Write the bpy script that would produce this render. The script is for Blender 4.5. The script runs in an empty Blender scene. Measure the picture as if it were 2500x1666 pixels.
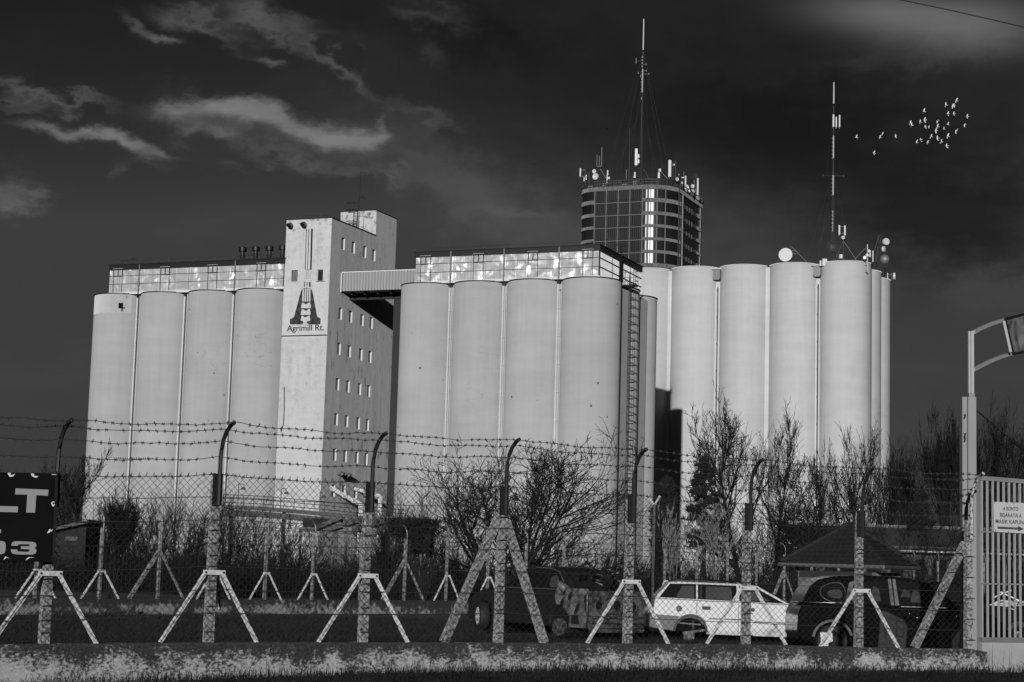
import bpy, math, random
import numpy as np
from mathutils import Vector, Matrix

S = bpy.context.scene
COL = S.collection
R = math.radians

# ------------------------------------------------------------------ camera
FPX, PITCH, ROLL, CAMZ = 4450.0, 0.1226, 0.0282, 1.6      # focal length in pixels of a 2500 px wide frame
_cp, _sp, _cr, _sr = math.cos(PITCH), math.sin(PITCH), math.cos(ROLL), math.sin(ROLL)
_r = Vector((1, 0, 0)); _u = Vector((0, -_sp, _cp)); FWD = Vector((0, _cp, _sp))
RIGHT = _r * _cr + _u * _sr
UP = _r * -_sr + _u * _cr
cam_d = bpy.data.cameras.new('camera')
cam_d.lens = FPX / 2500 * 36; cam_d.sensor_width = 36; cam_d.clip_end = 3000; cam_d.clip_start = 0.3
cam = bpy.data.objects.new('camera', cam_d); COL.objects.link(cam)
cam.matrix_world = Matrix(((RIGHT.x, UP.x, -FWD.x, 0), (RIGHT.y, UP.y, -FWD.y, 0), (RIGHT.z, UP.z, -FWD.z, CAMZ), (0, 0, 0, 1)))
S.camera = cam

# ------------------------------------------------------------------ exposure
S.view_settings.view_transform = 'Standard'; S.view_settings.look = 'None'
S.view_settings.exposure = 0.0; S.view_settings.gamma = 1.0; S.view_settings.use_curve_mapping = False
S.cycles.max_bounces = 5; S.cycles.diffuse_bounces = 3; S.cycles.glossy_bounces = 3
S.cycles.transparent_max_bounces = 8; S.cycles.caustics_reflective = False; S.cycles.caustics_refractive = False

# ------------------------------------------------------------------ small node language
class X:
    """a socket with arithmetic"""
    def __init__(s, nt, sock): s.nt, s.s = nt, sock
    def m(s, op, b=None, c=None, clamp=False):
        n = s.nt.nodes.new('ShaderNodeMath'); n.operation = op; n.use_clamp = clamp
        for i, v in enumerate((s, b, c)):
            if v is None: continue
            if isinstance(v, X): s.nt.links.new(v.s, n.inputs[i])
            else: n.inputs[i].default_value = v
        return X(s.nt, n.outputs[0])
    def __add__(s, o): return s.m('ADD', o)
    def __sub__(s, o): return s.m('SUBTRACT', o)
    def __mul__(s, o): return s.m('MULTIPLY', o)
    def __truediv__(s, o): return s.m('DIVIDE', o)
    def __neg__(s): return s.m('MULTIPLY', -1.0)
    def pw(s, o): return s.m('POWER', o)
    def mx(s, o): return s.m('MAXIMUM', o)
    def mn(s, o): return s.m('MINIMUM', o)
    def step(s, lo, hi):                      # smooth 0..1 ramp
        n = s.nt.nodes.new('ShaderNodeMapRange'); n.interpolation_type = 'SMOOTHSTEP'
        s.nt.links.new(s.s, n.inputs[0]); n.inputs[1].default_value = lo; n.inputs[2].default_value = hi
        return X(s.nt, n.outputs[0])

def comb(nt, x, y, z):
    n = nt.nodes.new('ShaderNodeCombineXYZ')
    for i, v in enumerate((x, y, z)):
        if isinstance(v, X): nt.links.new(v.s, n.inputs[i])
        else: n.inputs[i].default_value = v
    return n.outputs[0]

def noise(nt, vec, scale=1.0, detail=4, rough=0.55, sc=(1, 1, 1), dist=0.0):
    if sc != (1, 1, 1):
        m = nt.nodes.new('ShaderNodeMapping'); m.inputs['Scale'].default_value = sc
        nt.links.new(vec, m.inputs[0]); vec = m.outputs[0]
    n = nt.nodes.new('ShaderNodeTexNoise'); nt.links.new(vec, n.inputs['Vector'])
    n.inputs['Scale'].default_value = scale; n.inputs['Detail'].default_value = detail
    n.inputs['Roughness'].default_value = rough; n.inputs['Distortion'].default_value = dist
    return X(nt, n.outputs[0])

# ------------------------------------------------------------------ sky and sun
SUN_EL, SUN_AZ = R(9.6), R(189.0)
TO_SUN = Vector((math.sin(SUN_AZ) * math.cos(SUN_EL), math.cos(SUN_AZ) * math.cos(SUN_EL), math.sin(SUN_EL)))

def pix_angles(px, py):
    d = FWD + RIGHT * ((px - 1250) / FPX) - UP * ((py - 833) / FPX)
    d.normalize()
    return math.degrees(math.atan2(d.x, d.y)), math.degrees(math.asin(d.z))

world = bpy.data.worlds.new('World'); S.world = world; world.use_nodes = True
nt = world.node_tree
bg = nt.nodes['Background']; bg.inputs[1].default_value = 0.05
sk = nt.nodes.new('ShaderNodeTexSky'); sk.sky_type = 'NISHITA'; sk.sun_disc = False
sk.sun_elevation = SUN_EL; sk.sun_rotation = SUN_AZ
sep = nt.nodes.new('ShaderNodeSeparateColor'); nt.links.new(sk.outputs[0], sep.inputs[0])
red = X(nt, sep.outputs[0])                       # a red filter in front of black and white film
sky = red.mn(3.2).pw(3.0) * 0.0325
tc = nt.nodes.new('ShaderNodeTexCoord')
gv = tc.outputs['Generated']
sx = nt.nodes.new('ShaderNodeSeparateXYZ'); nt.links.new(gv, sx.inputs[0])
gx, gy, gz = X(nt, sx.outputs[0]), X(nt, sx.outputs[1]), X(nt, sx.outputs[2])
az = gx.m('ARCTAN2', gy) * (180 / math.pi)
el = gz.m('ARCSINE') * (180 / math.pi)
# ragged edges: the angles are pushed about by noise
w1 = noise(nt, gv, 26, 6, 0.62, (1, 1, 2.0)); w2 = noise(nt, gv, 31, 6, 0.62, (1.3, 1, 2.2))
azw = az + (w1 - 0.5) * 1.9
elw = el + (w2 - 0.5) * 1.15
azs = az + (w1 - 0.5) * 4.6
els = el + (w2 - 0.5) * 2.8
det = noise(nt, gv, 42, 7, 0.62, (1, 1, 2.6))
def blob(px, py, w, h, tilt, amp, soft=False, ragged=True, fine=0.7):
    """one cloud at a direction of the sky; w, h half sizes in pixels of the photograph, tilt in degrees"""
    a0, e0 = pix_angles(px, py)
    k = math.degrees(1 / FPX)
    A, E_ = (azs, els) if soft else (azw, elw)
    if not ragged: A, E_ = az, el
    dx, dy = A - a0, E_ - e0
    c, s = math.cos(R(tilt)), math.sin(R(tilt))
    u = (dx * c + dy * s) / (w * k); v = (dy * c - dx * s) / (h * k)
    g = (u * u + v * v).m('MULTIPLY', -1.0).m('EXPONENT')
    return g * amp * (det * (2 * fine) + (1 - fine))
clouds = None; main = None
for args in [   # long bright cloud over the left silos: head, neck, body, tail; and the lower left one
    (425, 270, 56, 24, 4, 0.8, False, True, 0.45), (520, 262, 72, 30, 3, 1.0, False, True, 0.45), (610, 270, 68, 32, -6, 1.0, False, True, 0.45), (685, 298, 62, 30, -24, 0.95, False, True, 0.45), (765, 326, 66, 30, -18, 0.95, False, True, 0.45),
    (850, 342, 78, 32, -6, 1.0, False, True, 0.45), (915, 338, 36, 24, 14, 0.8, False, True, 0.45), (470, 318, 46, 22, 0, 0.62, False, True, 0.5), (538, 330, 40, 18, 20, 0.5, False, True, 0.5), (940, 300, 12, 22, -20, 0.45, False, True, 0.5),
    (100, 312, 80, 15, -4, 0.62, False, True, 0.5), (220, 331, 82, 20, -5, 0.85, False, True, 0.5), (315, 345, 70, 18, -14, 0.8, False, True, 0.5), (395, 368, 46, 9, -22, 0.6, False, True, 0.5)]:
    b = blob(*args); main = b if main is None else main + b
main = main.step(0.06, 1.35) * 0.85
for args in [
    (700, 372, 200, 24, -10, 0.20, True), (520, 300, 130, 44, -4, 0.14, True), (300, 355, 120, 16, -10, 0.12, True),
    (40, 222, 80, 24, -10, 0.26, True), (160, 246, 110, 13, -6, 0.22, True), (50, 262, 50, 12, 0, 0.14, True),
    (30, 470, 50, 40, 0, 0.30, True), (80, 492, 34, 28, 20, 0.22, True),
    # wisps near the top left
    (395, 95, 38, 9, -4, 0.55), (335, 66, 40, 10, -32, 0.26), (420, 50, 50, 15, -12, 0.26), (500, 44, 60, 18, -6, 0.24, True), (640, 34, 110, 30, -8, 0.30, True), (700, 92, 100, 22, -22, 0.26, True),
    (560, 75, 60, 18, -20, 0.16, True), (820, 150, 80, 14, -36, 0.22, True), (655, 152, 26, 8, -26, 0.36), (890, 208, 46, 10, -36, 0.20),
    (1010, 290, 70, 20, -30, 0.14, True), (1070, 30, 70, 28, -24, 0.14, True), (1050, 130, 40, 26, -30, 0.08, True), (290, 415, 20, 8, 60, 0.12), (560, 408, 30, 8, 0, 0.10),
    # a pale band down the middle towards the horizon
    (1120, 450, 300, 80, -26, 0.20, True, True, 0.25), (1265, 515, 90, 10, -3, 0.12, False, True, 0.3), (925, 425, 60, 14, -6, 0.12, True),
    # blurred bright cloud at the upper right and the thin one low on the right
    (2180, 35, 190, 50, -6, 0.62, False, False, 0.12), (2400, 60, 150, 66, 0, 0.46, False, False, 0.12), (2330, 120, 240, 30, 4, 0.10, True, True, 0.2),
    (2420, 700, 150, 60, 0, 0.10, True, True, 0.2)]:
    b = blob(*args); clouds = b if clouds is None else clouds + b
clouds = clouds + main * (det * 0.5 + 0.75)
# thin veils over the whole sky and a darker bank
veil = noise(nt, gv, 5.0, 6, 0.6, (1, 1, 2.2), 0.5).step(0.42, 0.80)
bank = None
for args in [(1900, 330, 620, 200, -8, 0.66, True, True, 0.1), (1150, 90, 230, 60, -10, 0.35, True, True, 0.1), (2350, 560, 340, 150, 0, 0.52, True, True, 0.1)]:
    b = blob(*args); bank = b if bank is None else bank + b
tot = sky * (veil * 0.30 + 0.86) * ((-bank).m('ADD', 1.0).mx(0.3)) + clouds * 3.3
nt.links.new(comb(nt, tot, tot, tot), bg.inputs[0])

sun_d = bpy.data.lights.new('sun', 'SUN'); sun_d.energy = 3.0; sun_d.angle = R(0.5); sun_d.color = (1, 1, 1)
sun = bpy.data.objects.new('sun', sun_d); COL.objects.link(sun)
sun.rotation_euler = TO_SUN.to_track_quat('Z', 'Y').to_euler(); sun.location = (-10, -30, 40)

# ------------------------------------------------------------------ materials (all grey: the place is seen in black and white)
def mat(name):
    m = bpy.data.materials.new(name); m.use_nodes = True
    t = m.node_tree
    for n in list(t.nodes):
        if n.type != 'OUTPUT_MATERIAL': t.nodes.remove(n)
    return m, t, t.nodes['Material Output']
def pos(t): return t.nodes.new('ShaderNodeNewGeometry').outputs['Position']
def objc(t): return t.nodes.new('ShaderNodeTexCoord').outputs['Object']
def rnd(t): return X(t, t.nodes.new('ShaderNodeObjectInfo').outputs['Random'])
def grey(t, v): return comb(t, v, v, v)
def diffuse(name, fn, bump=0.0, bscale=20, rough=1.0):
    m, t, out = mat(name)
    d = t.nodes.new('ShaderNodeBsdfDiffuse'); d.inputs['Roughness'].default_value = rough
    v = fn(t)
    if isinstance(v, X): t.links.new(grey(t, v), d.inputs[0])
    else: d.inputs[0].default_value = (v, v, v, 1)
    if bump:
        b = t.nodes.new('ShaderNodeBump'); b.inputs['Strength'].default_value = bump; b.inputs['Distance'].default_value = 0.02
        t.links.new(noise(t, pos(t), bscale, 6, 0.6).s, b.inputs['Height']); t.links.new(b.outputs[0], d.inputs['Normal'])
    t.links.new(d.outputs[0], out.inputs[0])
    return m
def glossy(name, base, rough=0.4, metal=0.0, fn=None, spec=0.5, bump=None):
    m, t, out = mat(name)
    p = t.nodes.new('ShaderNodeBsdfPrincipled')
    p.inputs['Base Color'].default_value = (base, base, base, 1); p.inputs['Roughness'].default_value = rough
    p.inputs['Metallic'].default_value = metal; p.inputs['Specular IOR Level'].default_value = spec
    if fn: t.links.new(grey(t, fn(t)), p.inputs['Base Color'])
    if bump:
        b = t.nodes.new('ShaderNodeBump'); b.inputs['Strength'].default_value = bump[0]; b.inputs['Distance'].default_value = bump[1]
        t.links.new(bump[2](t).s, b.inputs['Height']); t.links.new(b.outputs[0], p.inputs['Normal'])
    t.links.new(p.outputs[0], out.inputs[0])
    return m

def concrete_fn(base, tint=0.05, dots=True, stain=0.10):
    def fn(t):
        p = pos(t)
        v = noise(t, p, 1.0, 6, 0.65, (0.10, 0.10, 0.75)) * 0.24 + noise(t, p, 1.0, 6, 0.68, (1.3, 1.3, 0.04)) * 0.22 - 0.04 + noise(t, p, 0.16, 6, 0.65) * 0.34 + 0.64
        v = v + (rnd(t) - 0.5) * tint
        pit = noise(t, p, 1.0, 6, 0.75, (1.6, 1.6, 1.1)).step(0.64, 0.76) * noise(t, p, 0.13, 3, 0.5).step(0.48, 0.62)
        v = v * ((-pit) * stain * 3.0 + 1.0)
        if dots:
            vo = t.nodes.new('ShaderNodeTexVoronoi'); vo.inputs['Scale'].default_value = 0.42; t.links.new(p, vo.inputs['Vector'])
            d = X(t, vo.outputs['Distance']).step(0.035, 0.07)
            v = v * (d * 0.75 + 0.25)
            crk = noise(t, p, 1.0, 3, 0.5, (0.22, 0.22, 0.55))
            c2 = (crk - 0.5).m('ABSOLUTE').step(0.0008, 0.003)
            gate = noise(t, p, 0.09, 2, 0.5).step(0.56, 0.60)
            v = v * (((-c2).m('ADD', 1.0) * gate) * -0.35 + 1.0)
        return v * base
    return fn
M = {}
M['silo'] = diffuse('silo_concrete', concrete_fn(0.455), 0.22, 8, 0.30)
M['silo2'] = diffuse('pale_silo_concrete', concrete_fn(0.56, 0.04, False, 0.06), 0.15, 8, 0.0)
M['strip'] = diffuse('joint_plaster', concrete_fn(0.66, 0.02, False))
def tower_fn(t):
    p = pos(t); z = X(t, t.nodes.new('ShaderNodeSeparateXYZ').outputs[2]); t.links.new(p, z.s.node.inputs[0])
    v = noise(t, p, 1.0, 5, 0.6, (0.5, 0.5, 1.8)) * 0.22 + noise(t, p, 1.0, 4, 0.65, (1.8, 1.8, 0.12)) * 0.22 + 0.76
    dirty = noise(t, p, 1.3, 6, 0.7).step(0.50, 0.68) * (z.step(39.0, 41.0) * 0.6 + 0.16)
    run = noise(t, p, 1.0, 5, 0.6, (2.6, 2.6, 0.16)).step(0.55, 0.75) * z.step(33.0, 40.0) * 0.25
    low = z.step(27.0, 27.3) * 0.05 + 0.95
    return v * ((-dirty) + 1.0) * ((-run) + 1.0) * low * 0.66
M['tower'] = diffuse('white_tower_plaster', tower_fn, 0.3, 6)
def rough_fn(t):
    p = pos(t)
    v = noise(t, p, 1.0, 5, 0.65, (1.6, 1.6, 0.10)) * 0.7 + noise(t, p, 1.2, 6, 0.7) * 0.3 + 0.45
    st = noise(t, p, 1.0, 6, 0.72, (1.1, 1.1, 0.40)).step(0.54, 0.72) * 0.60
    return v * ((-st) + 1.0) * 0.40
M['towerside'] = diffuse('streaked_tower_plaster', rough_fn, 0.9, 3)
M['white'] = diffuse('white_paint', lambda t: noise(t, pos(t), 6, 4) * 0.25 + 0.62)
M['reveal'] = diffuse('white_reveal', lambda t: 0.72)
M['print'] = diffuse('dark_wall_paint', lambda t: noise(t, pos(t), 3.0, 6, 0.7).step(0.35, 0.75) * 0.10 + 0.035)
M['letter'] = diffuse('black_wall_paint', lambda t: noise(t, pos(t), 5.0, 3) * 0.02 + 0.02)
M['black'] = glossy('black_metal', 0.018, 0.55)
M['fascia'] = glossy('black_fascia_sheet', 0.022, 0.5, fn=lambda t: noise(t, pos(t), 0.7, 4, 0.6) * 0.008 + 0.006)
M['dark'] = diffuse('dark_opening', lambda t: 0.012)
M['pane'] = glossy('dark_window_glass', 0.03, 0.08)
M['steel'] = glossy('grey_steel', 0.22, 0.5, 0.6)
M['galv'] = glossy('galvanised_steel', 0.55, 0.45, 0.5, fn=lambda t: noise(t, pos(t), 9, 4) * 0.25 + 0.42)
M['antenna'] = glossy('white_antenna_plastic', 0.62, 0.4)
M['lattice'] = glossy('dark_lattice_steel', 0.05, 0.6, 0.2)
M['mast'] = glossy('mast_steel', 0.14, 0.5, 0.3)
M['wiregrey'] = glossy('guy_wire', 0.06, 0.6)
def glassbrick(t):
    p = objc(t)
    return noise(t, p, 1.0, 3, 0.6, (4.5, 4.5, 0.05)) * 0.75 + noise(t, p, 0.5, 3, 0.6) * 0.25 + 0.26
def glassbump(t):
    p = pos(t)
    return noise(t, p, 0.5, 1.2, 0.5, (1, 1, 1.6), 0.35) * 1.0 + noise(t, p, 1.0, 1, 0.5, (4.5, 4.5, 0.1)) * 0.05
def ribbed_glass():
    m, t, out = mat('ribbed_glass')
    d = t.nodes.new('ShaderNodeBsdfDiffuse'); t.links.new(grey(t, glassbrick(t)), d.inputs[0])
    g = t.nodes.new('ShaderNodeBsdfGlossy'); g.inputs['Roughness'].default_value = 0.33; g.inputs[0].default_value = (0.9, 0.9, 0.9, 1)
    b = t.nodes.new('ShaderNodeBump'); b.inputs['Strength'].default_value = 1.0; b.inputs['Distance'].default_value = 0.52
    t.links.new(glassbump(t).s, b.inputs['Height']); t.links.new(b.outputs[0], g.inputs['Normal'])
    x = t.nodes.new('ShaderNodeMixShader'); x.inputs[0].default_value = 0.50
    t.links.new(d.outputs[0], x.inputs[1]); t.links.new(g.outputs[0], x.inputs[2]); t.links.new(x.outputs[0], out.inputs[0])
    return m
M['glass'] = ribbed_glass()
M['glassside'] = diffuse('brightened_ribbed_glass', lambda t: noise(t, pos(t), 1.0, 3, 0.6, (3.5, 3.5, 0.08)) * 0.45 + 0.60)  # made paler than the front glass, so the side panes look brightly lit
def cladfn(t):
    return noise(t, pos(t), 1.0, 4, 0.6, (2.0, 2.0, 0.15)) * 0.018 + 0.004 + rnd(t) * 0.006
M['clad'] = glossy('dark_corrugated_cladding', 0.02, 0.29, fn=cladfn, spec=0.6)
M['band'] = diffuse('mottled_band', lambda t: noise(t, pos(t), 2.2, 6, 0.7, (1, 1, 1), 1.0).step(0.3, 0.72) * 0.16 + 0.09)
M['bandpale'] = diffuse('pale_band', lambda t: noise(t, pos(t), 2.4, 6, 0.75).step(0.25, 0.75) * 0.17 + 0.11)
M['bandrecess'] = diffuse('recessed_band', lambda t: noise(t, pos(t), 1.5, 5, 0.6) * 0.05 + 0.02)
M['mullion'] = glossy('pale_mullion', 0.15, 0.5)
M['bridgeclad'] = glossy('bridge_sheet', 0.30, 0.5, fn=lambda t: noise(t, pos(t), 1.0, 4, 0.6, (1.5, 1.5, 0.2)) * 0.12 + 0.24)

# ------------------------------------------------------------------ mesh building
OFF = {}
def thing(name, label, cat, loc=(0, 0, 0), rotz=0.0, group=None, base=None):
    """an Empty at the thing's base; its parts are given in absolute coordinates of its own frame (base = loc in that frame)"""
    o = bpy.data.objects.new(name, None); COL.objects.link(o)
    o.location = loc; o.rotation_euler = (0, 0, rotz); o.empty_display_size = 0.3
    OFF[o.name] = Vector(base if base is not None else loc)
    tag(o, label, cat, group)
    return o
def tag(o, label, cat, group=None):
    o['label'] = label; o['category'] = cat
    if group: o['group'] = group
    return o
class MB:
    def __init__(s): s.v, s.f = [], []
    def add(s, vs, fs):
        n = len(s.v); s.v.extend(tuple(p) for p in vs); s.f.extend(tuple(i + n for i in f) for f in fs)
    def box(s, x0, x1, y0, y1, z0, z1):
        s.add([(x0, y0, z0), (x1, y0, z0), (x1, y1, z0), (x0, y1, z0), (x0, y0, z1), (x1, y0, z1), (x1, y1, z1), (x0, y1, z1)],
              [(0, 3, 2, 1), (4, 5, 6, 7), (0, 1, 5, 4), (1, 2, 6, 5), (2, 3, 7, 6), (3, 0, 4, 7)])
        return s
    def cyl(s, p0, p1, r0, r1=None, n=8, caps=True):
        r1 = r0 if r1 is None else r1
        p0, p1 = Vector(p0), Vector(p1); d = p1 - p0
        if d.length < 1e-9: return s
        q = d.to_track_quat('Z', 'Y'); a = q @ Vector((1, 0, 0)); b = q @ Vector((0, 1, 0))
        vs = []
        for p, r in ((p0, r0), (p1, r1)):
            for i in range(n):
                t = 2 * math.pi * i / n; vs.append(p + a * (r * math.cos(t)) + b * (r * math.sin(t)))
        fs = [(i, (i + 1) % n, n + (i + 1) % n, n + i) for i in range(n)]
        if caps: fs += [tuple(range(n - 1, -1, -1)), tuple(range(n, 2 * n))]
        s.add(vs, fs); return s
    def tube(s, pts, r, n=5):
        pts = [Vector(p) for p in pts]; rs = r if isinstance(r, (list, tuple)) else [r] * len(pts)
        vs, fs = [], []
        for i, p in enumerate(pts):
            d = (pts[min(i + 1, len(pts) - 1)] - pts[max(i - 1, 0)]).normalized()
            a = d.cross(Vector((0.13, 0.21, 0.97)) if abs(d.z) < 0.9 else Vector((0.97, 0.2, 0.1))).normalized(); b = d.cross(a)
            for k in range(n):
                t = 2 * math.pi * k / n; vs.append(p + a * (rs[i] * math.cos(t)) + b * (rs[i] * math.sin(t)))
        for i in range(len(pts) - 1):
            for k in range(n):
                fs.append((i * n + k, i * n + (k + 1) % n, (i + 1) * n + (k + 1) % n, (i + 1) * n + k))
        fs += [tuple(range(n - 1, -1, -1)), tuple(range((len(pts) - 1) * n, len(pts) * n))]
        s.add(vs, fs); return s
    def bar(s, p0, p1, w, h, up=(0, 0, 1)):
        """square bar from p0 to p1"""
        p0, p1 = Vector(p0), Vector(p1); d = (p1 - p0).normalized()
        a = d.cross(Vector(up))
        if a.length < 1e-4: a = d.cross(Vector((1, 0, 0)))
        a.normalize(); b = a.cross(d); a *= w / 2; b *= h / 2
        vs = [p + x for p in (p0, p1) for x in (-a - b, a - b, a + b, -a + b)]
        s.add(vs, [(0, 1, 5, 4), (1, 2, 6, 5), (2, 3, 7, 6), (3, 0, 4, 7), (3, 2, 1, 0), (4, 5, 6, 7)]); return s
    def prism(s, poly, o, ux, uy, dv):
        """polygon (u, v) in the plane o + u ux + v uy, pushed by dv"""
        o, ux, uy, dv = Vector(o), Vector(ux), Vector(uy), Vector(dv); n = len(poly)
        a = [o + ux * u + uy * v for u, v in poly]
        s.add(a + [p + dv for p in a], [tuple(range(n)), tuple(range(2 * n - 1, n - 1, -1))] + [(i, n + i, n + (i + 1) % n, (i + 1) % n) for i in range(n)]); return s
    def lathe(s, prof, c, n=24, axis='z'):
        vs, fs = [], []
        for r, z in prof:
            for k in range(n):
                t = 2 * math.pi * k / n; p = (r * math.cos(t), r * math.sin(t), z)
                if axis == 'y': p = (p[0], p[2], p[1])
                if axis == 'x': p = (p[2], p[0], p[1])
                vs.append((c[0] + p[0], c[1] + p[1], c[2] + p[2]))
        for i in range(len(prof) - 1):
            for k in range(n): fs.append((i * n + k, i * n + (k + 1) % n, (i + 1) * n + (k + 1) % n, (i + 1) * n + k))
        s.add(vs, fs); return s
    def holes(s, us, vs_, place, openings, depth, rev=None):
        """a wall with openings: place(u, v, d); openings (u0, u1, v0, v1); reveals go depth deep"""
        U = sorted(set([*us] + [o[0] for o in openings] + [o[1] for o in openings]))
        W = sorted(set([*vs_] + [o[2] for o in openings] + [o[3] for o in openings]))
        for i in range(len(U) - 1):
            for j in range(len(W) - 1):
                cu, cv = (U[i] + U[i + 1]) / 2, (W[j] + W[j + 1]) / 2
                if any(o[0] < cu < o[1] and o[2] < cv < o[3] for o in openings): continue
                s.add([place(U[i], W[j], 0), place(U[i + 1], W[j], 0), place(U[i + 1], W[j + 1], 0), place(U[i], W[j + 1], 0)], [(0, 1, 2, 3)])
        for u0, u1, v0, v1 in openings:
            c = [(u0, v0), (u1, v0), (u1, v1), (u0, v1)]
            for k in range(4):
                (a, b), (c2, d) = c[k], c[(k + 1) % 4]
                (rev or s).add([place(a, b, 0), place(c2, d, 0), place(c2, d, depth), place(a, b, depth)], [(0, 3, 2, 1)])
        return s
    def build(s, name, m, parent=None, smooth=False, bevel=0.0, kind=None):
        off = OFF.get(parent.name, Vector((0, 0, 0))) if parent else Vector((0, 0, 0))
        me = bpy.data.meshes.new(name)
        me.from_pydata([(p[0] - off.x, p[1] - off.y, p[2] - off.z) for p in s.v], [], s.f); me.update()
        me.materials.append(M[m] if isinstance(m, str) else m)
        if smooth: me.polygons.foreach_set('use_smooth', [True] * len(me.polygons))
        o = bpy.data.objects.new(name, me); COL.objects.link(o)
        if parent: o.parent = parent; OFF[o.name] = off.copy()
        if bevel:
            b = o.modifiers.new('bevel', 'BEVEL'); b.width = bevel; b.segments = 2; b.limit_method = 'ANGLE'
        if smooth and smooth == 'auto':
            me.set_sharp_from_angle(angle=R(35))
        if kind: o['kind'] = kind
        return o
def link_copy(o, parent=None, loc=None):
    c = o.copy(); COL.objects.link(c); c.parent = parent
    if loc is not None: c.location = loc
    OFF[c.name] = OFF.get(o.name, Vector((0, 0, 0))).copy()
    return c
def copy_tree(o, parent=None):
    c = link_copy(o, parent)
    for ch in list(o.children): copy_tree(ch, c)
    return c
def fast_mesh(name, V, F, m, parent=None, smooth=False, kind=None):
    """V (n,3), F (k,3|4) numpy"""
    off = np.array(OFF[parent.name]) if parent else np.zeros(3)
    me = bpy.data.meshes.new(name); V = np.asarray(V, np.float32) - off.astype(np.float32); F = np.asarray(F, np.int32); k = F.shape[1]
    me.vertices.add(len(V)); me.vertices.foreach_set('co', V.ravel())
    me.loops.add(F.size); me.loops.foreach_set('vertex_index', F.ravel())
    me.polygons.add(len(F)); me.polygons.foreach_set('loop_start', np.arange(0, F.size, k, dtype=np.int32))
    if smooth: me.polygons.foreach_set('use_smooth', np.ones(len(F), bool))
    me.update(calc_edges=True); me.materials.append(M[m])
    o = bpy.data.objects.new(name, me); COL.objects.link(o)
    if parent: o.parent = parent; OFF[o.name] = OFF[parent.name].copy()
    if kind: o['kind'] = kind
    return o
def seg_mesh(segs, sides=3):
    """segs (n,8): p0 p1 r0 r1 -> open little tubes"""
    s = np.asarray(segs, float); p0, p1, r0, r1 = s[:, 0:3], s[:, 3:6], s[:, 6], s[:, 7]
    d = p1 - p0; d /= np.maximum(np.linalg.norm(d, axis=1, keepdims=True), 1e-9)
    ref = np.where(np.abs(d[:, 2:3]) < 0.9, np.array([[0, 0, 1.0]]), np.array([[1.0, 0, 0]]))
    a = np.cross(d, ref); a /= np.linalg.norm(a, axis=1, keepdims=True); b = np.cross(d, a)
    n = len(s); V = np.zeros((n, 2 * sides, 3))
    for k in range(sides):
        t = 2 * math.pi * k / sides; o = a * math.cos(t) + b * math.sin(t)
        V[:, k] = p0 + o * r0[:, None]; V[:, sides + k] = p1 + o * r1[:, None]
    F = np.array([[k, (k + 1) % sides, sides + (k + 1) % sides, sides + k] for k in range(sides)])
    Fs = (F[None] + (np.arange(n) * 2 * sides)[:, None, None]).reshape(-1, 4)
    return V.reshape(-1, 3), Fs

# ------------------------------------------------------------------ where things stand
def ray(px, py):
    d = FWD + RIGHT * ((px - 1250) / FPX) - UP * ((py - 833) / FPX)
    return d / d.y
def at(px, py, Y): return Vector((0, 0, CAMZ)) + ray(px, py) * Y
def at_z(px, py, z):
    d = ray(px, py); return Vector((0, 0, CAMZ)) + d * ((z - CAMZ) / d.z)
TH = R(21.9)                                       # the mill stands turned by this much
AX = Vector((math.cos(TH), -math.sin(TH), 0)); BX = Vector((math.sin(TH), math.cos(TH), 0))
def W(a, b, z=0.0): return AX * a + BX * b + Vector((0, 0, z))
def on_b(px, py, b):
    d = ray(px, py); t = b / d.dot(BX); p = Vector((0, 0, CAMZ)) + d * t
    return Vector((p.dot(AX), b, p.z))
def on_a(px, py, a):
    d = ray(px, py); t = a / d.dot(AX); p = Vector((0, 0, CAMZ)) + d * t
    return Vector((a, p.dot(BX), p.z))
def mill_thing(name, label, cat, a, b, z=0.0, group=None):
    return thing(name, label, cat, W(a, b, z), -TH, group, base=(a, b, z))

def text_poly(txt, width, cap, weight=0.0):
    """flat lettering: (verts, faces), x 0..width, baseline y=0, capital height cap"""
    def mesh_of(s):
        c = bpy.data.curves.new('lettering', 'FONT'); c.body = s; c.offset = weight; c.size = 1
        o = bpy.data.objects.new('lettering', c); COL.objects.link(o)
        dg = bpy.context.evaluated_depsgraph_get(); me = bpy.data.meshes.new_from_object(o.evaluated_get(dg))
        vs = [tuple(v.co) for v in me.vertices]; fs = [tuple(p.vertices) for p in me.polygons]
        bpy.data.objects.remove(o); bpy.data.curves.remove(c); bpy.data.meshes.remove(me)
        return vs, fs
    hv, _ = mesh_of('H'); ch = max(v[1] for v in hv) - min(v[1] for v in hv); b0 = min(v[1] for v in hv)
    vs, fs = mesh_of(txt); x0 = min(v[0] for v in vs); x1 = max(v[0] for v in vs)
    return [((v[0] - x0) / (x1 - x0) * width, (v[1] - b0) / ch * cap) for v in vs], fs
def lettering(mb, txt, width, cap, o, ux, uy, weight=0.0):
    vs, fs = text_poly(txt, width, cap, weight); o, ux, uy = Vector(o), Vector(ux), Vector(uy)
    mb.add([o + ux * x + uy * y for x, y in vs], fs); return mb

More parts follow.
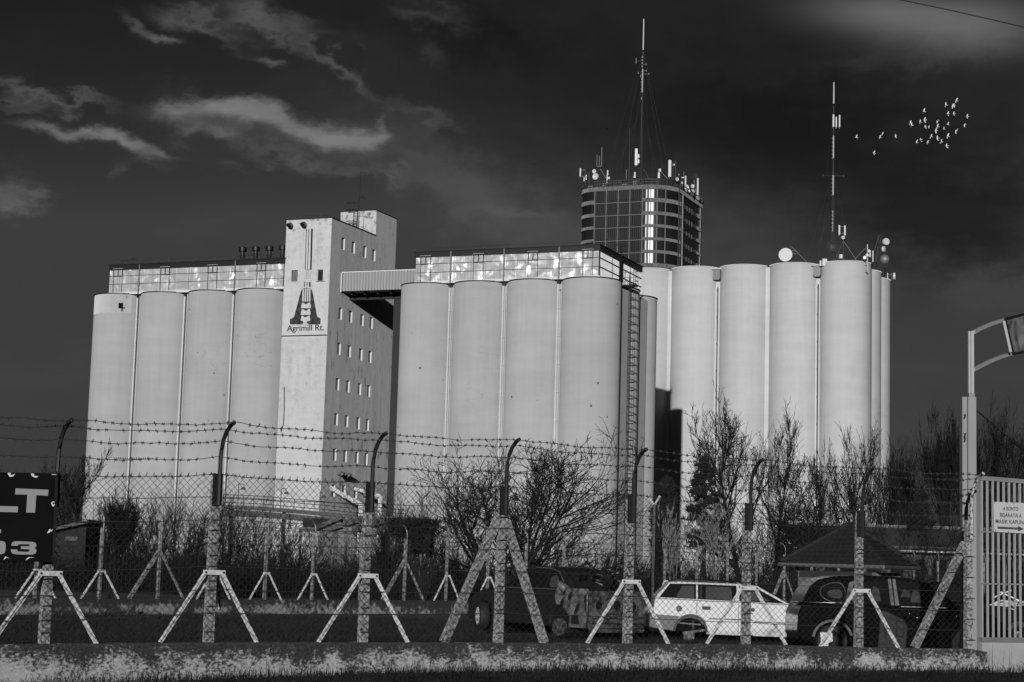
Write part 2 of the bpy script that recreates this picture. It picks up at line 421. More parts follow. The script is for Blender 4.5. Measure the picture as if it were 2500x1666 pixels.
# ------------------------------------------------------------------ ground
def structure(o): o['kind'] = 'structure'; return o
M['ground'] = diffuse('winter_field', lambda t: noise(t, pos(t), 0.4, 6, 0.65) * 0.025 + noise(t, pos(t), 9.0, 5, 0.7) * 0.02 + 0.006)
gm = MB()
gm.add([(-1500, 30, 0), (1500, 30, 0), (1500, 2500, 0), (-1500, 2500, 0), (-60, -60, -0.004), (60, -60, -0.004), (60, 30, -0.004), (-60, 30, -0.004)], [(0, 1, 2, 3), (4, 5, 6, 7)])
gm.v[4:8] = [(-1500, -800, 0), (1500, -800, 0), (1500, 30, 0), (-1500, 30, 0)]
structure(gm.build('ground', 'ground'))

# ------------------------------------------------------------------ silo blocks
def silo(parent, a, b, r, z1, m, rim='black', n=56):
    mb = MB()
    prof = [(r, 0), (r, z1), (0.01, z1)]
    mb.lathe(prof, (a, b, 0), n)
    o = mb.build('silo', m, parent, smooth='auto')
    if rim:
        q = MB(); q.lathe([(r + 0.003, z1 - 0.02), (r + 0.07, z1 - 0.02), (r + 0.07, z1 + 0.10), (r - 0.35, z1 + 0.12)], (a, b, 0), n)
        q.build('roof_rim', rim, o, smooth='auto')
    return o
def downpipe(parent, a, b, z0, z1, r=0.085, m='strip'):
    mb = MB(); mb.cyl((a, b, z0), (a, b, z1), r, n=10)
    z = z0 + 2
    while z < z1 - 1:
        mb.cyl((a, b, z), (a, b, z + 0.10), r + 0.035, n=10); z += 3.1
    return mb.build('downpipe', m, parent, smooth='auto')

def gallery(parent, a0, a1, b0, b1, z0, z1, cols, wins, side=False, side_door=None):
    """glazed gallery on the silo tops: fascia, sill beam, posts, rails, window units, panes"""
    zf = z1 - 0.68                                 # fascia underside
    rails = [z0 + 1.0, z0 + 2.0]
    MB().box(a0 - 0.02, a1 + 0.02, b0 - 0.12, b1, z0 - 0.28, z0).build('sill_beam', 'white', parent)
    MB().box(a0 - 0.06, a1 + 0.10, b0 - 0.14, b1 + 0.1, zf, z1 - 0.08).build('fascia', 'fascia', parent)
    MB().box(a0 - 0.22, a1 + 0.2, b0 - 0.28, b1 + 0.2, z1 - 0.08, z1).build('roof', 'black', parent)
    MB().box(a0 + 0.12, a1 - 0.16, b0 + 0.15, b1 - 0.1, z0, zf).build('inner_wall', 'dark', parent)
    xs = [a0, a1]
    for w in wins: xs += [w[0], w[1]]
    for c in cols: xs.append(c)
    xs = sorted(xs)
    # clear strips: a wide bay is split in two panes by a thin joint
    cuts = []
    for i in range(len(xs) - 1):
        cuts.append(xs[i])
        if xs[i + 1] - xs[i] > 3.0: cuts.append((xs[i] + xs[i + 1]) / 2)
    cuts.append(xs[-1])
    zz = [z0, *rails, zf]
    for i in range(len(cuts) - 1):
        for j in range(3):
            c = (cuts[i] + cuts[i + 1]) / 2
            if j == 2 and any(w[0] < c < w[1] for w in wins): continue
            MB().box(cuts[i] + 0.03, cuts[i + 1] - 0.03, b0 + 0.02, b0 + 0.06, zz[j] + 0.025, zz[j + 1] - 0.025).build('glass_panel', 'glass', parent)
    for x in xs[1:-1]:
        if x in cols: MB().box(x - 0.075, x + 0.075, b0 - 0.19, b0 + 0.08, z0 - 0.3, z1 - 0.1).build('column', 'steel', parent)
        else: MB().box(x - 0.035, x + 0.035, b0 - 0.03, b0 + 0.08, z0, zf).build('mullion', 'black', parent)
    for z in rails: MB().box(a0, a1, b0 - 0.02, b0 + 0.018, z - 0.028, z + 0.028).build('glazing_rail', 'black', parent)
    MB().box(a1 - 0.10, a1 + 0.02, b0 - 0.03, b0 + 0.1, z0, zf).build('corner_post', 'black', parent)
    for w in wins:
        f = MB(); zb, zt = rails[1] - 0.02, zf + 0.10
        for x in (w[0], (w[0] + w[1]) / 2, w[1]): f.box(x - 0.05, x + 0.05, b0 - 0.07, b0 + 0.06, zb, zt)
        f.box(w[0] - 0.05, w[1] + 0.05, b0 - 0.072, b0 + 0.062, zb - 0.05, zb + 0.05); f.box(w[0] - 0.05, w[1] + 0.05, b0 - 0.072, b0 + 0.062, zt - 0.04, zt + 0.04)
        fr = f.build('window', 'black', parent)
        for k in range(2):
            x = w[0] + (w[1] - w[0]) * k / 2
            MB().box(x + 0.06, x + (w[1] - w[0]) / 2 - 0.06, b0 - 0.02, b0 + 0.02, zb + 0.06, zt - 0.05).build('pane', 'glass', fr)
        MB().box(w[0] - 0.08, w[1] + 0.08, b0 - 0.16, b0 - 0.06, zt + 0.05, zt + 0.08).build('rain_hood', 'white', fr)
    if side:
        n = 7; bs = [b0 + 0.1 + (b1 - b0 - 0.1) * i / n for i in range(n + 1)]
        for i in range(n):
            for j in range(3):
                c = (bs[i] + bs[i + 1]) / 2
                if side_door and side_door[0] - 0.9 < c < side_door[1] + 0.9 and j < 3:
                    segs = [(bs[i], side_door[0]), (side_door[1], bs[i + 1])]
                else: segs = [(bs[i], bs[i + 1])]
                for s0, s1 in segs:
                    if s1 - s0 > 0.1:
                        nz = max(1, round((s1 - s0) / 0.11)); vs = []; st = (s1 - s0 - 0.02) / nz   # ribs lapped to catch the low sun and brighten the side
                        for k in range(nz):
                            for bb, aa in ((s0 + 0.01 + st * k, a1 - 0.05), (s0 + 0.01 + st * k, a1 - 0.02), (s0 + 0.01 + st * (k + 1), a1 - 0.05)):
                                vs += [(aa, bb, zz[j] + 0.025), (aa, bb, zz[j + 1] - 0.025)]
                        g = MB(); g.add(vs, [f_ for k in range(nz) for f_ in ((6 * k, 6 * k + 2, 6 * k + 3, 6 * k + 1), (6 * k + 2, 6 * k + 4, 6 * k + 5, 6 * k + 3))]); g.build('glass_panel', 'glassside', parent)
        for z in rails: MB().box(a1 - 0.018, a1 + 0.03, b0 + 0.1, b1, z - 0.045, z + 0.045).build('glazing_rail', 'black', parent)
        for x in (bs[2], bs[5]): MB().box(a1 - 0.02, a1 + 0.025, x - 0.02, x + 0.02, z0, zf).build('mullion', 'mullion', parent)
        if side_door:
            MB().box(a1 - 0.10, a1 - 0.03, side_door[0], side_door[1], z0, zf).build('door', 'black', parent)

def roof_wire(parent, pts, h, z):
    """lightning wire on little posts standing in concrete blocks"""
    mb = MB(); mb.tube([(a, b, z + h + 0.03 * math.sin(i * 2.3)) for i, (a, b) in enumerate(pts)], 0.016, 4); mb.build('lightning_wire', 'black', parent)
    for a, b in pts:
        q = MB(); q.cyl((a, b, z), (a, b, z + h + 0.04), 0.02, n=5); q.box(a - 0.16, a + 0.16, b - 0.14, b + 0.14, z, z + 0.16); q.build('wire_post', 'black', parent)

ZS = 33.0
# -- silo block on the left, with its gallery
blk = mill_thing('silo_block', 'grey concrete silo block with glowing glazed gallery and four roof vents, joined to white tower', 'silo block', -116, 188.15, group='silo blocks')
lc = [-127.45, -120.8, -114.1, -107.5]
for row in range(2):
    for a in lc: silo(blk, a, 188.15 + 6.62 * row, 3.32, ZS, 'silo')
MB().box(-130.4, -104.0, 187.4, 199.5, ZS - 0.4, ZS + 0.06).build('roof_deck', 'fascia', blk)
for a in (-124.15, -117.48, -110.78):
    MB().box(a - 0.30, a + 0.30, 186.75, 188.1, 0, ZS - 0.05).build('joint_wall', 'silo', blk)
    downpipe(blk, a - 0.03, 186.55, 0, ZS - 0.4)
    MB().box(a + 0.07, a + 0.13, 186.68, 186.74, 0, ZS).build('joint_gap', 'dark', blk)
    MB().box(a - 0.09, a + 0.13, 186.35, 186.7, ZS - 0.35, ZS + 1.0 if a > -124 else ZS + 0.6).build('rainwater_head', 'black', blk)
gallery(blk, -128.02, -103.8, 186.0, 199.0, 33.3, 36.72, [-123.68, -110.35], [(-127.4, -126.15), (-120.7, -119.48), (-114.1, -112.88), (-107.44, -106.3)])
roof_wire(blk, [(x, 186.3) for x in (-127.0, -125.2, -123.9, -121.4, -119.9, -117.9, -116.0, -113.4, -110.9, -109.0, -106.6, -105.2)], 0.5, 36.72)
ld = MB()
for dx in (0, 0.45): ld.tube([(-125.9 + dx, 186.6, 36.7), (-125.9 + dx, 186.6, 37.3), (-125.75 + dx, 186.9, 37.62), (-125.55 + dx, 187.3, 37.45)], 0.035, 5)
ld.bar((-126.6, 186.5, 36.7), (-126.6, 186.5, 37.3), 0.05, 0.05); ld.bar((-126.65, 186.5, 37.3), (-125.9, 186.5, 37.3), 0.06, 0.06)
ld.build('roof_ladder', 'black', blk)
M['vent'] = glossy('dark_vent_sheet', 0.022, 0.5)
for px in (592, 624.3, 657.3, 689.5):
    a = on_b(px, 626, 187.0).x
    v = MB(); v.lathe([(0.52, 36.72), (0.52, 36.84), (0.34, 36.9), (0.27, 37.0), (0.26, 38.0)], (a, 187.0, 0), 18)
    v = v.build('roof_vent', 'vent', blk, smooth='auto')
    c = MB(); c.lathe([(0.30, 37.86), (0.47, 37.86), (0.47, 38.33), (0.40, 38.38), (0.01, 38.40)], (a, 187.0, 0), 18); c.build('vent_cap', 'fascia', v, smooth='auto')
# damp patch and bare plaster of the first silo
q = MB()
def cyl_patch(mb, ac, bc, r, px0, px1, py0, py1, n=6):
    """a sheet lying on a silo's round wall between pixel columns and rows, 1 cm proud"""
    P0 = on_b(px0, py0, bc - r * 0.96); P1 = on_b(px1, py1, bc - r * 0.96)
    t0 = math.asin(max(-1, min(1, (P0.x - ac) / r))); t1 = math.asin(max(-1, min(1, (P1.x - ac) / r)))
    vs = [];
    for i in range(n + 1):
        t = t0 + (t1 - t0) * i / n
        for z in (P1.z, P0.z): vs.append((ac + (r + 0.012) * math.sin(t), bc - (r + 0.012) * math.cos(t), z))
    mb.add(vs, [(2 * i, 2 * i + 2, 2 * i + 3, 2 * i + 1) for i in range(n)])
M['bareplaster'] = diffuse('bare_plaster', lambda t: concrete_fn(0.56)(t) * (noise(t, pos(t), 1.4, 6, 0.7).step(0.62, 0.7) * -0.5 + 1.0))
t0, t1 = -1.35, 0.95; vs = []
for i in range(25):
    t = t0 + (t1 - t0) * i / 24
    zb = 30.62 + 0.05 * math.sin(i * 1.7) + 0.04 * math.sin(i * 0.6)
    for z in (zb, 32.93): vs.append((lc[0] + 3.332 * math.sin(t), 188.15 - 3.332 * math.cos(t), z))
q.add(vs, [(2 * i, 2 * i + 2, 2 * i + 3, 2 * i + 1) for i in range(24)]); q.build('bare_wall_band', 'bareplaster', blk, smooth=True)
q = MB(); cyl_patch(q, lc[0], 188.15, 3.345, 287, 294, 739, 752, 3); cyl_patch(q, lc[0], 188.15, 3.345, 291.5, 293.5, 752, 759, 1); cyl_patch(q, lc[0], 188.15, 3.345, 294, 297.5, 749, 752, 1)
q.build('dark_hole', 'dark', blk)

# -- silo block in the middle
mid = mill_thing('silo_block', 'grey concrete silo block with glowing gallery, tall caged ladder down its side, behind bare trees', 'silo block', -76, 188.15, group='silo blocks')
mc = [-85.93, -79.38, -72.84, -66.3]
for row in range(3):
    for a in mc[(0 if row == 0 else 2):]: silo(mid, a, 188.15 + 6.62 * row, 3.28, ZS, 'silo')
silo(mid, -89.9, 206.5, 3.3, 33, 'silo')
MB().box(-89.0, -64.9, 187.4, 203.0, ZS - 0.4, ZS + 0.06).build('roof_deck', 'fascia', mid)
MB().box(-66.5, -63.4, 190.2, 192.6, 0, ZS - 0.5).build('joint_wall', 'silo', mid)
MB().box(-66.5, -63.4, 196.8, 199.2, 0, ZS - 0.5).build('joint_wall', 'silo', mid)
for a in (-82.63, -76.1, -69.57):
    MB().box(a - 0.28, a + 0.28, 186.75, 188.1, 0, ZS - 0.05).build('joint_wall', 'silo', mid)
    downpipe(mid, a - 0.10, 186.52, 0, ZS - 0.4); downpipe(mid, a + 0.13, 186.60, 0, ZS - 1.2, 0.07, 'silo2')
    MB().box(a - 0.22, a + 0.2, 186.35, 186.7, ZS - 0.3, ZS + 0.12).build('rainwater_head', 'black', mid)
gallery(mid, -86.85, -64.72, 186.0, 201.0, 33.33, 36.78, [-82.43, -75.95, -69.4], [(-86.2, -84.97), (-79.68, -78.48), (-73.1, -71.97), (-66.66, -65.48)], True, (192.9, 194.2))
roof_wire(mid, [(x, 186.4) for x in (-85.6, -83.0, -80.6, -78.7, -75.9, -74.0, -71.8, -69.5, -67.3, -65.4)], 0.42, 36.78)
# caged ladder with a landing
lb = 191.35; la = -62.95
lm = MB()
for db in (-0.22, 0.22): lm.bar((la, lb + db, 1.0), (la, lb + db, 34.0), 0.06, 0.04)
for k in range(100): lm.bar((la, lb - 0.22, 1.2 + k * 0.32), (la, lb + 0.22, 1.2 + k * 0.32), 0.03, 0.03)
lad = lm.build('ladder', 'black', mid)
cg = MB()
for k in range(34):
    z = 2.8 + k * 0.92
    cg.tube([(la, lb - 0.28, z), (la + 0.35, lb - 0.42, z), (la + 0.72, lb - 0.2, z), (la + 0.72, lb + 0.2, z), (la + 0.35, lb + 0.42, z), (la, lb + 0.28, z)], 0.035, 4)
for p in ((0.35, -0.42), (0.72, 0.0), (0.35, 0.42)): cg.bar((la + p[0], lb + p[1], 2.8), (la + p[0], lb + p[1], 33.2), 0.03, 0.03)
cg.build('safety_cage', 'black', lad)
lp = MB(); lp.box(-64.6, -62.4, 191.0, 192.6, ZS - 0.05, ZS + 0.05)
for a, b in ((-62.4, 191.0), (-62.4, 192.6), (-63.4, 192.6), (-63.4, 191.0), (-62.4, 191.8)): lp.bar((a, b, ZS), (a, b, ZS + 1.7), 0.05, 0.05)
for z in (0.6, 1.1, 1.7):
    lp.bar((-62.4, 191.0, ZS + z), (-62.4, 192.6, ZS + z), 0.045, 0.045); lp.bar((-64.4, 192.6, ZS + z), (-62.4, 192.6, ZS + z), 0.045, 0.045)
lp.build('landing', 'black', mid)
rl = MB()
for db in (-0.2, 0.2): rl.tube([(-64.35, 192.3 + db, 34.2), (-64.35, 192.3 + db, 37.6), (-64.7, 192.3 + db, 37.9), (-65.2, 192.3 + db, 37.7)], 0.035, 4)
for k in range(11): rl.bar((-64.35, 192.1, 34.4 + k * 0.32), (-64.35, 192.5, 34.4 + k * 0.32), 0.03, 0.03)
for z in (37.0, 37.7):
    rl.tube([(-64.35, 192.0, z), (-63.7, 191.9, z), (-63.5, 192.3, z), (-63.7, 192.7, z), (-64.35, 192.6, z)], 0.03, 4)
rl.build('roof_ladder', 'black', mid)

# -- white elevator tower
tw = mill_thing('elevator_tower', 'tall white tower with dark painted emblem and rows of slit windows', 'tower', -100.8, 190)
TA0, TA1, TB0, TB1, TZ = -103.77, -97.8, 186.0, 203.4, 41.2
fronts = [(-102.84, -102.0, 33.83, 35.2), (-101.05, -100.25, 34.0, 35.2), (-99.47, -98.68, 33.8, 35.18)]
f = MB(); f.holes((TA0, TA1), (0, TZ), lambda u, v, d: (u, TB0 + d, v), fronts, 0.20)
f.build('front_wall', 'tower', tw)
for i, (u0, u1, v0, v1) in enumerate(fronts):
    fr = MB(); w = 0.05
    fr.box(u0, u0 + w, TB0 + 0.13, TB0 + 0.19, v0, v1); fr.box(u1 - w, u1, TB0 + 0.13, TB0 + 0.19, v0, v1)
    fr.box(u0 + w, u1 - w, TB0 + 0.131, TB0 + 0.189, v0, v0 + w); fr.box(u0 + w, u1 - w, TB0 + 0.131, TB0 + 0.189, v1 - w, v1)
    wn = fr.build('window', 'white' if i else 'black', tw)
    MB().add([(u0, TB0 + 0.18, v0), (u1, TB0 + 0.18, v0), (u1, TB0 + 0.18, v1), (u0, TB0 + 0.18, v1)], [(0, 1, 2, 3)]) if False else None
    p = MB(); p.box(u0 + w, u1 - w, TB0 + 0.15, TB0 + 0.17, v0 + w, v1 - w); p.build('pane', 'glass' if i == 1 else ('pane' if i == 2 else 'steel'), wn)
    MB().box(u0 - 0.06, u1 + (0.30 if i == 2 else 0.06), TB0 - 0.06, TB0 + 0.12, v0 - 0.07, v0).build('sill', 'white' if i != 2 else 'steel', wn)
rows = [39.42, 35.28, 31.1, 26.95, 22.78, 18.66, 14.56, 10.4]
sides = []
for zt in rows:
    for k, b in enumerate((188.6, 191.27, 194.32, 196.82)):
        if zt == 35.28: continue
        sides.append((b, b + 0.93, zt - 1.42, zt))
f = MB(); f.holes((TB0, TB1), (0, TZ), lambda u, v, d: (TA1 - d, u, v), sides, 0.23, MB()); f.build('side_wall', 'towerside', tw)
for u0, u1, v0, v1 in sides:
    w = MB(); w.box(TA1 - 0.25, TA1 - 0.22, u0 - 0.02, u1 + 0.02, v0 - 0.02, v1 + 0.02); w = w.build('window', 'pane', tw)
    rv = MB(); rv.box(TA1 - 0.218, TA1 - 0.002, u1 - 0.012, u1 + 0.05, v0, v1); rv.box(TA1 - 0.218, TA1 - 0.002, u0 - 0.05, u0 + 0.012, v0, v1); rv.box(TA1 - 0.218, TA1 - 0.002, u0, u1, v0 - 0.05, v0 + 0.012); rv.box(TA1 - 0.218, TA1 - 0.002, u0, u1, v1 - 0.012, v1 + 0.05); rv.build('reveal', 'reveal', w)
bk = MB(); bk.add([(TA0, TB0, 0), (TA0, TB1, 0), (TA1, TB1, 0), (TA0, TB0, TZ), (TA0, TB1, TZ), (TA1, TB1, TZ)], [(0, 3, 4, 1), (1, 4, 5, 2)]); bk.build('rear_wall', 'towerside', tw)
MB().box(TA0 - 0.12, TA1 + 0.08, TB0 - 0.08, 197.5, TZ, TZ + 0.10).build('roof', 'fascia', tw)
# lift housing on the roof
MB().add([], []); hb = MB(); hb.add([(TA0 + 0.1, 197.55, 0), (TA1 + 0.003, 197.55, 0)], [])
HA0 = on_b(832, 520, 197.6).x
f = MB(); f.holes((HA0, TA1), (TZ - 1.0, 44.35), lambda u, v, d: (u, 197.6 + d, v), [], 0.1)
f.add([(HA0, 197.6, 44.35), (HA0, 203.4, 44.35), (HA0, 203.4, TZ - 1), (HA0, 197.6, TZ - 1)], [(0, 1, 2, 3)])
hs = f.build('lift_housing', 'tower', tw)
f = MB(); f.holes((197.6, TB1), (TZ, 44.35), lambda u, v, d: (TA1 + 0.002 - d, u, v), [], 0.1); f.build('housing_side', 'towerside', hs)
MB().box(HA0 - 0.06, TA1 + 0.08, 197.52, TB1 + 0.08, 44.35, 44.43).build('housing_roof', 'fascia', hs)
dq = MB(); A, B = on_b(871, 528, 197.59), on_b(888, 558, 197.59)
for x0, x1, z0, z1 in ((A.x, A.x + 0.05, B.z, A.z), (B.x - 0.05, B.x, B.z, A.z), (A.x, B.x, A.z - 0.05, A.z)): dq.box(x0, x1, 197.57, 197.598, z0, z1)
dq.build('door_outline', 'bandrecess', hs)
# emblem, stripes, lettering and the string course, all a little proud of the wall
def wall_px(zx, zy, d=0.012): return on_b(680 + zx / 7.84, 680 + zy / 7.84, TB0 - d)
def wall_poly(pts, name, m, d, thick=0.01):
    mb = MB(); P = [wall_px(x, y, d) for x, y in pts]; n = len(P)
    mb.add(P + [p + Vector((0, thick, 0)) for p in P], [tuple(range(n - 1, -1, -1))] + [(i, (i + 1) % n, n + (i + 1) % n, n + i) for i in range(n)])
    return mb.build(name, m, tw)
A_out = [(219, 880), (218, 785), (232, 770), (272, 757), (290, 745), (300, 722), (360, 500), (425, 258), (438, 225), (462, 200), (500, 185), (545, 180), (590, 186), (625, 206), (645, 238), (660, 300),
         (700, 520), (735, 712), (748, 738), (775, 750), (800, 768), (806, 792), (800, 872), (790, 881), (580, 883), (556, 868), (541, 838), (548, 826), (590, 816), (440, 812), (474, 826), (478, 838), (462, 872), (446, 883)]
wall_poly(A_out, 'emblem', 'print', 0.012)
def light(pts): wall_poly(pts, 'emblem_inlay', 'tower', 0.026)
for x0, x1, xb0, xb1, yt in ((462, 487, 450, 480, 208), (505, 531, 496, 524, 192), (549, 574, 540, 566, 190), (588, 613, 580, 608, 196)):
    light([(xb0, 443), (xb1, 443), (x1, yt), (x0, yt)])
light([(452, 462), (466, 462), (524, 499), (584, 462), (604, 460), (621, 548), (606, 572), (440, 572), (427, 556)])
light([(448, 588), (460, 588), (520, 624), (584, 586), (600, 585), (615, 676), (600, 698), (436, 700), (421, 684)])
light([(442, 714), (456, 714), (514, 750), (578, 712), (592, 711), (608, 796), (590, 817), (440, 813), (421, 800)])
light([(440, 812), (590, 816), (548, 826), (540, 838), (556, 868), (580, 884), (446, 884), (462, 872), (478, 838), (474, 826)])
def stripe(x0, x1, y0, xb0, xb1, y1): wall_poly([(xb0, y1), (xb1, y1), (x1, y0), (x0, y0)], 'stripe', 'letter', 0.012)
def zoom2(x, y): return ((x / 7.84) * 7.84, (y / 7.84 + 460 - 680) * 7.84)
for x0, x1, xb0, xb1 in ((527, 539, 502, 516), (575, 587, 551, 563), (624, 656, 602, 632)):
    (a_, b_), (c_, d_) = zoom2(x0, 775), zoom2(xb0, 1556); (e_, _1), (g_, _2) = zoom2(x1, 775), zoom2(xb1, 1556)
    stripe(a_, e_, b_, c_, g_, d_)
for x0, x1 in ((483, 501), (534, 551), (581, 612)): wall_poly([(x0 + 2, 160), (x1 + 1, 160), (x1 + 2, 68), (x0 + 3, 68)], 'stripe', 'letter', 0.012)
lt = MB(); o0, o1 = wall_px(158, 1016), wall_px(866, 998)
lettering(lt, 'Agrimill Rt.', o1.x - o0.x, 0.70, (o0.x, TB0 - 0.014, 28.0), (1, 0, 0), (0, 0, 1), 0.012); lt.build('lettering', 'letter', tw)
MB().box(TA0 - 0.02, TA1 - 0.02, TB0 - 0.05, TB0 - 0.002, 27.38, 27.50).build('string_course', 'fascia', tw)
cb = MB(); cb.tube([on_b(694, 945, 185.97), on_b(694, 1000, 185.97), on_b(692, 1035, 185.97), on_b(686, 1056, 185.97)], 0.05, 5); cb.build('loose_cable', 'fascia', tw)
MB().box(on_b(673, 1165, 185.9).x, on_b(694, 1165, 185.9).x, 185.93, 185.99, on_b(690, 1200, 186).z, on_b(690, 1166, 186).z).build('wall_hatch', 'silo', tw)
def floodlight(parent, p, n, tilt, r=0.34):
    """a bowl lamp on a stub arm; n is the outward direction"""
    n = Vector(n).normalized(); d = (n + Vector((0, 0, tilt))).normalized(); p = Vector(p); c = p + n * 0.55 + Vector((0, 0, 0.1))
    mb = MB(); mb.cyl(p, p + n * 0.5, 0.06, n=6); mb.cyl(c - d * 0.25, c + d * 0.05, r * 0.5, r * 0.9, n=14); mb.cyl(c + d * 0.05, c + d * 0.25, r * 0.9, r, n=14, caps=False)
    lamp = mb.build('floodlight', 'steel', parent, smooth='auto')
    q = MB(); q.cyl(c + d * 0.2, c + d * 0.21, r * 0.98, n=14); q.build('lamp_glass', 'dark', lamp)
for px, py in ((716, 553), (749, 551)): floodlight(tw, on_b(px, py, 186.0), (-0.3, -1, 0), -0.9)
for px, py in ((823, 1159), (839, 1162)): floodlight(tw, on_a(px, py, TA1), (1, 0.25, 0), -0.9, 0.36)
tl = MB()
for da in (0, 0.5): tl.bar((-101.2 + da + 0.4, 197.4, TZ), (-101.2 + da + 0.4, 197.4, 45.6 - da * 0.2), 0.06, 0.06)
for k in range(13): tl.bar((-100.8, 197.4, TZ + 0.3 + k * 0.32), (-100.3, 197.4, TZ + 0.3 + k * 0.32), 0.03, 0.03)
for z in (41.6, 43.0, 44.4, 45.3): tl.tube([(-100.8, 197.4, z), (-101.3, 197.2, z), (-101.5, 196.8, z), (-101.1, 196.5, z), (-100.5, 196.6, z), (-100.3, 197.4, z)], 0.035, 4)
tl.tube([(-100.3, 197.4, 45.2), (-100.2, 197.5, 46.0), (-99.9, 197.9, 46.2), (-99.6, 198.2, 45.9)], 0.04, 5)
tl.build('roof_ladder', 'black', tw)
rdm = MB(); rdm.cyl((-100.15, 197.5, TZ), (-100.15, 197.5, 49.3), 0.045, 0.03, n=6); rdm.build('lightning_rod', 'black', tw)
roof_wire(tw, [(-103.0, 186.6), (-102.2, 186.5), (-100.9, 186.5), (-99.6, 186.5), (-98.6, 187.5), (-98.3, 190.5), (-98.3, 193.5), (-98.3, 196.5)], 0.42, TZ + 0.1)
# spouts from the lowest windows
for (x0, y0), (x1, y1), r in (((806, 1190), (842, 1232), 0.24), ((866, 1193), (890, 1212), 0.2)):
    P0 = on_a(x0, y0, TA1); P1 = on_a(x1, y1, TA1 + 0.4); P1.x = TA1 + 2.5; P0.x = TA1 - 0.1
    s = MB(); s.cyl(P0, P1, r, n=10)
    for t in (0.45, 0.75): q_ = P0.lerp(P1, t); s.cyl(q_, q_ + (P1 - P0).normalized() * 0.2, r + 0.06, n=10)
    s.cyl(P1, P1 + Vector((0, 0, -6.5)), r * 1.2, n=10); s.build('grain_spout', 'strip', tw, smooth='auto')

# -- conveyor bridge between tower and middle block
br = mill_thing('conveyor_bridge', 'ribbed metal conveyor bridge spanning from white tower to glazed gallery', 'bridge', -92.3, 190, 33)
b0, b1 = 188.88, 191.7
pts = []; x = -97.78; k = 0
n_p = 7; x0_, x1_ = -97.6, -86.95
for i in range(n_p):
    xa, xb = x0_ + (x1_ - x0_) * i / n_p, x0_ + (x1_ - x0_) * (i + 1) / n_p
    mb = MB(); vs = []; m_ = 16
    for j in range(m_ + 1):
        d = 0.045 if (j % 4) in (1, 2) else 0.0
        xx = xa + (xb - xa) * j / m_
        vs += [(xx, b0 - d, 33.0), (xx, b0 - d, 35.3)]
    mb.add(vs, [(2 * j, 2 * j + 2, 2 * j + 3, 2 * j + 1) for j in range(m_)]); mb.build('cladding_sheet', 'bridgeclad', br)
MB().box(-97.79, -86.9, b0 + 0.06, b1, 32.96, 35.3).build('body', 'fascia', br)
MB().box(-97.79, -86.9, b0 - 0.08, b1 + 0.08, 35.3, 35.36).build('roof', 'black', br)
MB().box(-97.79, -86.9, b0 - 0.07, b0 - 0.05, 35.18, 35.3).build('eaves_flashing', 'white', br)
MB().box(-97.79, -97.66, b0 - 0.07, b0 - 0.01, 32.9, 35.3).build('corner_flashing', 'white', br)
ug = MB(); ug.box(-97.79, -89.0, b1 - 0.4, b1 - 0.15, 32.3, 32.95)
for k in range(5): ug.box(-96.9 + 1.7 * k, -96.7 + 1.7 * k, b0 + 0.9, b1 - 0.4, 32.7, 32.95)
ug.build('under_girder', 'black', br)

# -- tall pale silos on the right and their dark head house
rb = mill_thing('silo_block', 'tallest pale silo block carrying dark banded head house and radio masts', 'silo block', -66, 255.4, group='silo blocks')
RZ = 45.4; RR = 3.66; rc = [-88.3, -81.0, -73.72, -66.4, -59.05, -51.75]; RB = 255.4
for row in range(3):
    for a in (rc if row == 0 else rc[-2:]): silo(rb, a, RB + 7.32 * row, RR - (0.0 if row < 2 else 0.0), RZ if row < 2 else RZ - 0.0, 'silo2', 'strip')
MB().box(-88, -52, RB - 1.2, RB + 15, RZ - 0.3, RZ + 0.05).build('roof_deck', 'fascia', rb)
for a, kind in ((-77.36, 'flat'), (-70.1, 'pipes'), (-62.72, 'flat'), (-55.4, 'pipes')):
    MB().box(a - 0.42, a + 0.42, 254.0, 255.2, 0, RZ - 0.15).build('joint_wall', 'strip', rb)
    if kind == 'pipes':
        for s in (-0.22, 0.24): MB().box(a + s - 0.09, a + s + 0.09, 253.72, 253.98, 0, RZ - 2.9).build('joint_strip', 'strip', rb)
        MB().box(a - 0.07, a + 0.09, 253.93, 253.985, 0, RZ - 2.9).build('joint_gap', 'dark', rb)
        dp = MB(); dp.cyl((a + 0.01, 253.85, 0), (a + 0.01, 253.85, RZ - 2.8), 0.05, n=8)
        for k in range(11): dp.cyl((a + 0.01, 253.85, 3 + k * 3.9), (a + 0.01, 253.85, 3.22 + k * 3.9), 0.1, n=8)
        dp.build('downpipe', 'black', rb)
        h = MB(); h.prism([(-0.52, -1.2), (-0.52, 0), (0.52, 0), (0.52, -1.2), (0.36, -1.5), (-0.36, -1.5)], (a, 253.05, RZ - 0.35), (1, 0, 0), (0, 0, 1), (0, 0.9, 0)); hp = h.build('rain_hopper', 'steel', rb)
        MB().box(a - 0.7, a + 0.66, 252.8, 254.0, RZ - 0.35, RZ - 0.17).build('hopper_lid', 'strip', hp)
        MB().box(a - 0.5, a + 0.48, 253.08, 253.9, RZ - 1.86, RZ - 1.66).build('hopper_base', 'black', hp)
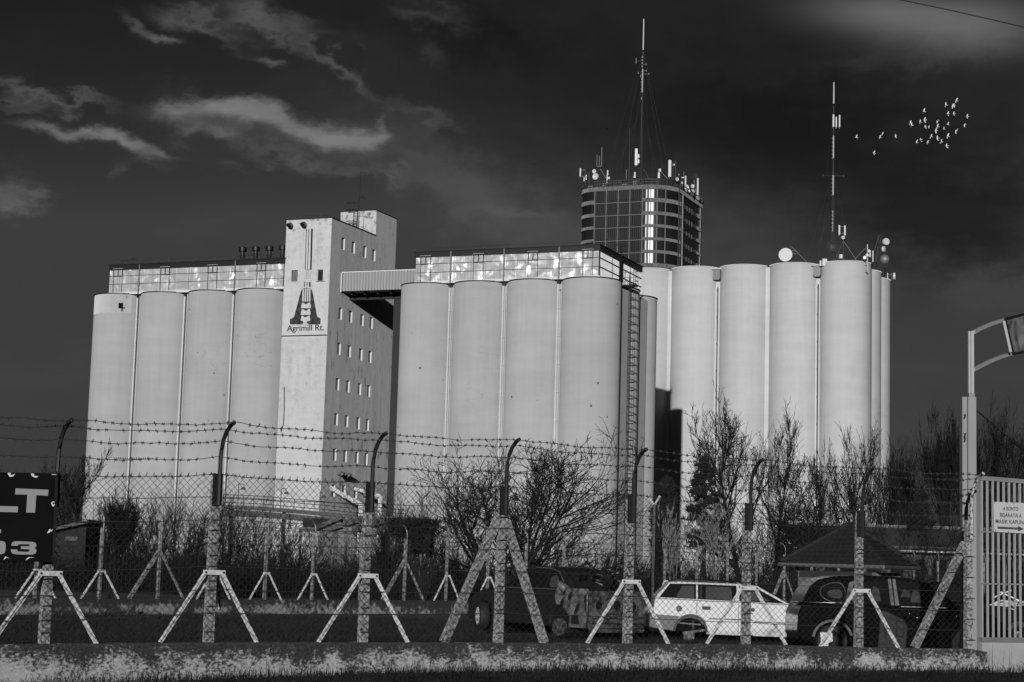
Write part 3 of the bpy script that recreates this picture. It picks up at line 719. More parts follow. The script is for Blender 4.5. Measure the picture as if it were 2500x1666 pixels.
# head house: plan outline with two round corners
HB0, HA_L, HA_R, HBACK = 253.0, -91.8, -77.0, 269.0
def arc(cx, cy, r, t0, t1, n): return [(cx + r * math.cos(R(t0 + (t1 - t0) * i / n)), cy + r * math.sin(R(t0 + (t1 - t0) * i / n))) for i in range(n + 1)]
RC = 4.5; RCl = 2.9
left = arc(HA_L + RCl, HB0 + RCl, RCl, 180, 270, 26)
right_c = arc(HA_R - RC, HB0 + RC, RC, 270, 360, 44)
front_x = [-88.95, -87.14, -85.28, -83.45, HA_R - RC]
def line(p, q, n): return [(p[0] + (q[0] - p[0]) * i / n, p[1] + (q[1] - p[1]) * i / n) for i in range(n + 1)]
bays = [('curve', left)] + [('flat', line((front_x[i], HB0), (front_x[i + 1], HB0), 24)) for i in range(4)] + [('curve', right_c[:23]), ('curve', right_c[22:])]
bside = line((HA_R, HB0 + RC), (HA_R, HBACK), 56); bays += [('side', bside[:29]), ('side', bside[28:])]
def normals(P):
    out = []
    for i in range(len(P)):
        p, q = P[max(i - 1, 0)], P[min(i + 1, len(P) - 1)]; d = Vector((q[0] - p[0], q[1] - p[1])).normalized(); out.append((d.y, -d.x))
    return out
def ribbon(P, z0, z1, offs):
    mb = MB(); N = normals(P); vs = []
    for i, ((x, y), (nx, ny)) in enumerate(zip(P, N)):
        o = offs(i); vs += [(x + nx * o, y + ny * o, z0), (x + nx * o, y + ny * o, z1)]
    mb.add(vs, [(2 * i, 2 * i + 2, 2 * i + 3, 2 * i + 1) for i in range(len(P) - 1)]); return mb
def thick_ribbon(P, z0, z1, o0, o1):
    mb = MB(); N = normals(P); vs = []
    for (x, y), (nx, ny) in zip(P, N):
        vs += [(x + nx * o0, y + ny * o0, z0), (x + nx * o1, y + ny * o1, z0), (x + nx * o1, y + ny * o1, z1), (x + nx * o0, y + ny * o0, z1)]
    n = len(P); fs = []
    for i in range(n - 1):
        for k in range(4): fs.append((4 * i + k, 4 * i + 4 + k, 4 * i + 4 + (k + 1) % 4, 4 * i + (k + 1) % 4))
    fs += [(3, 2, 1, 0), (4 * n - 4, 4 * n - 3, 4 * n - 2, 4 * n - 1)]
    mb.add(vs, fs); return mb
bands = [(57.45, 58.12), (55.52, 56.12), (53.6, 54.12), (51.74, 52.18), (49.78, 50.22), (47.86, 48.33), (45.72, 46.36)]
hh = rb
for j in range(len(bands) - 1):
    z1, z0 = bands[j][0], bands[j + 1][1]
    for kind, P in bays:
        ribbon(P, z0, z1, lambda i: 0.0 if (i % 4) < 2 else (0.014 if kind == 'curve' else 0.006)).build('cladding_panel', 'clad', hh)
for j, (z0, z1) in enumerate(bands):
    for kind, P in bays:
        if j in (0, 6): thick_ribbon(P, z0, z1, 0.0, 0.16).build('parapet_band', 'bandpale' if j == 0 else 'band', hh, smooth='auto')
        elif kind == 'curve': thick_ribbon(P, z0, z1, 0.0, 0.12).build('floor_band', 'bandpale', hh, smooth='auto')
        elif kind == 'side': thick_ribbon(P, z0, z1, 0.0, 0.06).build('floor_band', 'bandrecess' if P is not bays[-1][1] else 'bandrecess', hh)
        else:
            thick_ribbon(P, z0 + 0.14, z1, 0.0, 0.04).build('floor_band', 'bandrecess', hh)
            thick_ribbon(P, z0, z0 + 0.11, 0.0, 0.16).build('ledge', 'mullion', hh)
for x in front_x: MB().box(x - 0.06, x + 0.06, HB0 - 0.17, HB0 + 0.02, 46.4, 57.44).build('mullion', 'mullion', hh)
x_, y_ = right_c[22]; MB().box(x_ - 0.06, x_ + 0.06, y_ - 0.16, y_ + 0.02, 46.4, 57.44).build('mullion', 'mullion', hh)
MB().box(HA_R + 0.1, HA_R + 0.26, 258.0, 258.16, 45.5, 57.4).build('downpipe', 'steel', hh)
MB().box(HA_R + 0.02, HA_R + 0.14, 256.3, 256.42, 45.5, 58.0).build('downpipe', 'black', hh)
MB().box(HA_R + 0.02, HA_R + 0.12, 268.0, 268.12, 45.5, 57.4).build('downpipe', 'steel', hh)
for j in range(1, 6):
    MB().box(HA_R + 0.05, HA_R + 0.12, 266.0, 268.4, bands[j][0], bands[j][1]).build('louvre', 'bandpale', hh)
    for k in range(3): MB().box(HA_R + 0.02, HA_R + 0.10, 260.6 + k * 1.35, 260.72 + k * 1.35, bands[j][0] - 0.1, bands[j][1] + 0.1).build('bracket', 'bandpale', hh)
full = []
for kind, P in bays: full += P[:-1]
full.append(bays[-1][1][-1])
top = MB(); n = len(full); top.add([(x, y, 58.1) for x, y in full] + [(HA_L, HBACK, 58.1)], [tuple(range(n + 1))]); top.build('head_house_roof', 'fascia', hh)
bot = MB(); bot.add([(x, y, 45.75) for x, y in full] + [(HA_L, HBACK, 45.75)], [tuple(range(n, -1, -1))]); bot.build('head_house_floor', 'bandrecess', hh)
bkm = MB(); bkm.add([(HA_R, HBACK, 45.75), (HA_R, HBACK, 58.1), (HA_L, HBACK, 58.1), (HA_L, HBACK, 45.75), (HA_L, HB0 + RCl, 58.1), (HA_L, HB0 + RCl, 45.75)], [(0, 1, 2, 3), (3, 2, 4, 5)]); bkm.build('rear_wall', 'clad', hh)
thick_ribbon(full, 58.12, 58.2, -0.25, 0.24).build('roof_edge', 'black', hh)
thick_ribbon(full, 58.95, 59.05, -0.1, 0.0).build('cable_tray', 'lattice', hh)
thick_ribbon(full, 58.55, 58.62, -0.05, 0.0).build('guard_rail', 'lattice', hh)
rng = random.Random(4)
for i in range(0, len(full) - 1, 5):
    x, y = full[i]; m_ = MB(); m_.bar((x, y + 0.02, 58.15), (x, y + 0.02, 59.1), 0.06, 0.06); m_.build('rail_post', 'lattice', hh)
    if rng.random() < 0.62:
        m_ = MB(); w_ = rng.uniform(0.2, 0.5); h_ = rng.uniform(0.25, 0.75); m_.box(x - w_, x + w_, y + 0.3, y + 0.8, 58.15, 58.2 + h_); m_.build('roof_unit', rng.choice(['lattice', 'steel', 'fascia', 'lattice']), hh)

# ------------------------------------------------------------------ masts, aerials and dishes on the roofs
def roof_depth(px, py=448):
    """distance at which a sight line through px stands just inside the head house's roof edge"""
    p = on_b(px, py, HB0 + 1.0)
    if p.x > HA_R - 1.0: p = on_a(px, py, HA_R - 0.6)
    return W(p.x, p.y).y
def rod(mb, px, y0, y1, Y, r0, r1=None, n=6):
    p0 = at(px, y0, Y); p1 = at(px, y1, Y); mb.cyl((p0.x, p0.y, p0.z), (p0.x, p0.y, p1.z), r0, r1, n); return p0, p1
def aerial(name, label, cat, px, py, Y, group=None): return thing(name, label, cat, at(px, py, Y), 0, group)
def panel(parent, px, y0, y1, Y, w=0.32, d=0.16, name='panel_antenna'):
    p0, p1 = at(px, y0, Y), at(px, y1, Y); m_ = MB(); m_.box(p0.x - w / 2, p0.x + w / 2, Y - 0.1 - d, Y - 0.1, p0.z, p1.z); m_.cyl((p0.x, Y, p0.z - 0.15), (p0.x, Y, p1.z + 0.1), 0.04, n=6)
    return m_.build(name, 'antenna', parent, bevel=0.03)
def drum(parent, px, py, Y, r, aim=(0, -1, 0.0), depth=0.35, name='dish', back='steel'):
    c = at(px, py, Y); d = Vector(aim).normalized()
    m_ = MB(); m_.cyl(c, c + d * depth, r, r, 20); o = m_.build(name, 'antenna', parent, smooth='auto')
    q_ = MB(); q_.cyl(c - d * 0.22, c, r * 0.45, r * 0.98, 20); q_.build('dish_back', back, o, smooth='auto'); return o
def dish(parent, px, py, Y, r, aim=(0, -1, 0), m='antenna', name='dish'):
    c = at(px, py, Y); d = Vector(aim).normalized(); q = d.to_track_quat('Z', 'Y')
    vs, fs = [], []; n = 16
    for j in range(4):
        rr = r * j / 3.0
        for i in range(n):
            t = 2 * math.pi * i / n; vs.append(c + q @ Vector((rr * math.cos(t), rr * math.sin(t), 0.35 * r * (j / 3.0) ** 2)))
    for j in range(3):
        for i in range(n): fs.append((j * n + i, j * n + (i + 1) % n, (j + 1) * n + (i + 1) % n, (j + 1) * n + i))
    m_ = MB(); m_.add(vs, fs); m_.cyl(c, c + d * r * 0.7, 0.03, n=5); return m_.build(name, m, parent, smooth='auto')
def lattice(mb, p0, p1, w, nb):
    """three-legged lattice column"""
    p0, p1 = Vector(p0), Vector(p1); L = [Vector((w * 0.58 * math.cos(t), w * 0.58 * math.sin(t), 0)) for t in (0.5, 2.6, 4.7)]
    for l in L: mb.cyl(p0 + l, p1 + l, 0.045, n=5)
    for i in range(nb):
        a, b = p0.lerp(p1, i / nb), p0.lerp(p1, (i + 1) / nb)
        for k in range(3): mb.cyl(a + L[k], b + L[(k + 1) % 3], 0.028, n=4)
YH = at(0, 0, 1).y * 262.0
# tall guyed mast on the head house
def guyed(name, label, base, top, pts_guy, Y, sections, rodlen, r=0.085):
    t = aerial(name, label, 'radio mast', base[0], base[1], Y)
    P0, P1 = at(base[0], base[1], Y), at(top[0], top[1], Y); tip = Vector((P0.x, P0.y, P1.z)); lean = P1.x - P0.x
    H = P1.z - P0.z
    def q(f): return Vector((P0.x + 0.0, P0.y, P0.z + H * f))
    m_ = MB(); f0 = 1 - rodlen; lattice(m_, q(0), q(f0 * 0.40), 0.30, 18); m_.cyl(q(f0 * 0.40), q(f0), r, r * 0.8, 7); m_.build('mast_column', 'lattice', t)
    for s0, s1 in sections:
        m_ = MB(); m_.cyl(q(s0), q(s1), r * 1.25, n=8); k = s0
        while k < s1: m_.cyl(q(k), q(k) + Vector((-0.25, -0.05, 0)), 0.035, n=5); k += 0.022
        m_.build('dipole_section', 'galv', t)
    m_ = MB(); m_.cyl(q(f0 + 0.01), q(1.0), 0.10, 0.085, 8); m_.build('whip_antenna', 'antenna', t)
    m_ = MB()
    for (gx_, gy_), fr in pts_guy:
        g = at(gx_, gy_, Y); side = 3.0 if (gx_ > base[0]) else -2.0
        m_.cyl(q(fr), Vector((g.x, g.y + side, g.z)), 0.007, n=4, caps=False)
    m_.build('guy_wire', 'wiregrey', t)
    return t, q
t, q = guyed('radio_mast', 'tallest guyed radio mast rising from the dark head house roof', (1564, 438), (1575, 47), [((1482, 425), 0.80), ((1512, 425), 0.80), ((1640, 415), 0.80), ((1625, 420), 0.8), ((1500, 425), 0.45), ((1532, 425), 0.62), ((1612, 425), 0.45), ((1600, 425), 0.62)], 270.0, [(0.54, 0.685)], 0.205)
m_ = MB()
for dx, f, h in ((-1.05, 0.735, 0.9), (0.5, 0.715, 0.3), (-0.7, 0.66, 0.3), (-0.3, 0.64, 0.35), (0.55, 0.675, 0.3), (0.95, 0.655, 0.3)):
    p = q(f); m_.cyl(p, p + Vector((dx, 0, 0)), 0.03, n=5); m_.cyl(p + Vector((dx, 0, -h / 2)), p + Vector((dx, 0, h / 2)), 0.07, n=6)
for f in (0.70, 0.72, 0.74, 0.76, 0.62, 0.60, 0.56, 0.50): p = q(f); m_.cyl(p + Vector((-0.12, 0, -0.15)), p + Vector((-0.1, 0, 0.15)), 0.12, n=7)
m_.build('small_aerial', 'mast', t)
panel(t, 1552.5, 405, 364, 269.0, 0.42, 0.2); panel(t, 1558.5, 387, 378, 269.0, 0.26, 0.2); panel(t, 1558.5, 400, 391, 269.0, 0.26, 0.2)
m_ = MB(); a_, b_ = at(1563, 415, 269.5), at(1552, 404, 269.2); m_.cyl(a_, b_, 0.05, n=5); a2, b2 = at(1563, 370, 269.5), at(1553, 370, 269.2); m_.cyl(a2, b2, 0.04, n=5)
s_ = at(1571, 412, 269.5), at(1584, 437, 269.5); m_.cyl(s_[0], s_[1], 0.05, n=5); m_.build('bracket', 'lattice', t)
# tall guyed mast on the pale silos
t, q = guyed('radio_mast', 'guyed radio mast with crossed spreader on the pale silos', (2033, 640), (2047, 202), [((1965, 642), 0.50), ((1990, 645), 0.5), ((2094, 634), 0.50), ((2080, 634), 0.5), ((1975, 645), 0.30), ((2012, 431), 0.86), ((2063, 431), 0.86)], 255.8, [(0.17, 0.285), (0.37, 0.48), (0.575, 0.70)], 0.13)
m_ = MB(); p = q(0.477)
for dx in (-1.5, 1.5): m_.cyl(p, p + Vector((dx, 0, 0.0)), 0.04, n=5); m_.cyl(p + Vector((0, 0, 0.35)), p + Vector((dx, 0, 0)), 0.02, n=4); m_.cyl(p + Vector((dx, 0, -0.15)), p + Vector((dx, 0, 0.15)), 0.09, n=6)
m_.build('spreader', 'lattice', t)
panel(t, 2034, 311, 281, 255.6, 0.24, 0.16); panel(t, 2041, 312, 287, 255.7, 0.2, 0.12); panel(t, 2049, 312, 282, 255.6, 0.2, 0.14)
m_ = MB(); c = at(2032.5, 603, 255.5); m_.tube([c + Vector((0.75 * math.cos(a), 0.1 * math.sin(a), 0.75 * math.sin(a))) for a in [R(k * 24) for k in range(16)]], 0.06, 5); m_.build('ring_aerial', 'lattice', t)
dish(t, 2031, 604, 255.6, 0.62, (0.2, 1, 0), 'lattice')
# other aerials: (name, label, builder)
def simple(name, label, px, py, Y, rods=(), panels=(), lat=None, dishes=(), braces=(), drums=()):
    if px < 1720: Y = roof_depth(px)
    t = aerial(name, label, 'aerial', px, py, Y, 'aerials on the roofs')
    if lat: m_ = MB(); lattice(m_, at(lat[0], lat[1], Y), Vector((at(lat[0], lat[1], Y).x, Y, at(lat[0], lat[2], Y).z)), 0.32, 10); m_.build('mast_column', 'lattice', t)
    for x, y0, y1, r, m in rods: m_ = MB(); rod(m_, x, y0, y1, Y, r); m_.build('antenna_rod', m, t)
    for x, y0, y1, w in panels: panel(t, x, y0, y1, Y, w)
    for x, y, r, aim in dishes: dish(t, x, y, Y, r, aim)
    for x, y, r, aim, dp in drums: drum(t, x, y, Y - 0.2, r, aim, dp)
    if braces:
        for (x0, y0), (x1, y1) in braces: m_ = MB(); m_.cyl(at(x0, y0, Y), at(x1, y1, Y), 0.045, n=5); m_.build('brace', 'mast', t)
    return t
simple('panel_aerial', 'white panel aerial on bracket arms at the head house corner', 1428, 450, 258, [(1428, 452, 412, 0.06, 'lattice'), (1431, 440, 427, 0.09, 'antenna'), (1426, 443, 434, 0.1, 'antenna'), (1438, 450, 420, 0.06, 'lattice')], [(1416.5, 432, 412, 0.2)], None, (), [((1417, 416), (1429, 416)), ((1417, 431), (1429, 431))])
simple('twin_aerial', 'three slim rods on a lattice stub with two small dishes', 1462, 442, 260, [(1457, 406, 379, 0.05, 'mast'), (1463, 406, 381, 0.05, 'mast'), (1468.5, 407, 360, 0.06, 'mast')], (), (1462, 442, 408), [(1451.5, 419, 0.33, (-0.5, -1, 0)), (1455, 431.5, 0.5, (-0.5, -1, 0))], [((1457, 407), (1469, 406)), ((1466, 413), (1480, 437))])
simple('rod_aerial', 'stacked white rod aerial beside a tiny box on parapet', 1482, 448, 258, [(1482, 450, 428, 0.1, 'antenna'), (1483.5, 428, 416, 0.13, 'antenna'), (1486.5, 438, 433, 0.2, 'antenna')])
simple('whip_aerial', 'thin dark whip aerial between panel aerials on head house', 1535.5, 437, 262, [(1535.5, 437, 373, 0.06, 'lattice'), (1536.5, 373, 314, 0.035, 'lattice'), (1529, 437, 414, 0.05, 'mast'), (1543, 437, 423, 0.04, 'lattice')])
simple('sector_aerial', 'short white sector aerial standing right of the whip', 1550, 437, 260, [(1550, 432, 421, 0.15, 'antenna'), (1549.5, 435, 431, 0.2, 'antenna')])
simple('dome_aerial', 'white dome topped aerial with dark slanting stay', 1609, 436, 259, [(1608.5, 436, 422, 0.2, 'antenna'), (1611, 420, 413, 0.22, 'antenna')], (), None, (), [((1613, 419), (1630, 437))])
simple('panel_aerial', 'tall white panel beside dark lattice at head house corner', 1640, 440, 259, [(1649, 440, 392, 0.05, 'lattice'), (1645, 405, 401, 0.2, 'antenna')], [(1634.5, 433, 392, 0.42)], (1643, 442, 394), [(1656, 427, 0.25, (1, -0.3, 0)), (1652, 438, 0.3, (0.6, -1, 0))])
simple('rod_aerial', 'group of slim white rods above the head house side', 1672, 456, 264, [(1669.5, 436, 420, 0.05, 'mast'), (1673.5, 452, 430, 0.13, 'antenna'), (1665, 455, 444, 0.12, 'antenna'), (1667, 436, 433, 0.2, 'antenna')], (), None, [(1675, 458, 0.42, (0.4, -1, 0)), (1678.5, 467, 0.38, (0.4, -1, 0))])
simple('panel_aerial', 'long white panel and twin lattice at far end of head house', 1698, 478, 268, [(1703, 482, 436, 0.16, 'antenna'), (1701, 470, 424, 0.04, 'lattice'), (1689, 476, 462, 0.08, 'steel')], (), (1696, 480, 424), [(1690.5, 455, 0.3, (0.2, -1, 0)), (1692, 468, 0.3, (0.5, -1, 0))], [((1684, 478), (1695, 455)), ((1694, 440), (1700, 476))])
t = simple('drum_dish', 'large round white microwave dish on the pale silo roof', 1920, 640, 257, [(1929, 641, 598, 0.09, 'lattice')], (), None, (), [((1932, 602), (1971, 642)), ((1904, 629), (1896, 643)), ((1932, 612), (1944, 613)), ((1934, 619), (1944, 620))])
drum(t, 1919, 624, 256.9, 0.98, (-0.3, -1, 0.02), 0.55, 'drum')
simple('panel_aerial', 'pair of white panels on a dark pole beside guyed mast', 2059, 637, 256, [(2058.5, 637, 574, 0.07, 'lattice'), (2053, 632, 622, 0.3, 'antenna')], [(2048.5, 574, 551, 0.24), (2062, 576, 552, 0.24)], None, (), [((2050, 554), (2061, 554)), ((2050, 570), (2061, 570)), ((2058, 590), (2038, 637)), ((2060, 590), (2091, 636))], [(2057, 581, 0.25, (0.3, -1, 0), 0.2)])
simple('rod_aerial', 'white rod aerial with three tiny dishes clamped to silo rim', 2118, 660, 252.4, [(2117.5, 664, 597, 0.07, 'antenna'), (2119, 640, 598, 0.05, 'lattice'), (2124, 628, 612, 0.14, 'antenna'), (2131, 640, 613, 0.1, 'antenna'), (2129, 642, 618, 0.05, 'lattice')], (), None, (), [((2112, 643), (2121, 643)), ((2112, 660), (2121, 660)), ((2085, 636), (2113, 606))], [(2121, 614, 0.22, (0, -1, 0), 0.25), (2116.5, 624, 0.22, (0, -1, 0), 0.25), (2111, 630, 0.24, (-0.2, -1, 0), 0.25)])
t = simple('lattice_mast', 'dark lattice mast carrying white drum dishes on far silo', 2148, 664, 263, (), (), (2148, 664, 573), (), [((2146, 576), (2132, 620)), ((2143, 600), (2139, 640))], [(2161, 591, 0.5, (0.3, -1, 0), 0.4), (2154.5, 609, 0.42, (1, -0.5, 0), 0.4)])
dish(t, 2160, 632, 262.5, 0.66, (0.2, 1, 0), 'steel')
simple('drum_dish', 'sideways drum dish with slim poles on the outermost silo', 2178, 684, 268, [(2167, 684, 667, 0.08, 'antenna'), (2160.5, 668, 650, 0.07, 'mast'), (2177, 683, 668, 0.06, 'steel')], (), None, (), [((2161, 670), (2178, 671))], [(2181, 675, 0.55, (1, -0.25, 0), 0.3)])
m_ = MB(); p0, p1 = at(2008, 644, 254.6), at(2019.5, 632, 254.6); m_.box(p0.x, p1.x, 254.6, 255.4, p0.z - 0.3, p1.z); cb = m_.build('roof_cabinet', 'antenna', None, bevel=0.03); tag(cb, 'small pale equipment cabinet on the silo rim', 'cabinet')
m_ = MB(); p0 = at(2003, 643, 254.9); m_.cyl((p0.x, p0.y, p0.z - 0.4), (p0.x, p0.y, p0.z + 0.35), 0.16, n=10); tag(m_.build('roof_beacon', 'antenna', None), 'short white post beside the equipment cabinet', 'post')

# ------------------------------------------------------------------ the near fence on its low wall
def mott(lo, hi, sc=9.0, t0=0.42, t1=0.60):
    def fn(t):
        p = pos(t); n1 = noise(t, p, sc, 6, 0.72); n2 = noise(t, p, sc * 0.2, 3, 0.6)
        return (n1 * 0.8 + n2 * 0.2).step(t0, t1) * (hi - lo) + lo
    return fn
M['post'] = diffuse('lichened_concrete', mott(0.035, 0.40, 30.0, 0.36, 0.62), 0.9, 60)
M['backpost'] = diffuse('grey_post_concrete', mott(0.10, 0.34, 9.0, 0.36, 0.66), 0.4, 30)
M['strut'] = diffuse('limewashed_angle_iron', lambda t: noise(t, pos(t), 18, 5, 0.65).step(0.2, 0.55) * 0.28 + 0.30)
M['arm'] = glossy('dark_tube_steel', 0.03, 0.45, 0.3)
M['armlight'] = glossy('flaking_tube', 0.4, 0.5, fn=lambda t: noise(t, pos(t), 22, 5, 0.7).step(0.42, 0.55) * 0.5 + 0.06)
M['wire'] = glossy('rusty_wire', 0.035, 0.6)
M['mesh'] = glossy('dull_mesh_wire', 0.020, 0.6)
def wall_fn(t):
    p = pos(t); sz = t.nodes.new('ShaderNodeSeparateXYZ'); t.links.new(p, sz.inputs[0]); z = X(t, sz.outputs[2])
    n = noise(t, p, 27.0, 7, 0.76, (0.75, 0.75, 1.2)) * 0.58 + noise(t, p, 2.6, 5, 0.65) * 0.42
    th = z.step(0.66, 0.24)                                     # the limewash has weathered off from the top down
    flake = (n + th * 0.15 - 0.085).step(0.47, 0.58)
    fine = noise(t, p, 34.0, 5, 0.7)
    return flake * (fine * 0.42 + 0.14) + fine * fine * 0.14 + 0.008
M['wall'] = diffuse('flaking_limewash_wall', wall_fn, 0.8, 26)
def backwall_fn(t):
    p = pos(t); sz = t.nodes.new('ShaderNodeSeparateXYZ'); t.links.new(p, sz.inputs[0]); z = X(t, sz.outputs[2])
    n = noise(t, p, 7.0, 6, 0.72) * 0.6 + noise(t, p, 0.9, 3, 0.6) * 0.4
    return (n + z.step(0.45, 0.12) * 0.10 - 0.06).step(0.48, 0.60) * 0.20 + noise(t, p, 18, 4) * 0.05 + 0.012
M['backwall'] = diffuse('weathered_back_wall', backwall_fn, 0.6, 20)

def fence_y(x): return 24.1 + 0.53 * x - 0.02 * x * x
def fence_at(px, py):
    Y = 24.0
    for _ in range(20): Y = fence_y(at(px, py, Y).x)
    return at(px, py, Y)
near = [((-300, 1577), (-262, 1138), (-200, 1005)), ((106, 1572), (126, 1160), (160, 1026)), ((508, 1568), (519, 1160), (555, 1053)), ((885, 1568), (900, 1180), (942, 1074)), ((1216, 1569), (1226, 1190), (1266, 1089)),
        ((1531, 1571), (1534, 1210), (1568, 1115)), ((1820, 1573), (1822, 1232), (1852, 1135)), ((2096, 1580), (2098, 1250), (2136, 1148)), ((2364, 1584), (2368, 1262), (2404, 1185))]
NB = [fence_at(*b[0]) for b in near]
NT = [at(t[0], t[1], p.y).z for p, (b, t, a) in zip(NB, near)]
def fdir(i):
    a, b = NB[max(i - 1, 0)], NB[min(i + 1, len(NB) - 1)]; d = Vector((b.x - a.x, b.y - a.y, 0)).normalized(); return d, Vector((d.y, -d.x, 0))
fence = thing('chain_link_fence', 'tall chain-link fence with barbed wire on curved arms, standing on flaking wall', 'fence', NB[4])
ARMPTS = []
brng = random.Random(11)
for i, (B, T) in enumerate(zip(NB, NT)):
    if i == 0: continue
    d, n = fdir(i); H = T - B.z; lean = Vector((0.0, 0, 0))
    def L(u, v, z): return B + d * u + n * v + Vector((0, 0, z))
    m_ = MB(); w0, w1 = 0.052, 0.043; Hc = H - 0.05
    vs = []
    for k in range(7):
        z = Hc * k / 6; w = w0 + (w1 - w0) * k / 6; j_ = 0.003
        vs += [L(-w + brng.uniform(-j_, j_), w, z), L(w, w + brng.uniform(-j_, j_), z), L(w, -w, z), L(-w, -w + brng.uniform(-j_, j_), z)]
    fs = [(4 * k + a, 4 * k + 4 + a, 4 * k + 4 + (a + 1) % 4, 4 * k + (a + 1) % 4) for k in range(6) for a in range(4)] + [(24, 25, 26, 27), (3, 2, 1, 0)]
    m_.add(vs, fs); post = m_.build('post', 'post', fence)
    light_arm = i in (8,)
    # steel arm, bolted to the post head, bent outward
    arm = [L(0.015, 0.075, H - 0.36), L(0.015, 0.075, H + 0.20)]
    arm += [L(0.015, 0.075 + 0.40 * (1 - math.cos(t)), H + 0.20 + 0.42 * math.sin(t)) for t in (0.25, 0.55, 0.85, 1.15, 1.4)]
    m_ = MB(); m_.tube(arm, 0.026, 7); m_.build('curved_arm', 'armlight' if light_arm else 'arm', post, smooth='auto')
    ARMPTS.append((i, arm))
    if not light_arm:
        m_ = MB()
        for u in (-0.046, 0.050): m_.bar(L(u, 0.055, H - 0.36), L(u, 0.055, H + 0.02), 0.012, 0.05, n)
        m_.bar(L(0.0, 0.057, H - 0.36), L(0.0, 0.057, H + 0.015), 0.09, 0.012, n); m_.build('head_plate', 'arm', post)
    if i in (1, 2, 3, 5, 6, 7):
        zb = H * (0.415 if i != 6 else 0.40)
        m_ = MB(); m_.bar(L(-0.14, 0.085, zb), L(0.14, 0.085, zb), 0.02, 0.055, (0, 0, 1)); bk_ = m_.build('bracket', 'strut', post)
        for u in (-0.115, 0.115):
            m_ = MB(); p_ = L(u, 0.095, zb); m_.cyl(p_, p_ + n * 0.012, 0.012, n=8); m_.build('bolt', 'arm', post)
        for sgn in (-1, 1):
            m_ = MB(); m_.bar(L(sgn * 0.11, 0.07, zb - 0.01), L(sgn * 0.62, 0.03, 0.005), 0.05, 0.012, n); m_.bar(L(sgn * 0.125, 0.07, zb - 0.01), L(sgn * 0.635, 0.03, 0.005), 0.012, 0.045, n); m_.build('strut', 'strut', post)
        if i == 2:
            m_ = MB(); m_.bar(L(0.11, -0.05, zb + 0.03), L(0.36, -0.5, 0.38), 0.03, 0.012); m_.build('strut', 'strut', post)
    braces = {4: (-1, 1), 8: (-1,)}.get(i, ())
    for sgn in braces:
        zt = H * 0.80; L2 = {(4, -1): 0.78, (4, 1): 0.70, (8, -1): 0.86}[(i, sgn)]
        p0, p1 = L(sgn * 0.05, 0.0, zt), L(sgn * L2, -0.02, 0.0); dd = (p1 - p0).normalized()
        m_ = MB(); m_.bar(p0, p1, 0.10, 0.09, n); m_.build('concrete_brace', 'post', post)
    # knob of binding wire where the mesh is tied
    for k in range(6): m_ = MB(); m_.tube([L(-0.07, 0.07, 0.12 + k * 0.30), L(0.0, 0.085, 0.13 + k * 0.30), L(0.075, 0.07, 0.12 + k * 0.30)], 0.006, 4); m_.build('binding_wire', 'wire', post)
# a dense line along the fence for the wires
S_ = [0.0]
for i in range(1, len(NB)): S_.append(S_[-1] + (NB[i].xy - NB[i - 1].xy).length)
def along(s):
    i = max(0, min(len(NB) - 2, next((k for k in range(len(S_) - 1) if s < S_[k + 1]), len(NB) - 2)))
    t = (s - S_[i]) / (S_[i + 1] - S_[i]); p = NB[i].lerp(NB[i + 1], t); d = (NB[i + 1] - NB[i]); d.z = 0; d.normalize()
    return p, Vector((d.y, -d.x, 0)), NT[i] + (NT[i + 1] - NT[i]) * t
segs = []
PITCH_W, STEP = 0.048, 0.046
nw = int((S_[-1] - 0.02) / PITCH_W)
cache = {}
def al(s):
    k = round(s, 3)
    if k not in cache: cache[k] = along(s)
    return cache[k]
for w in range(nw):
    s0 = 0.02 + w * PITCH_W
    p, n, zt = al(s0); rows_ = int((zt + 0.015 - p.z) / STEP)
    prev = None
    for j in range(rows_ + 1):
        s = s0 + (PITCH_W / 2 if (j + w) % 2 else -PITCH_W / 2)
        pp, nn, zz_ = al(s); zz0 = pp.z + 0.02 + (zz_ - pp.z - 0.02 - 0.0) * j / rows_
        sway = 0.006 * math.sin(s * 2.1 + j * 0.3)
        q_ = pp + nn * (0.078 + sway + (0.004 if j % 2 else -0.004)); cur = (q_.x + 0.004 * math.sin(j * 1.3 + w * 0.7), q_.y, zz0)
        if prev: segs.append((*prev, *cur, 0.0028, 0.0028))
        prev = cur
    segs.append((*prev, prev[0] + 0.012, prev[1], prev[2] + 0.03, 0.0045, 0.003))
V_, F_ = seg_mesh(segs, 3)
fast_mesh('wire_mesh', V_, F_, 'mesh', fence, kind='stuff')
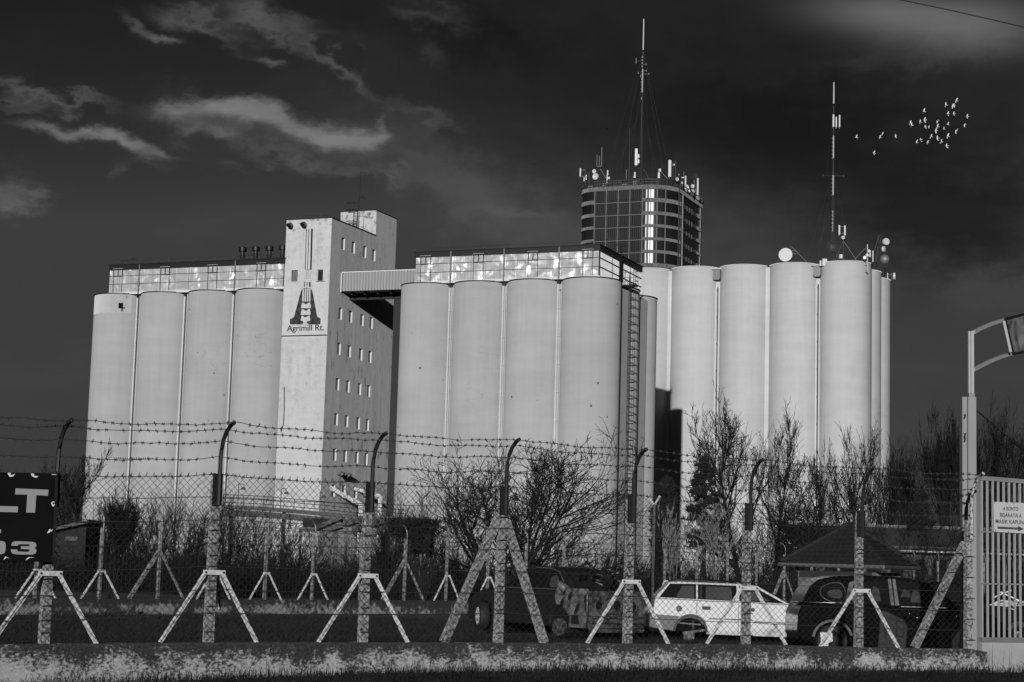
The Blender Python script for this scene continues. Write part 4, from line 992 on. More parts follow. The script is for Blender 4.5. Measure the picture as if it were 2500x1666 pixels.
def strand(zfun, nfun, r, barbs, name, seed, amp=0.012):
    rg = random.Random(seed); out = []; s = 0.0; prev = None; ph = rg.uniform(0, 6)
    while s < S_[-1]:
        p, n, zt = along(s); i = max(k for k in range(len(S_)) if S_[k] <= s + 1e-6); i = min(i, len(S_) - 2); t = (s - S_[i]) / (S_[i + 1] - S_[i])
        z = zfun(zt) - 0.035 * 4 * t * (1 - t) * (1 if barbs else 0.3) + amp * math.sin(s * 7.0 + ph) * 0.5 + rg.uniform(-amp, amp) * 0.35
        q_ = p + n * nfun; cur = (q_.x, q_.y, z)
        if prev:
            out.append((*prev, *cur, r, r))
            if barbs and rg.random() < 0.96:
                c = np.array(cur)
                for k in range(2):
                    a = rg.uniform(0.4, 1.2) * rg.choice((-1, 1)); v = np.array([math.cos(a) * 0.5, rg.uniform(-.4, .4), math.sin(a)]); v *= 0.026 / np.linalg.norm(v)
                    out.append((*(c - v), *(c + v), 0.0034, 0.0034))
                v = np.array([0.016, 0.004, 0]); out.append((*(c - v), *(c + v), r * 2.0, r * 2.0))
        prev = cur; s += 0.103 if barbs else 0.17
    V_, F_ = seg_mesh(out, 4); return fast_mesh(name, V_, F_, 'wire', fence)
for k, (h, o) in enumerate(((0.61, 0.44), (0.54, 0.27), (0.40, 0.13), (0.21, 0.08))): strand(lambda zt, h=h: zt + h, o, 0.0040, True, 'barbed_wire', 20 + k, 0.016)
strand(lambda zt: zt + 0.012, 0.085, 0.0042, True, 'barbed_wire', 31, 0.008)
for k in range(6): strand(lambda zt, k=k: zt - 0.26 - 0.275 * k, 0.088, 0.0042, False, 'tension_wire', 40 + k, 0.006)
# tangle of tie wire on two strands
for s0, s1, h, o in ((2.55, 3.05, 0.21, 0.08), (0.35, 0.75, 0.54, 0.27)):
    m_ = MB(); pts = []
    for k in range(60):
        s = s0 + (s1 - s0) * k / 59; p, n, zt = along(s); pts.append(p + n * (o + 0.012 * math.cos(k * 1.9)) + Vector((0, 0, zt - p.z + h - 0.02 + 0.012 * math.sin(k * 1.9))))
    m_.tube(pts, 0.004, 4); m_.build('wire_tangle', 'wire', fence)
# the low wall
END = fence_at(2399, 1590); WP = [NB[0] - Vector((1.6, 1.5, 0))] + NB + [END]
wl = MB(); vs = []
for i, p in enumerate(WP):
    a, b = WP[max(i - 1, 0)], WP[min(i + 1, len(WP) - 1)]; d = Vector((b.x - a.x, b.y - a.y, 0)).normalized(); n = Vector((d.y, -d.x, 0))
    for v, z in ((0.15, -0.1), (0.145, p.z - 0.025), (0.125, p.z - 0.004), (-0.15, p.z - 0.004), (-0.15, -0.1)): q_ = p + n * v; vs.append((q_.x, q_.y, z))
fs = [(5 * i + k, 5 * i + 5 + k, 5 * i + 6 + k, 5 * i + k + 1) for i in range(len(WP) - 1) for k in range(4)] + [(4, 3, 2, 1, 0), tuple(range(5 * len(WP) - 5, 5 * len(WP)))]
wl.add(vs, fs); lw = wl.build('low_wall', 'wall'); tag(lw, 'low concrete wall with flaking white limewash under the chain-link fence', 'wall')

# ------------------------------------------------------------------ verge and grass
def wall_front(x):
    return fence_y(x) - 0.17
def verge_z(x, y):
    zr = 0.235 + 0.010 * x if x < 2 else 0.255
    if x < -1.5: zr -= 0.02 * (-1.5 - x)
    t = max(0.0, min(1.0, (y - 6.0) / (wall_front(x) - 6.0))); return 0.0 + zr * t * t * (3 - 2 * t)
M['soil'] = diffuse('verge_soil', lambda t: noise(t, pos(t), 7, 5, 0.7) * 0.02 + 0.008)
M['grass'] = diffuse('winter_grass', lambda t: (noise(t, pos(t), 0.9, 5, 0.65).step(0.3, 0.75) * 0.6 + 0.4) * noise(t, pos(t), 70.0, 2, 0.6).step(0.35, 0.8) * 0.085 + 0.005)
M['dry'] = diffuse('dry_grass', lambda t: noise(t, pos(t), 30.0, 3, 0.6) * 0.10 + 0.02)
nx_, ny_ = 40, 26; vs = []; fs = []
for j in range(ny_ + 1):
    for i in range(nx_ + 1):
        x = -14 + 26 * i / nx_; y = 5.5 + (wall_front(x) + 0.1 - 5.5) * j / ny_; vs.append((x, y, verge_z(x, y) + 0.003 + 0.012 * math.sin(x * 3.1) * math.sin(y * 2.3)))
for j in range(ny_):
    for i in range(nx_): a = j * (nx_ + 1) + i; fs.append((a, a + 1, a + nx_ + 2, a + nx_ + 1))
m_ = MB(); m_.add(vs, fs); structure(m_.build('grass_verge', 'soil', smooth=True))
def blades(xy_z, h, lean, width, rg):
    """xy_z (n,3) roots -> three-triangle blades"""
    n = len(xy_z); a = rg.uniform(0, 2 * np.pi, n); l = rg.uniform(0.1, 1.0, n) * lean
    dx, dy = np.cos(a), np.sin(a); wd = width * rg.uniform(0.6, 1.3, n); px_, py_ = -dy * wd, dx * wd
    V = np.zeros((n, 5, 3)); r = xy_z
    V[:, 0] = r - np.stack([px_, py_, 0 * px_], 1); V[:, 1] = r + np.stack([px_, py_, 0 * px_], 1)
    mid = r + np.stack([dx * l * h * 0.3, dy * l * h * 0.3, h * 0.6], 1); V[:, 2] = mid - np.stack([px_, py_, 0 * px_], 1) * 0.7; V[:, 3] = mid + np.stack([px_, py_, 0 * px_], 1) * 0.7
    V[:, 4] = r + np.stack([dx * l * h * 1.0, dy * l * h * 1.0, h * (1.0 - 0.25 * l)], 1)
    F = np.array([[0, 1, 3], [0, 3, 2], [2, 3, 4]])
    return V.reshape(-1, 3), (F[None] + (np.arange(n) * 5)[:, None, None]).reshape(-1, 3)
rg = np.random.default_rng(3)
n = 52000; x = rg.uniform(-7.2, 8.6, n); f_ = rg.random(n) ** 0.8; y = fence_y(0) + 0.53 * x - 0.02 * x * x - 0.17 - f_ * 3.6
z = np.array([verge_z(a, b) for a, b in zip(x, y)])
clump = 0.55 + 0.45 * np.sin(x * 5.3 + np.sin(y * 3.7) * 2) * np.sin(y * 4.1 + x * 1.7)
h = (0.035 + 0.13 * rg.random(n) ** 2.2 * (0.5 + clump)) * (1 + 0.35 * (f_ < 0.12))
V_, F_ = blades(np.stack([x, y, z], 1), h, 1.5, 0.0044, rg)
tag(fast_mesh('verge_grass', V_, F_, 'grass', kind='stuff'), 'short rough grass growing along the foot of the low wall', 'grass')
n = 60000; y = 25.5 + 27.0 * rg.random(n) ** 1.3; x = rg.uniform(-0.29, 0.30, n) * y; keep = y > fence_y(0) + 0.53 * x - 0.02 * x * x + 0.25; x, y = x[keep], y[keep]; n = len(x)
h = 0.06 + 0.14 * rg.random(n) * (0.5 + 0.5 * np.sin(x * 1.7 + np.sin(y)) ** 2)
V_, F_ = blades(np.stack([x, y, 0 * x], 1), h, 1.0, 0.007, rg)
tag(fast_mesh('yard_grass', V_, F_, 'grass', kind='stuff'), 'rough dark grass covering the scrap yard between both fences', 'grass')
n = 900; x = rg.uniform(-6, 9, n); y = np.array([fence_y(a) + rg.uniform(0.3, 1.6) for a in x])
V_, F_ = blades(np.stack([x, y, 0 * x], 1), 0.25 + 0.45 * rg.random(n), 0.7, 0.006, rg)
tag(fast_mesh('dry_grass', V_, F_, 'dry', kind='stuff'), 'dry taller grass stalks just behind the low wall', 'grass')

# ------------------------------------------------------------------ black sign on the fence
d, nrm = fdir(1); d = Vector((0.80, 0.60, 0)).normalized(); nrm = Vector((d.y, -d.x, 0))
SB = NB[1] + nrm * 0.16
def on_sign(px, py, P0, d, nrm, off=0.0):
    r_ = ray(px, py); c = Vector((0, 0, CAMZ)); t = ((P0 + nrm * off - c).dot(nrm)) / r_.dot(nrm); return c + r_ * t
M['signblack'] = glossy('black_sign_face', 0.012, 0.35, spec=0.12, fn=lambda t: noise(t, pos(t), 3, 3) * 0.006 + 0.007)
M['signgrey'] = diffuse('pale_sign_letter', lambda t: noise(t, pos(t), 30, 2) * 0.04 + 0.34)
M['peel'] = diffuse('bare_peeled_sheet', lambda t: 0.75)
sg = thing('sign_board', 'black peeling sign board with large pale capitals and digits wired to fence', 'sign', SB)
c_ = [on_sign(136, 1156, SB, d, nrm), on_sign(128, 1373, SB, d, nrm), on_sign(-340, 1362, SB, d, nrm), on_sign(-340, 1148, SB, d, nrm)]
m_ = MB(); m_.add(c_ + [p - nrm * 0.03 for p in c_], [(0, 3, 2, 1), (4, 5, 6, 7), (0, 1, 5, 4), (1, 2, 6, 5), (2, 3, 7, 6), (3, 0, 4, 7)]); m_.build('board', 'signblack', sg)
m_ = MB(); m_.bar(c_[0] - nrm * 0.02 + d * 0.012, c_[1] - nrm * 0.02 + d * 0.012, 0.03, 0.05, nrm); m_.build('edge_frame', 'arm', sg)
def sign_shape(pts, name, m, off=0.006):
    P = [on_sign(x, y, SB, d, nrm, off) for x, y in pts]; m_ = MB(); n_ = len(P); m_.add(P + [p - nrm * 0.004 for p in P], [tuple(range(n_ - 1, -1, -1))] + [(i, (i + 1) % n_, n_ + (i + 1) % n_, n_ + i) for i in range(n_)]); return m_.build(name, m, sg)
k = 260 / 1456
def zs(pts): return [(x * k, 1120 + y * k) for x, y in pts]
sign_shape(zs([(215, 408), (664, 426), (656, 508), (496, 500), (480, 740), (360, 738), (375, 494), (210, 490)]), 'letter', 'signgrey')
sign_shape(zs([(-330, 388), (-215, 392), (-222, 645), (246, 654), (243, 735), (-340, 722)]), 'letter', 'signgrey')
sign_shape(zs([(157, 1192), (166, 1150), (200, 1132), (260, 1130), (440, 1138), (485, 1152), (498, 1180), (494, 1205), (470, 1222), (494, 1240), (498, 1270), (485, 1298), (440, 1314), (220, 1310), (170, 1296), (150, 1262), (152, 1240), (236, 1244), (240, 1270), (380, 1276), (408, 1264), (405, 1248), (380, 1240), (286, 1236), (290, 1198), (375, 1200), (408, 1194), (408, 1178), (385, 1170), (265, 1172), (246, 1178), (243, 1193)]), 'digit', 'signgrey')
sign_shape(zs([(-200, 1124), (30, 1128), (70, 1142), (78, 1180), (74, 1262), (60, 1294), (20, 1306), (-210, 1300), (-240, 1285), (-240, 1262), (-20, 1264), (-4, 1250), (2, 1190), (-6, 1170), (-190, 1166)]), 'digit', 'signgrey')
sign_shape(zs([(-20, 968), (12, 968), (16, 985), (12, 1018), (-20, 1016)]), 'digit', 'signgrey')
for p_ in ([(105, 195), (150, 196), (140, 222), (172, 226), (205, 206), (180, 246), (135, 250), (118, 225)], [(424, 204), (468, 207), (462, 232), (490, 238), (524, 240), (500, 263), (462, 255), (436, 235)], [(705, 213), (770, 213), (770, 222), (715, 221)], [(700, 610), (722, 585), (742, 588), (745, 606), (728, 594), (716, 610), (730, 628), (748, 622), (738, 656), (720, 652)],
           [(645, 1020), (672, 975), (690, 962), (694, 985), (720, 965), (714, 988), (690, 998), (672, 1012)], [(48, 1384), (76, 1338), (100, 1350), (132, 1362), (90, 1356), (70, 1370)], [(350, 1390), (372, 1362), (400, 1348), (480, 1350), (410, 1356), (378, 1376)]):
    sign_shape(zs(p_), 'peeled_patch', 'peel', 0.009)
def tie(P): 
    m_ = MB(); m_.tube([P + nrm * 0.01, P + nrm * 0.03 + Vector((0, 0, 0.02)), P - nrm * 0.04 + Vector((0.01, 0, 0.04))], 0.004, 4); m_.build('tie_wire', 'wire', sg)
for px, py in ((134, 1158), (133, 1230), (129, 1296), (126, 1366)): tie(on_sign(px, py, SB, d, nrm, 0.0))

# ------------------------------------------------------------------ gate post, gate and its notice
GP = at(2367, 1584, 27.6); gd = Vector((1, 0.62, 0)).normalized(); gn = Vector((gd.y, -gd.x, 0))
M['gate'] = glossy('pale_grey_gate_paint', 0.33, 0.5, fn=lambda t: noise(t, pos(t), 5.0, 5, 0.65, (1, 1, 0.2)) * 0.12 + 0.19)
M['gatedark'] = glossy('shaded_grey_gate_paint', 0.30, 0.5, fn=lambda t: noise(t, pos(t), 6.0, 5, 0.65) * 0.09 + 0.16)  # darker copy of the gate paint, with shade put into its colour
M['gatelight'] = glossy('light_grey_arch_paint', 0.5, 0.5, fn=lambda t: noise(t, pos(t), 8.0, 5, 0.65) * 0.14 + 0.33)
def vert(px0, px1, py0, py1, Y, depth): a, b = at(px0, py1, Y), at(px1, py0, Y); return a.x, b.x, Y, Y + depth, a.z, b.z
ga = thing('gate_arch', 'pale steel gate post carrying curved arch bars and framed panel', 'gate post', GP)
x0, x1 = at(2350, 1300, 27.6).x, at(2363, 1300, 27.6).x; z0 = at(2367, 1590, 27.6).z; z1 = at(2360, 969, 27.6).z
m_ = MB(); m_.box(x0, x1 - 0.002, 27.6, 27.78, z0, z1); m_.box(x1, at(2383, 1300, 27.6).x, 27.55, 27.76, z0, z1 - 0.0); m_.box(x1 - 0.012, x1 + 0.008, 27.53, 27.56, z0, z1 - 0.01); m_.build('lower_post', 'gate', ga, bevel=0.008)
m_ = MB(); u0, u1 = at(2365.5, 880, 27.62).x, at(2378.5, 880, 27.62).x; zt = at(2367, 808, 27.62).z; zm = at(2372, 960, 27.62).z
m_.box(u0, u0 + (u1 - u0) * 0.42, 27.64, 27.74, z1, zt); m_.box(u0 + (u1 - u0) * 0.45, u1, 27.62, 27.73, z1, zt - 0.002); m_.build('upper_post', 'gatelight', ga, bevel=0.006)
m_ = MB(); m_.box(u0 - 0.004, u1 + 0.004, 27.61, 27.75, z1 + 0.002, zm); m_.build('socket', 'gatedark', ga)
for pts in ([(2378, 811), (2395, 802), (2420, 791), (2452, 781), (2500, 767), (2540, 758)], [(2377, 903), (2392, 895), (2420, 881), (2445, 871), (2470, 864), (2540, 850)]):
    m_ = MB(); P = [at(x, y, 27.68 + (x - 2378) * 0.012) for x, y in pts]
    for a, b in zip(P, P[1:]): m_.bar(a, b, 0.05, 0.05)
    m_.build('arch_bar', 'gatelight', ga)
PN = [(2453, 779), (2473, 864), (2560, 846), (2560, 750)]
m_ = MB(); P = [at(x, y, 28.5 + (x - 2453) * 0.012) for x, y in PN]; m_.add(P + [p + Vector((0, 0.08, 0)) for p in P], [(0, 1, 2, 3), (7, 6, 5, 4), (0, 4, 5, 1), (1, 5, 6, 2), (2, 6, 7, 3), (3, 7, 4, 0)])
M['archpanel'] = glossy('clouded_panel', 0.3, 0.3, fn=lambda t: noise(t, pos(t), 2.6, 5, 0.65, (1, 1, 1), 0.6).step(0.3, 0.75) * 0.34 + 0.05)
pnl = m_.build('framed_panel', 'archpanel', ga)
m_ = MB()
for a, b in zip(P, P[1:] + P[:1]): m_.bar(a + Vector((0, -0.02, 0)), b + Vector((0, -0.02, 0)), 0.03, 0.03)
m_.build('panel_frame', 'arm', pnl)
m_ = MB(); a, b = at(2450, 784, 28.5), at(2467, 860, 28.5); m_.bar(a, b, 0.04, 0.04); m_.build('hanger', 'gatelight', pnl)
for py, h in ((1014, 9), (1060, 6), (1071, 4)):
    m_ = MB(); p = at(2354, py, 27.59); m_.tube([p, p + Vector((0.012, -0.02, 0.01)), p + Vector((0.004, -0.025, -0.03)), p + Vector((0, 0, -0.05))], 0.012, 5); m_.build('hook', 'arm', ga)
m_ = MB(); m_.cyl(at(2379, 998, 27.7), at(2468, 1074, 28.3), 0.011, n=5); m_.cyl(at(2468, 1074, 28.3), at(2510, 1104, 28.6), 0.03, n=6); m_.build('stay_cable', 'arm', ga)
GO = at(2384, 1400, 27.75)
def on_gate(px, py, off=0.0): return on_sign(px, py, GO, gd, gn, off)
gt = thing('steel_gate', 'pale grey steel bar gate with solid lower sheet beside tall post', 'gate', on_gate(2384, 1590))
def gbar(px0, py0, px1, py1, w, h, name, m='gate', off=0.0):
    m_ = MB(); m_.bar(on_gate(px0, py0, off), on_gate(px1, py1, off), w, h, gn if False else (0, 0, 1)); return m_.build(name, m, gt)
XR = 2640
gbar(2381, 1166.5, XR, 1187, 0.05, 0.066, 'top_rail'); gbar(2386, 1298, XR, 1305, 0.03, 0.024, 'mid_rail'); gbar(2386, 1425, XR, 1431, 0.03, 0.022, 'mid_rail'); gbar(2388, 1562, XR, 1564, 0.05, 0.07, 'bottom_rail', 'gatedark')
m_ = MB(); m_.bar(on_gate(2386, 1165), on_gate(2392, 1592), 0.05, 0.05, gn); m_.build('hinge_stile', 'gate', gt)
P0 = on_gate(2397, 1300); k0 = 0.158
for i in range(16):
    p = P0 + gd * (0.118 * i); za, zb = on_gate(2400, 1168).z - 0.01, on_gate(2400, 1560).z
    m_ = MB(); m_.bar((p.x, p.y, zb), (p.x, p.y, za), 0.026, 0.026, gn); m_.build('gate_bar', 'gatelight', gt)
P = [on_gate(2391, 1567), on_gate(XR, 1569), on_gate(XR, 1650), on_gate(2391, 1650)]
M['gatesheet'] = diffuse('stained_gate_sheet', lambda t: noise(t, pos(t), 3.5, 6, 0.7) * 0.16 + 0.25)
m_ = MB(); m_.add(P + [p - gn * 0.02 for p in P], [(0, 1, 2, 3), (4, 7, 6, 5), (0, 4, 5, 1), (3, 2, 6, 7)]); m_.build('lower_sheet', 'gatesheet', gt)
nt_ = thing('notice', 'white notice with three lines of black capitals above a thick arrow', 'notice', on_gate(2426, 1301, 0.05))
Q = [on_gate(2425.5, 1225.5, 0.05), on_gate(2427.5, 1299, 0.05), on_gate(2538, 1305, 0.05), on_gate(2538, 1230, 0.05)]
m_ = MB(); m_.add(Q + [p - gn * 0.006 for p in Q], [(0, 1, 2, 3), (7, 6, 5, 4), (0, 4, 5, 1), (1, 5, 6, 2), (2, 6, 7, 3), (3, 7, 4, 0)]); m_.build('board', 'antenna', nt_)
def line_of(txt, xa, ya, xb, yb, cap):
    a, b = on_gate(xa, ya, 0.056), on_gate(xb, yb, 0.056); c = on_gate(xa, ya - cap, 0.056)
    m_ = MB(); lettering(m_, txt, (b - a).length, (c - a).length, a, (b - a).normalized(), (0, 0, 1), 0.008); m_.build('lettering', 'letter', nt_)
k5 = 200 / 1254
def z5(x, y): return 2300 + x * k5, 1150 + y * k5
(ax_, ay_), (bx_, by_) = z5(934, 604), z5(1166, 613); line_of('A BONTÓ', ax_, ay_, bx_, by_, 58 * k5)
(ax_, ay_), (bx_, by_) = z5(888, 702), z5(1218, 718); line_of('BEJÁRATA A', ax_, ay_, bx_, by_, 58 * k5)
(ax_, ay_), (bx_, by_) = z5(820, 800), z5(1326, 822); line_of('MÁSIK KAPUNÁL', ax_, ay_, bx_, by_, 60 * k5)
P = [on_gate(*z5(x, y), 0.056) for x, y in ((848, 852), (1163, 868), (1160, 842), (1252, 888), (1166, 928), (1162, 900), (848, 886))]
m_ = MB(); m_.add(P, [tuple(range(6, -1, -1))]); m_.build('arrow', 'print', nt_)
for px, py in ((2428, 1227), (2458, 1228), (2475, 1229), (2430, 1299), (2461, 1301)):
    m_ = MB(); p = on_gate(px, py, 0.06); m_.tube([p + Vector((0, 0, -0.015)), p + gn * 0.01, p + Vector((0.005, 0, 0.03))], 0.004, 4); m_.build('tie_wire', 'wire', nt_)

# ------------------------------------------------------------------ the second fence across the yard
bposts = [(-60, 1465, 1286), (84, 1462, 1285), (241, 1462, 1288), (384, 1461, 1287), (518, 1461, 1292), (645, 1460, 1299), (761, 1460, 1306), (878, 1460, 1311), (986, 1461, 1318), (1088, 1461, 1312), (1189, 1461, 1322), (1282, 1461, 1327), (1374, 1462, 1330),
          (1461, 1462, 1332), (1543, 1463, 1336), (1622, 1464, 1340), (1700, 1465, 1344), (1775, 1466, 1348), (1846, 1467, 1350), (1914, 1468, 1354), (1981, 1469, 1356), (2047, 1471, 1360), (2110, 1472, 1362), (2171, 1473, 1366), (2231, 1475, 1368), (2290, 1476, 1370), (2347, 1477, 1372), (2403, 1478, 1374), (2458, 1479, 1376), (2512, 1480, 1378)]
def back_y(x): return 49.0 + 1.184 * (x + 11.0)
def back_at(px):
    Y = 50.0
    for _ in range(40): Y = 0.5 * Y + 0.5 * back_y(at(px, 1460, Y).x)
    p = at(px, 1460, Y); return Vector((p.x, p.y, 0.0))
bd = Vector((1, 1.184, 0)).normalized(); bn = Vector((bd.y, -bd.x, 0))
bf = thing('wire_fence', 'fine wire fence on slim concrete posts along the far side of the scrap yard', 'fence', back_at(1088))
BP = [back_at(px) for px, *_ in bposts]; BZ = 0.42
brace_px = {384: (-1, 1), 986: (-1, 1), 1461: (-1, 1), 1914: (-1, 1)}
tripod_px = {84, 241, 518, 645, 761, 1088, 1189, 1622}
for (px, by, ty), B in zip(bposts, BP):
    H = min(2.45, max(1.95, at(px, ty, B.y).z)) - BZ
    def L(u, v, z): return B + bd * u + bn * v + Vector((0, 0, BZ + z))
    m_ = MB(); m_.bar(L(0, 0, 0), L(0, 0, H), 0.075, 0.075, bn); post = m_.build('post', 'backpost', bf)
    arm = [L(0, 0.05, H - 0.12), L(0, 0.05, H + 0.16)] + [L(0, 0.05 - 0.30 * (1 - math.cos(t)) , H + 0.16 + 0.32 * math.sin(t)) for t in (0.35, 0.75, 1.15, 1.45)]
    m_ = MB(); m_.tube(arm, 0.02, 5); m_.build('curved_arm', 'steel', post, smooth='auto')
    if px in tripod_px:
        zb = H * 0.39; m_ = MB(); m_.bar(L(-0.13, 0.06, zb), L(0.13, 0.06, zb), 0.02, 0.06); m_.build('bracket', 'strut', post)
        for s in (-1, 1): m_ = MB(); m_.bar(L(s * 0.09, 0.06, zb), L(s * 0.62, 0.05, 0.0), 0.045, 0.03, bn); m_.build('strut', 'strut', post)
    if px in brace_px:
        for s in brace_px[px]: m_ = MB(); m_.bar(L(s * 0.03, 0, H * 0.66), L(s * 0.95, -0.03, 0.0), 0.09 if s < 0 else 0.05, 0.09 if s < 0 else 0.05, bn); m_.build('concrete_brace', 'backpost', post)
segs = []; Lb = (BP[-1] - BP[0]).length; nb = int(Lb / 0.14)
for k in range(nb):
    p = BP[0] + bd * (k * 0.14) + bn * 0.06; segs.append((p.x, p.y, BZ + 0.02, p.x, p.y, BZ + 1.38, 0.0045, 0.0045))
for j in range(8):
    for k in range(60):
        a, b = BP[0] + bd * (Lb * k / 60) + bn * 0.066, BP[0] + bd * (Lb * (k + 1) / 60) + bn * 0.066; z = BZ + 0.04 + 0.19 * j; segs.append((a.x, a.y, z, b.x, b.y, z, 0.006, 0.006))
V_, F_ = seg_mesh(segs, 3); fast_mesh('wire_mesh', V_, F_, 'mesh', bf, kind='stuff')
for h in (0.30, 0.44, 0.50):
    m_ = MB(); m_.tube([BP[k] + bn * (0.05 - h * 0.25) + Vector((0, 0, 2.0 + h)) for k in range(len(BP))], 0.008, 4); m_.build('barbed_wire', 'wire', bf)
m_ = MB(); a, b = BP[0] - bd * 4, BP[-1] + bd * 6; o = bn * 0.12
vs = []
for p in (a, b): vs += [tuple(p + o + Vector((0, 0, -0.1))), tuple(p + o + Vector((0, 0, BZ - 0.002))), tuple(p - o + Vector((0, 0, BZ - 0.002))), tuple(p - o + Vector((0, 0, -0.1)))]
m_.add(vs, [(0, 1, 5, 4), (1, 2, 6, 5), (2, 3, 7, 6)]); tag(m_.build('low_wall', 'backwall'), 'low weathered concrete wall under the fine wire fence across the yard', 'wall')

# ------------------------------------------------------------------ scrapped cars
M['carwhite'] = glossy('white_car_paint', 0.66, 0.3, fn=lambda t: noise(t, objc(t), 2.2, 5, 0.65) * 0.14 + 0.60)
M['carblack'] = glossy('black_car_paint', 0.012, 0.14, spec=0.35, fn=lambda t: noise(t, objc(t), 3.0, 4, 0.6) * 0.006 + 0.003)
M['cartrim'] = glossy('grey_bumper_plastic', 0.13, 0.55)
M['carglass'] = glossy('car_window_glass', 0.012, 0.06)
M['seethrough'] = glossy('dim_lit_window', 0.06, 0.12, fn=lambda t: noise(t, objc(t), 2.0, 3, 0.6) * 0.08 + 0.03)  # dim light inside the cars, put into a paler window colour
M['tyre'] = glossy('tyre_rubber', 0.014, 0.7)
M['rim'] = glossy('alloy_rim', 0.55, 0.3, 0.15)
M['steelrim'] = glossy('black_steel_rim', 0.03, 0.4, 0.3)
def rust_fn(t):
    p = objc(t); n1 = noise(t, p, 9.0, 7, 0.75); n2 = noise(t, p, 2.6, 4, 0.6)
    return (n1 * 0.7 + n2 * 0.3).step(0.40, 0.62) * 0.16 + noise(t, p, 30.0, 4, 0.7).step(0.56, 0.66) * 0.16 + 0.012
M['rust'] = glossy('burnt_rusty_sheet', 0.1, 0.5, 0.2, fn=rust_fn, bump=(0.6, 0.03, lambda t: noise(t, objc(t), 14, 5, 0.65)))
M['crumple'] = glossy('crumpled_bare_sheet', 0.2, 0.42, 0.3, fn=lambda t: noise(t, objc(t), 3.5, 6, 0.7).step(0.3, 0.75) * 0.24 + 0.07, bump=(0.5, 0.05, lambda t: noise(t, objc(t), 5, 4, 0.6)))
M['soot'] = glossy('sooty_sheet', 0.02, 0.38, 0.2, fn=lambda t: noise(t, objc(t), 6.0, 6, 0.7) * 0.03 + 0.006)
M['chrome'] = glossy('chrome', 0.85, 0.12, 1.0)
M['lamp'] = glossy('lamp_glass', 0.5, 0.1)
class Car:
    def __init__(s, name, label, loc, rotz, cat='car'):
        s.t = thing(name, label, cat, loc, rotz, base=(0, 0, 0)); s.body = None
    def slab(s, poly, w, name, m, parent=None, bevel=0.03):
        mb = MB(); n = len(poly); L = [(x, w(z), z) for x, z in poly] + [(x, -w(z), z) for x, z in poly]
        mb.add(L, [tuple(range(n - 1, -1, -1)), tuple(range(n, 2 * n))] + [(i, (i + 1) % n, n + (i + 1) % n, n + i) for i in range(n)])
        return mb.build(name, m, parent or s.t, smooth='auto', bevel=bevel)
    def side(s, poly, w, name, m, parent=None, off=0.008, sides=(-1, 1), thick=0.012):
        for sg in sides:
            mb = MB(); n = len(poly); P = [(x, sg * (w(z) + off), z) for x, z in poly]; Q = [(x, sg * (w(z) + off - thick), z) for x, z in poly]
            f = tuple(range(n)) if sg < 0 else tuple(range(n - 1, -1, -1))
            mb.add(P + Q, [f] + [(i, n + i, n + (i + 1) % n, (i + 1) % n) if sg < 0 else (i, (i + 1) % n, n + (i + 1) % n, n + i) for i in range(n)]); mb.build(name, m, parent or s.t)
    def wheel(s, x, y, z, r, sg, turn=0.0, rim='steelrim', spokes=0, width=0.2):
        root = bpy.data.objects.new('wheel', None)
        mb = MB(); mb.lathe([(r * 0.62, -width / 2), (r * 0.93, -width / 2), (r, -width / 2 + 0.035), (r, width / 2 - 0.035), (r * 0.93, width / 2), (r * 0.62, width / 2)], (0, 0, 0), 28, 'y')
        OFF['__z'] = Vector((0, 0, 0))
        w = mb.build('wheel', 'tyre', None, smooth='auto'); bpy.data.objects.remove(root)
        w.parent = s.t; w.location = (x, y, z); w.rotation_euler = (0, 0, turn); OFF[w.name] = Vector((0, 0, 0))
        q = MB(); yo = sg * width / 2 * 0.8
        q.lathe([(r * 0.64, yo + sg * 0.012), (r * 0.58, yo), (r * 0.56, yo - sg * 0.06)], (0, 0, 0), 28, 'y')
        q.lathe([(0.001, yo - sg * 0.005), (r * 0.16, yo - sg * 0.01), (r * 0.18, yo - sg * 0.05)], (0, 0, 0), 14, 'y')
        if spokes:
            for k in range(spokes):
                a = 2 * math.pi * k / spokes + 0.2
                for da in (-0.10, 0.10):
                    q.bar((math.cos(a + da * 0.4) * r * 0.12, yo - sg * 0.015, math.sin(a + da * 0.4) * r * 0.12), (math.cos(a + da) * r * 0.6, yo - sg * 0.008, math.sin(a + da) * r * 0.6), 0.035, 0.03, (0, 1, 0))
        else:
            q.lathe([(r * 0.56, yo - sg * 0.06), (r * 0.40, yo - sg * 0.015), (r * 0.30, yo - sg * 0.035), (r * 0.18, yo - sg * 0.03)], (0, 0, 0), 28, 'y')
            for k in range(5): a = 2 * math.pi * k / 5; c = (math.cos(a) * r * 0.24, yo - sg * 0.03, math.sin(a) * r * 0.24); q.cyl(c, (c[0], c[1] + sg * 0.012, c[2]), 0.014, n=6)
        q.build('rim', rim, w, smooth='auto')
        d_ = MB(); d_.cyl((0, yo - sg * 0.075, 0), (0, yo - sg * 0.07, 0), r * 0.6, n=24); d_.build('brake_disc', 'soot', w)
        return w
def arch_pts(cx, r, z0, zc, n=10, t0=180, t1=0):
    return [(cx + r * math.cos(R(t0 + (t1 - t0) * i / n)), zc + r * math.sin(R(t0 + (t1 - t0) * i / n))) for i in range(n + 1)]
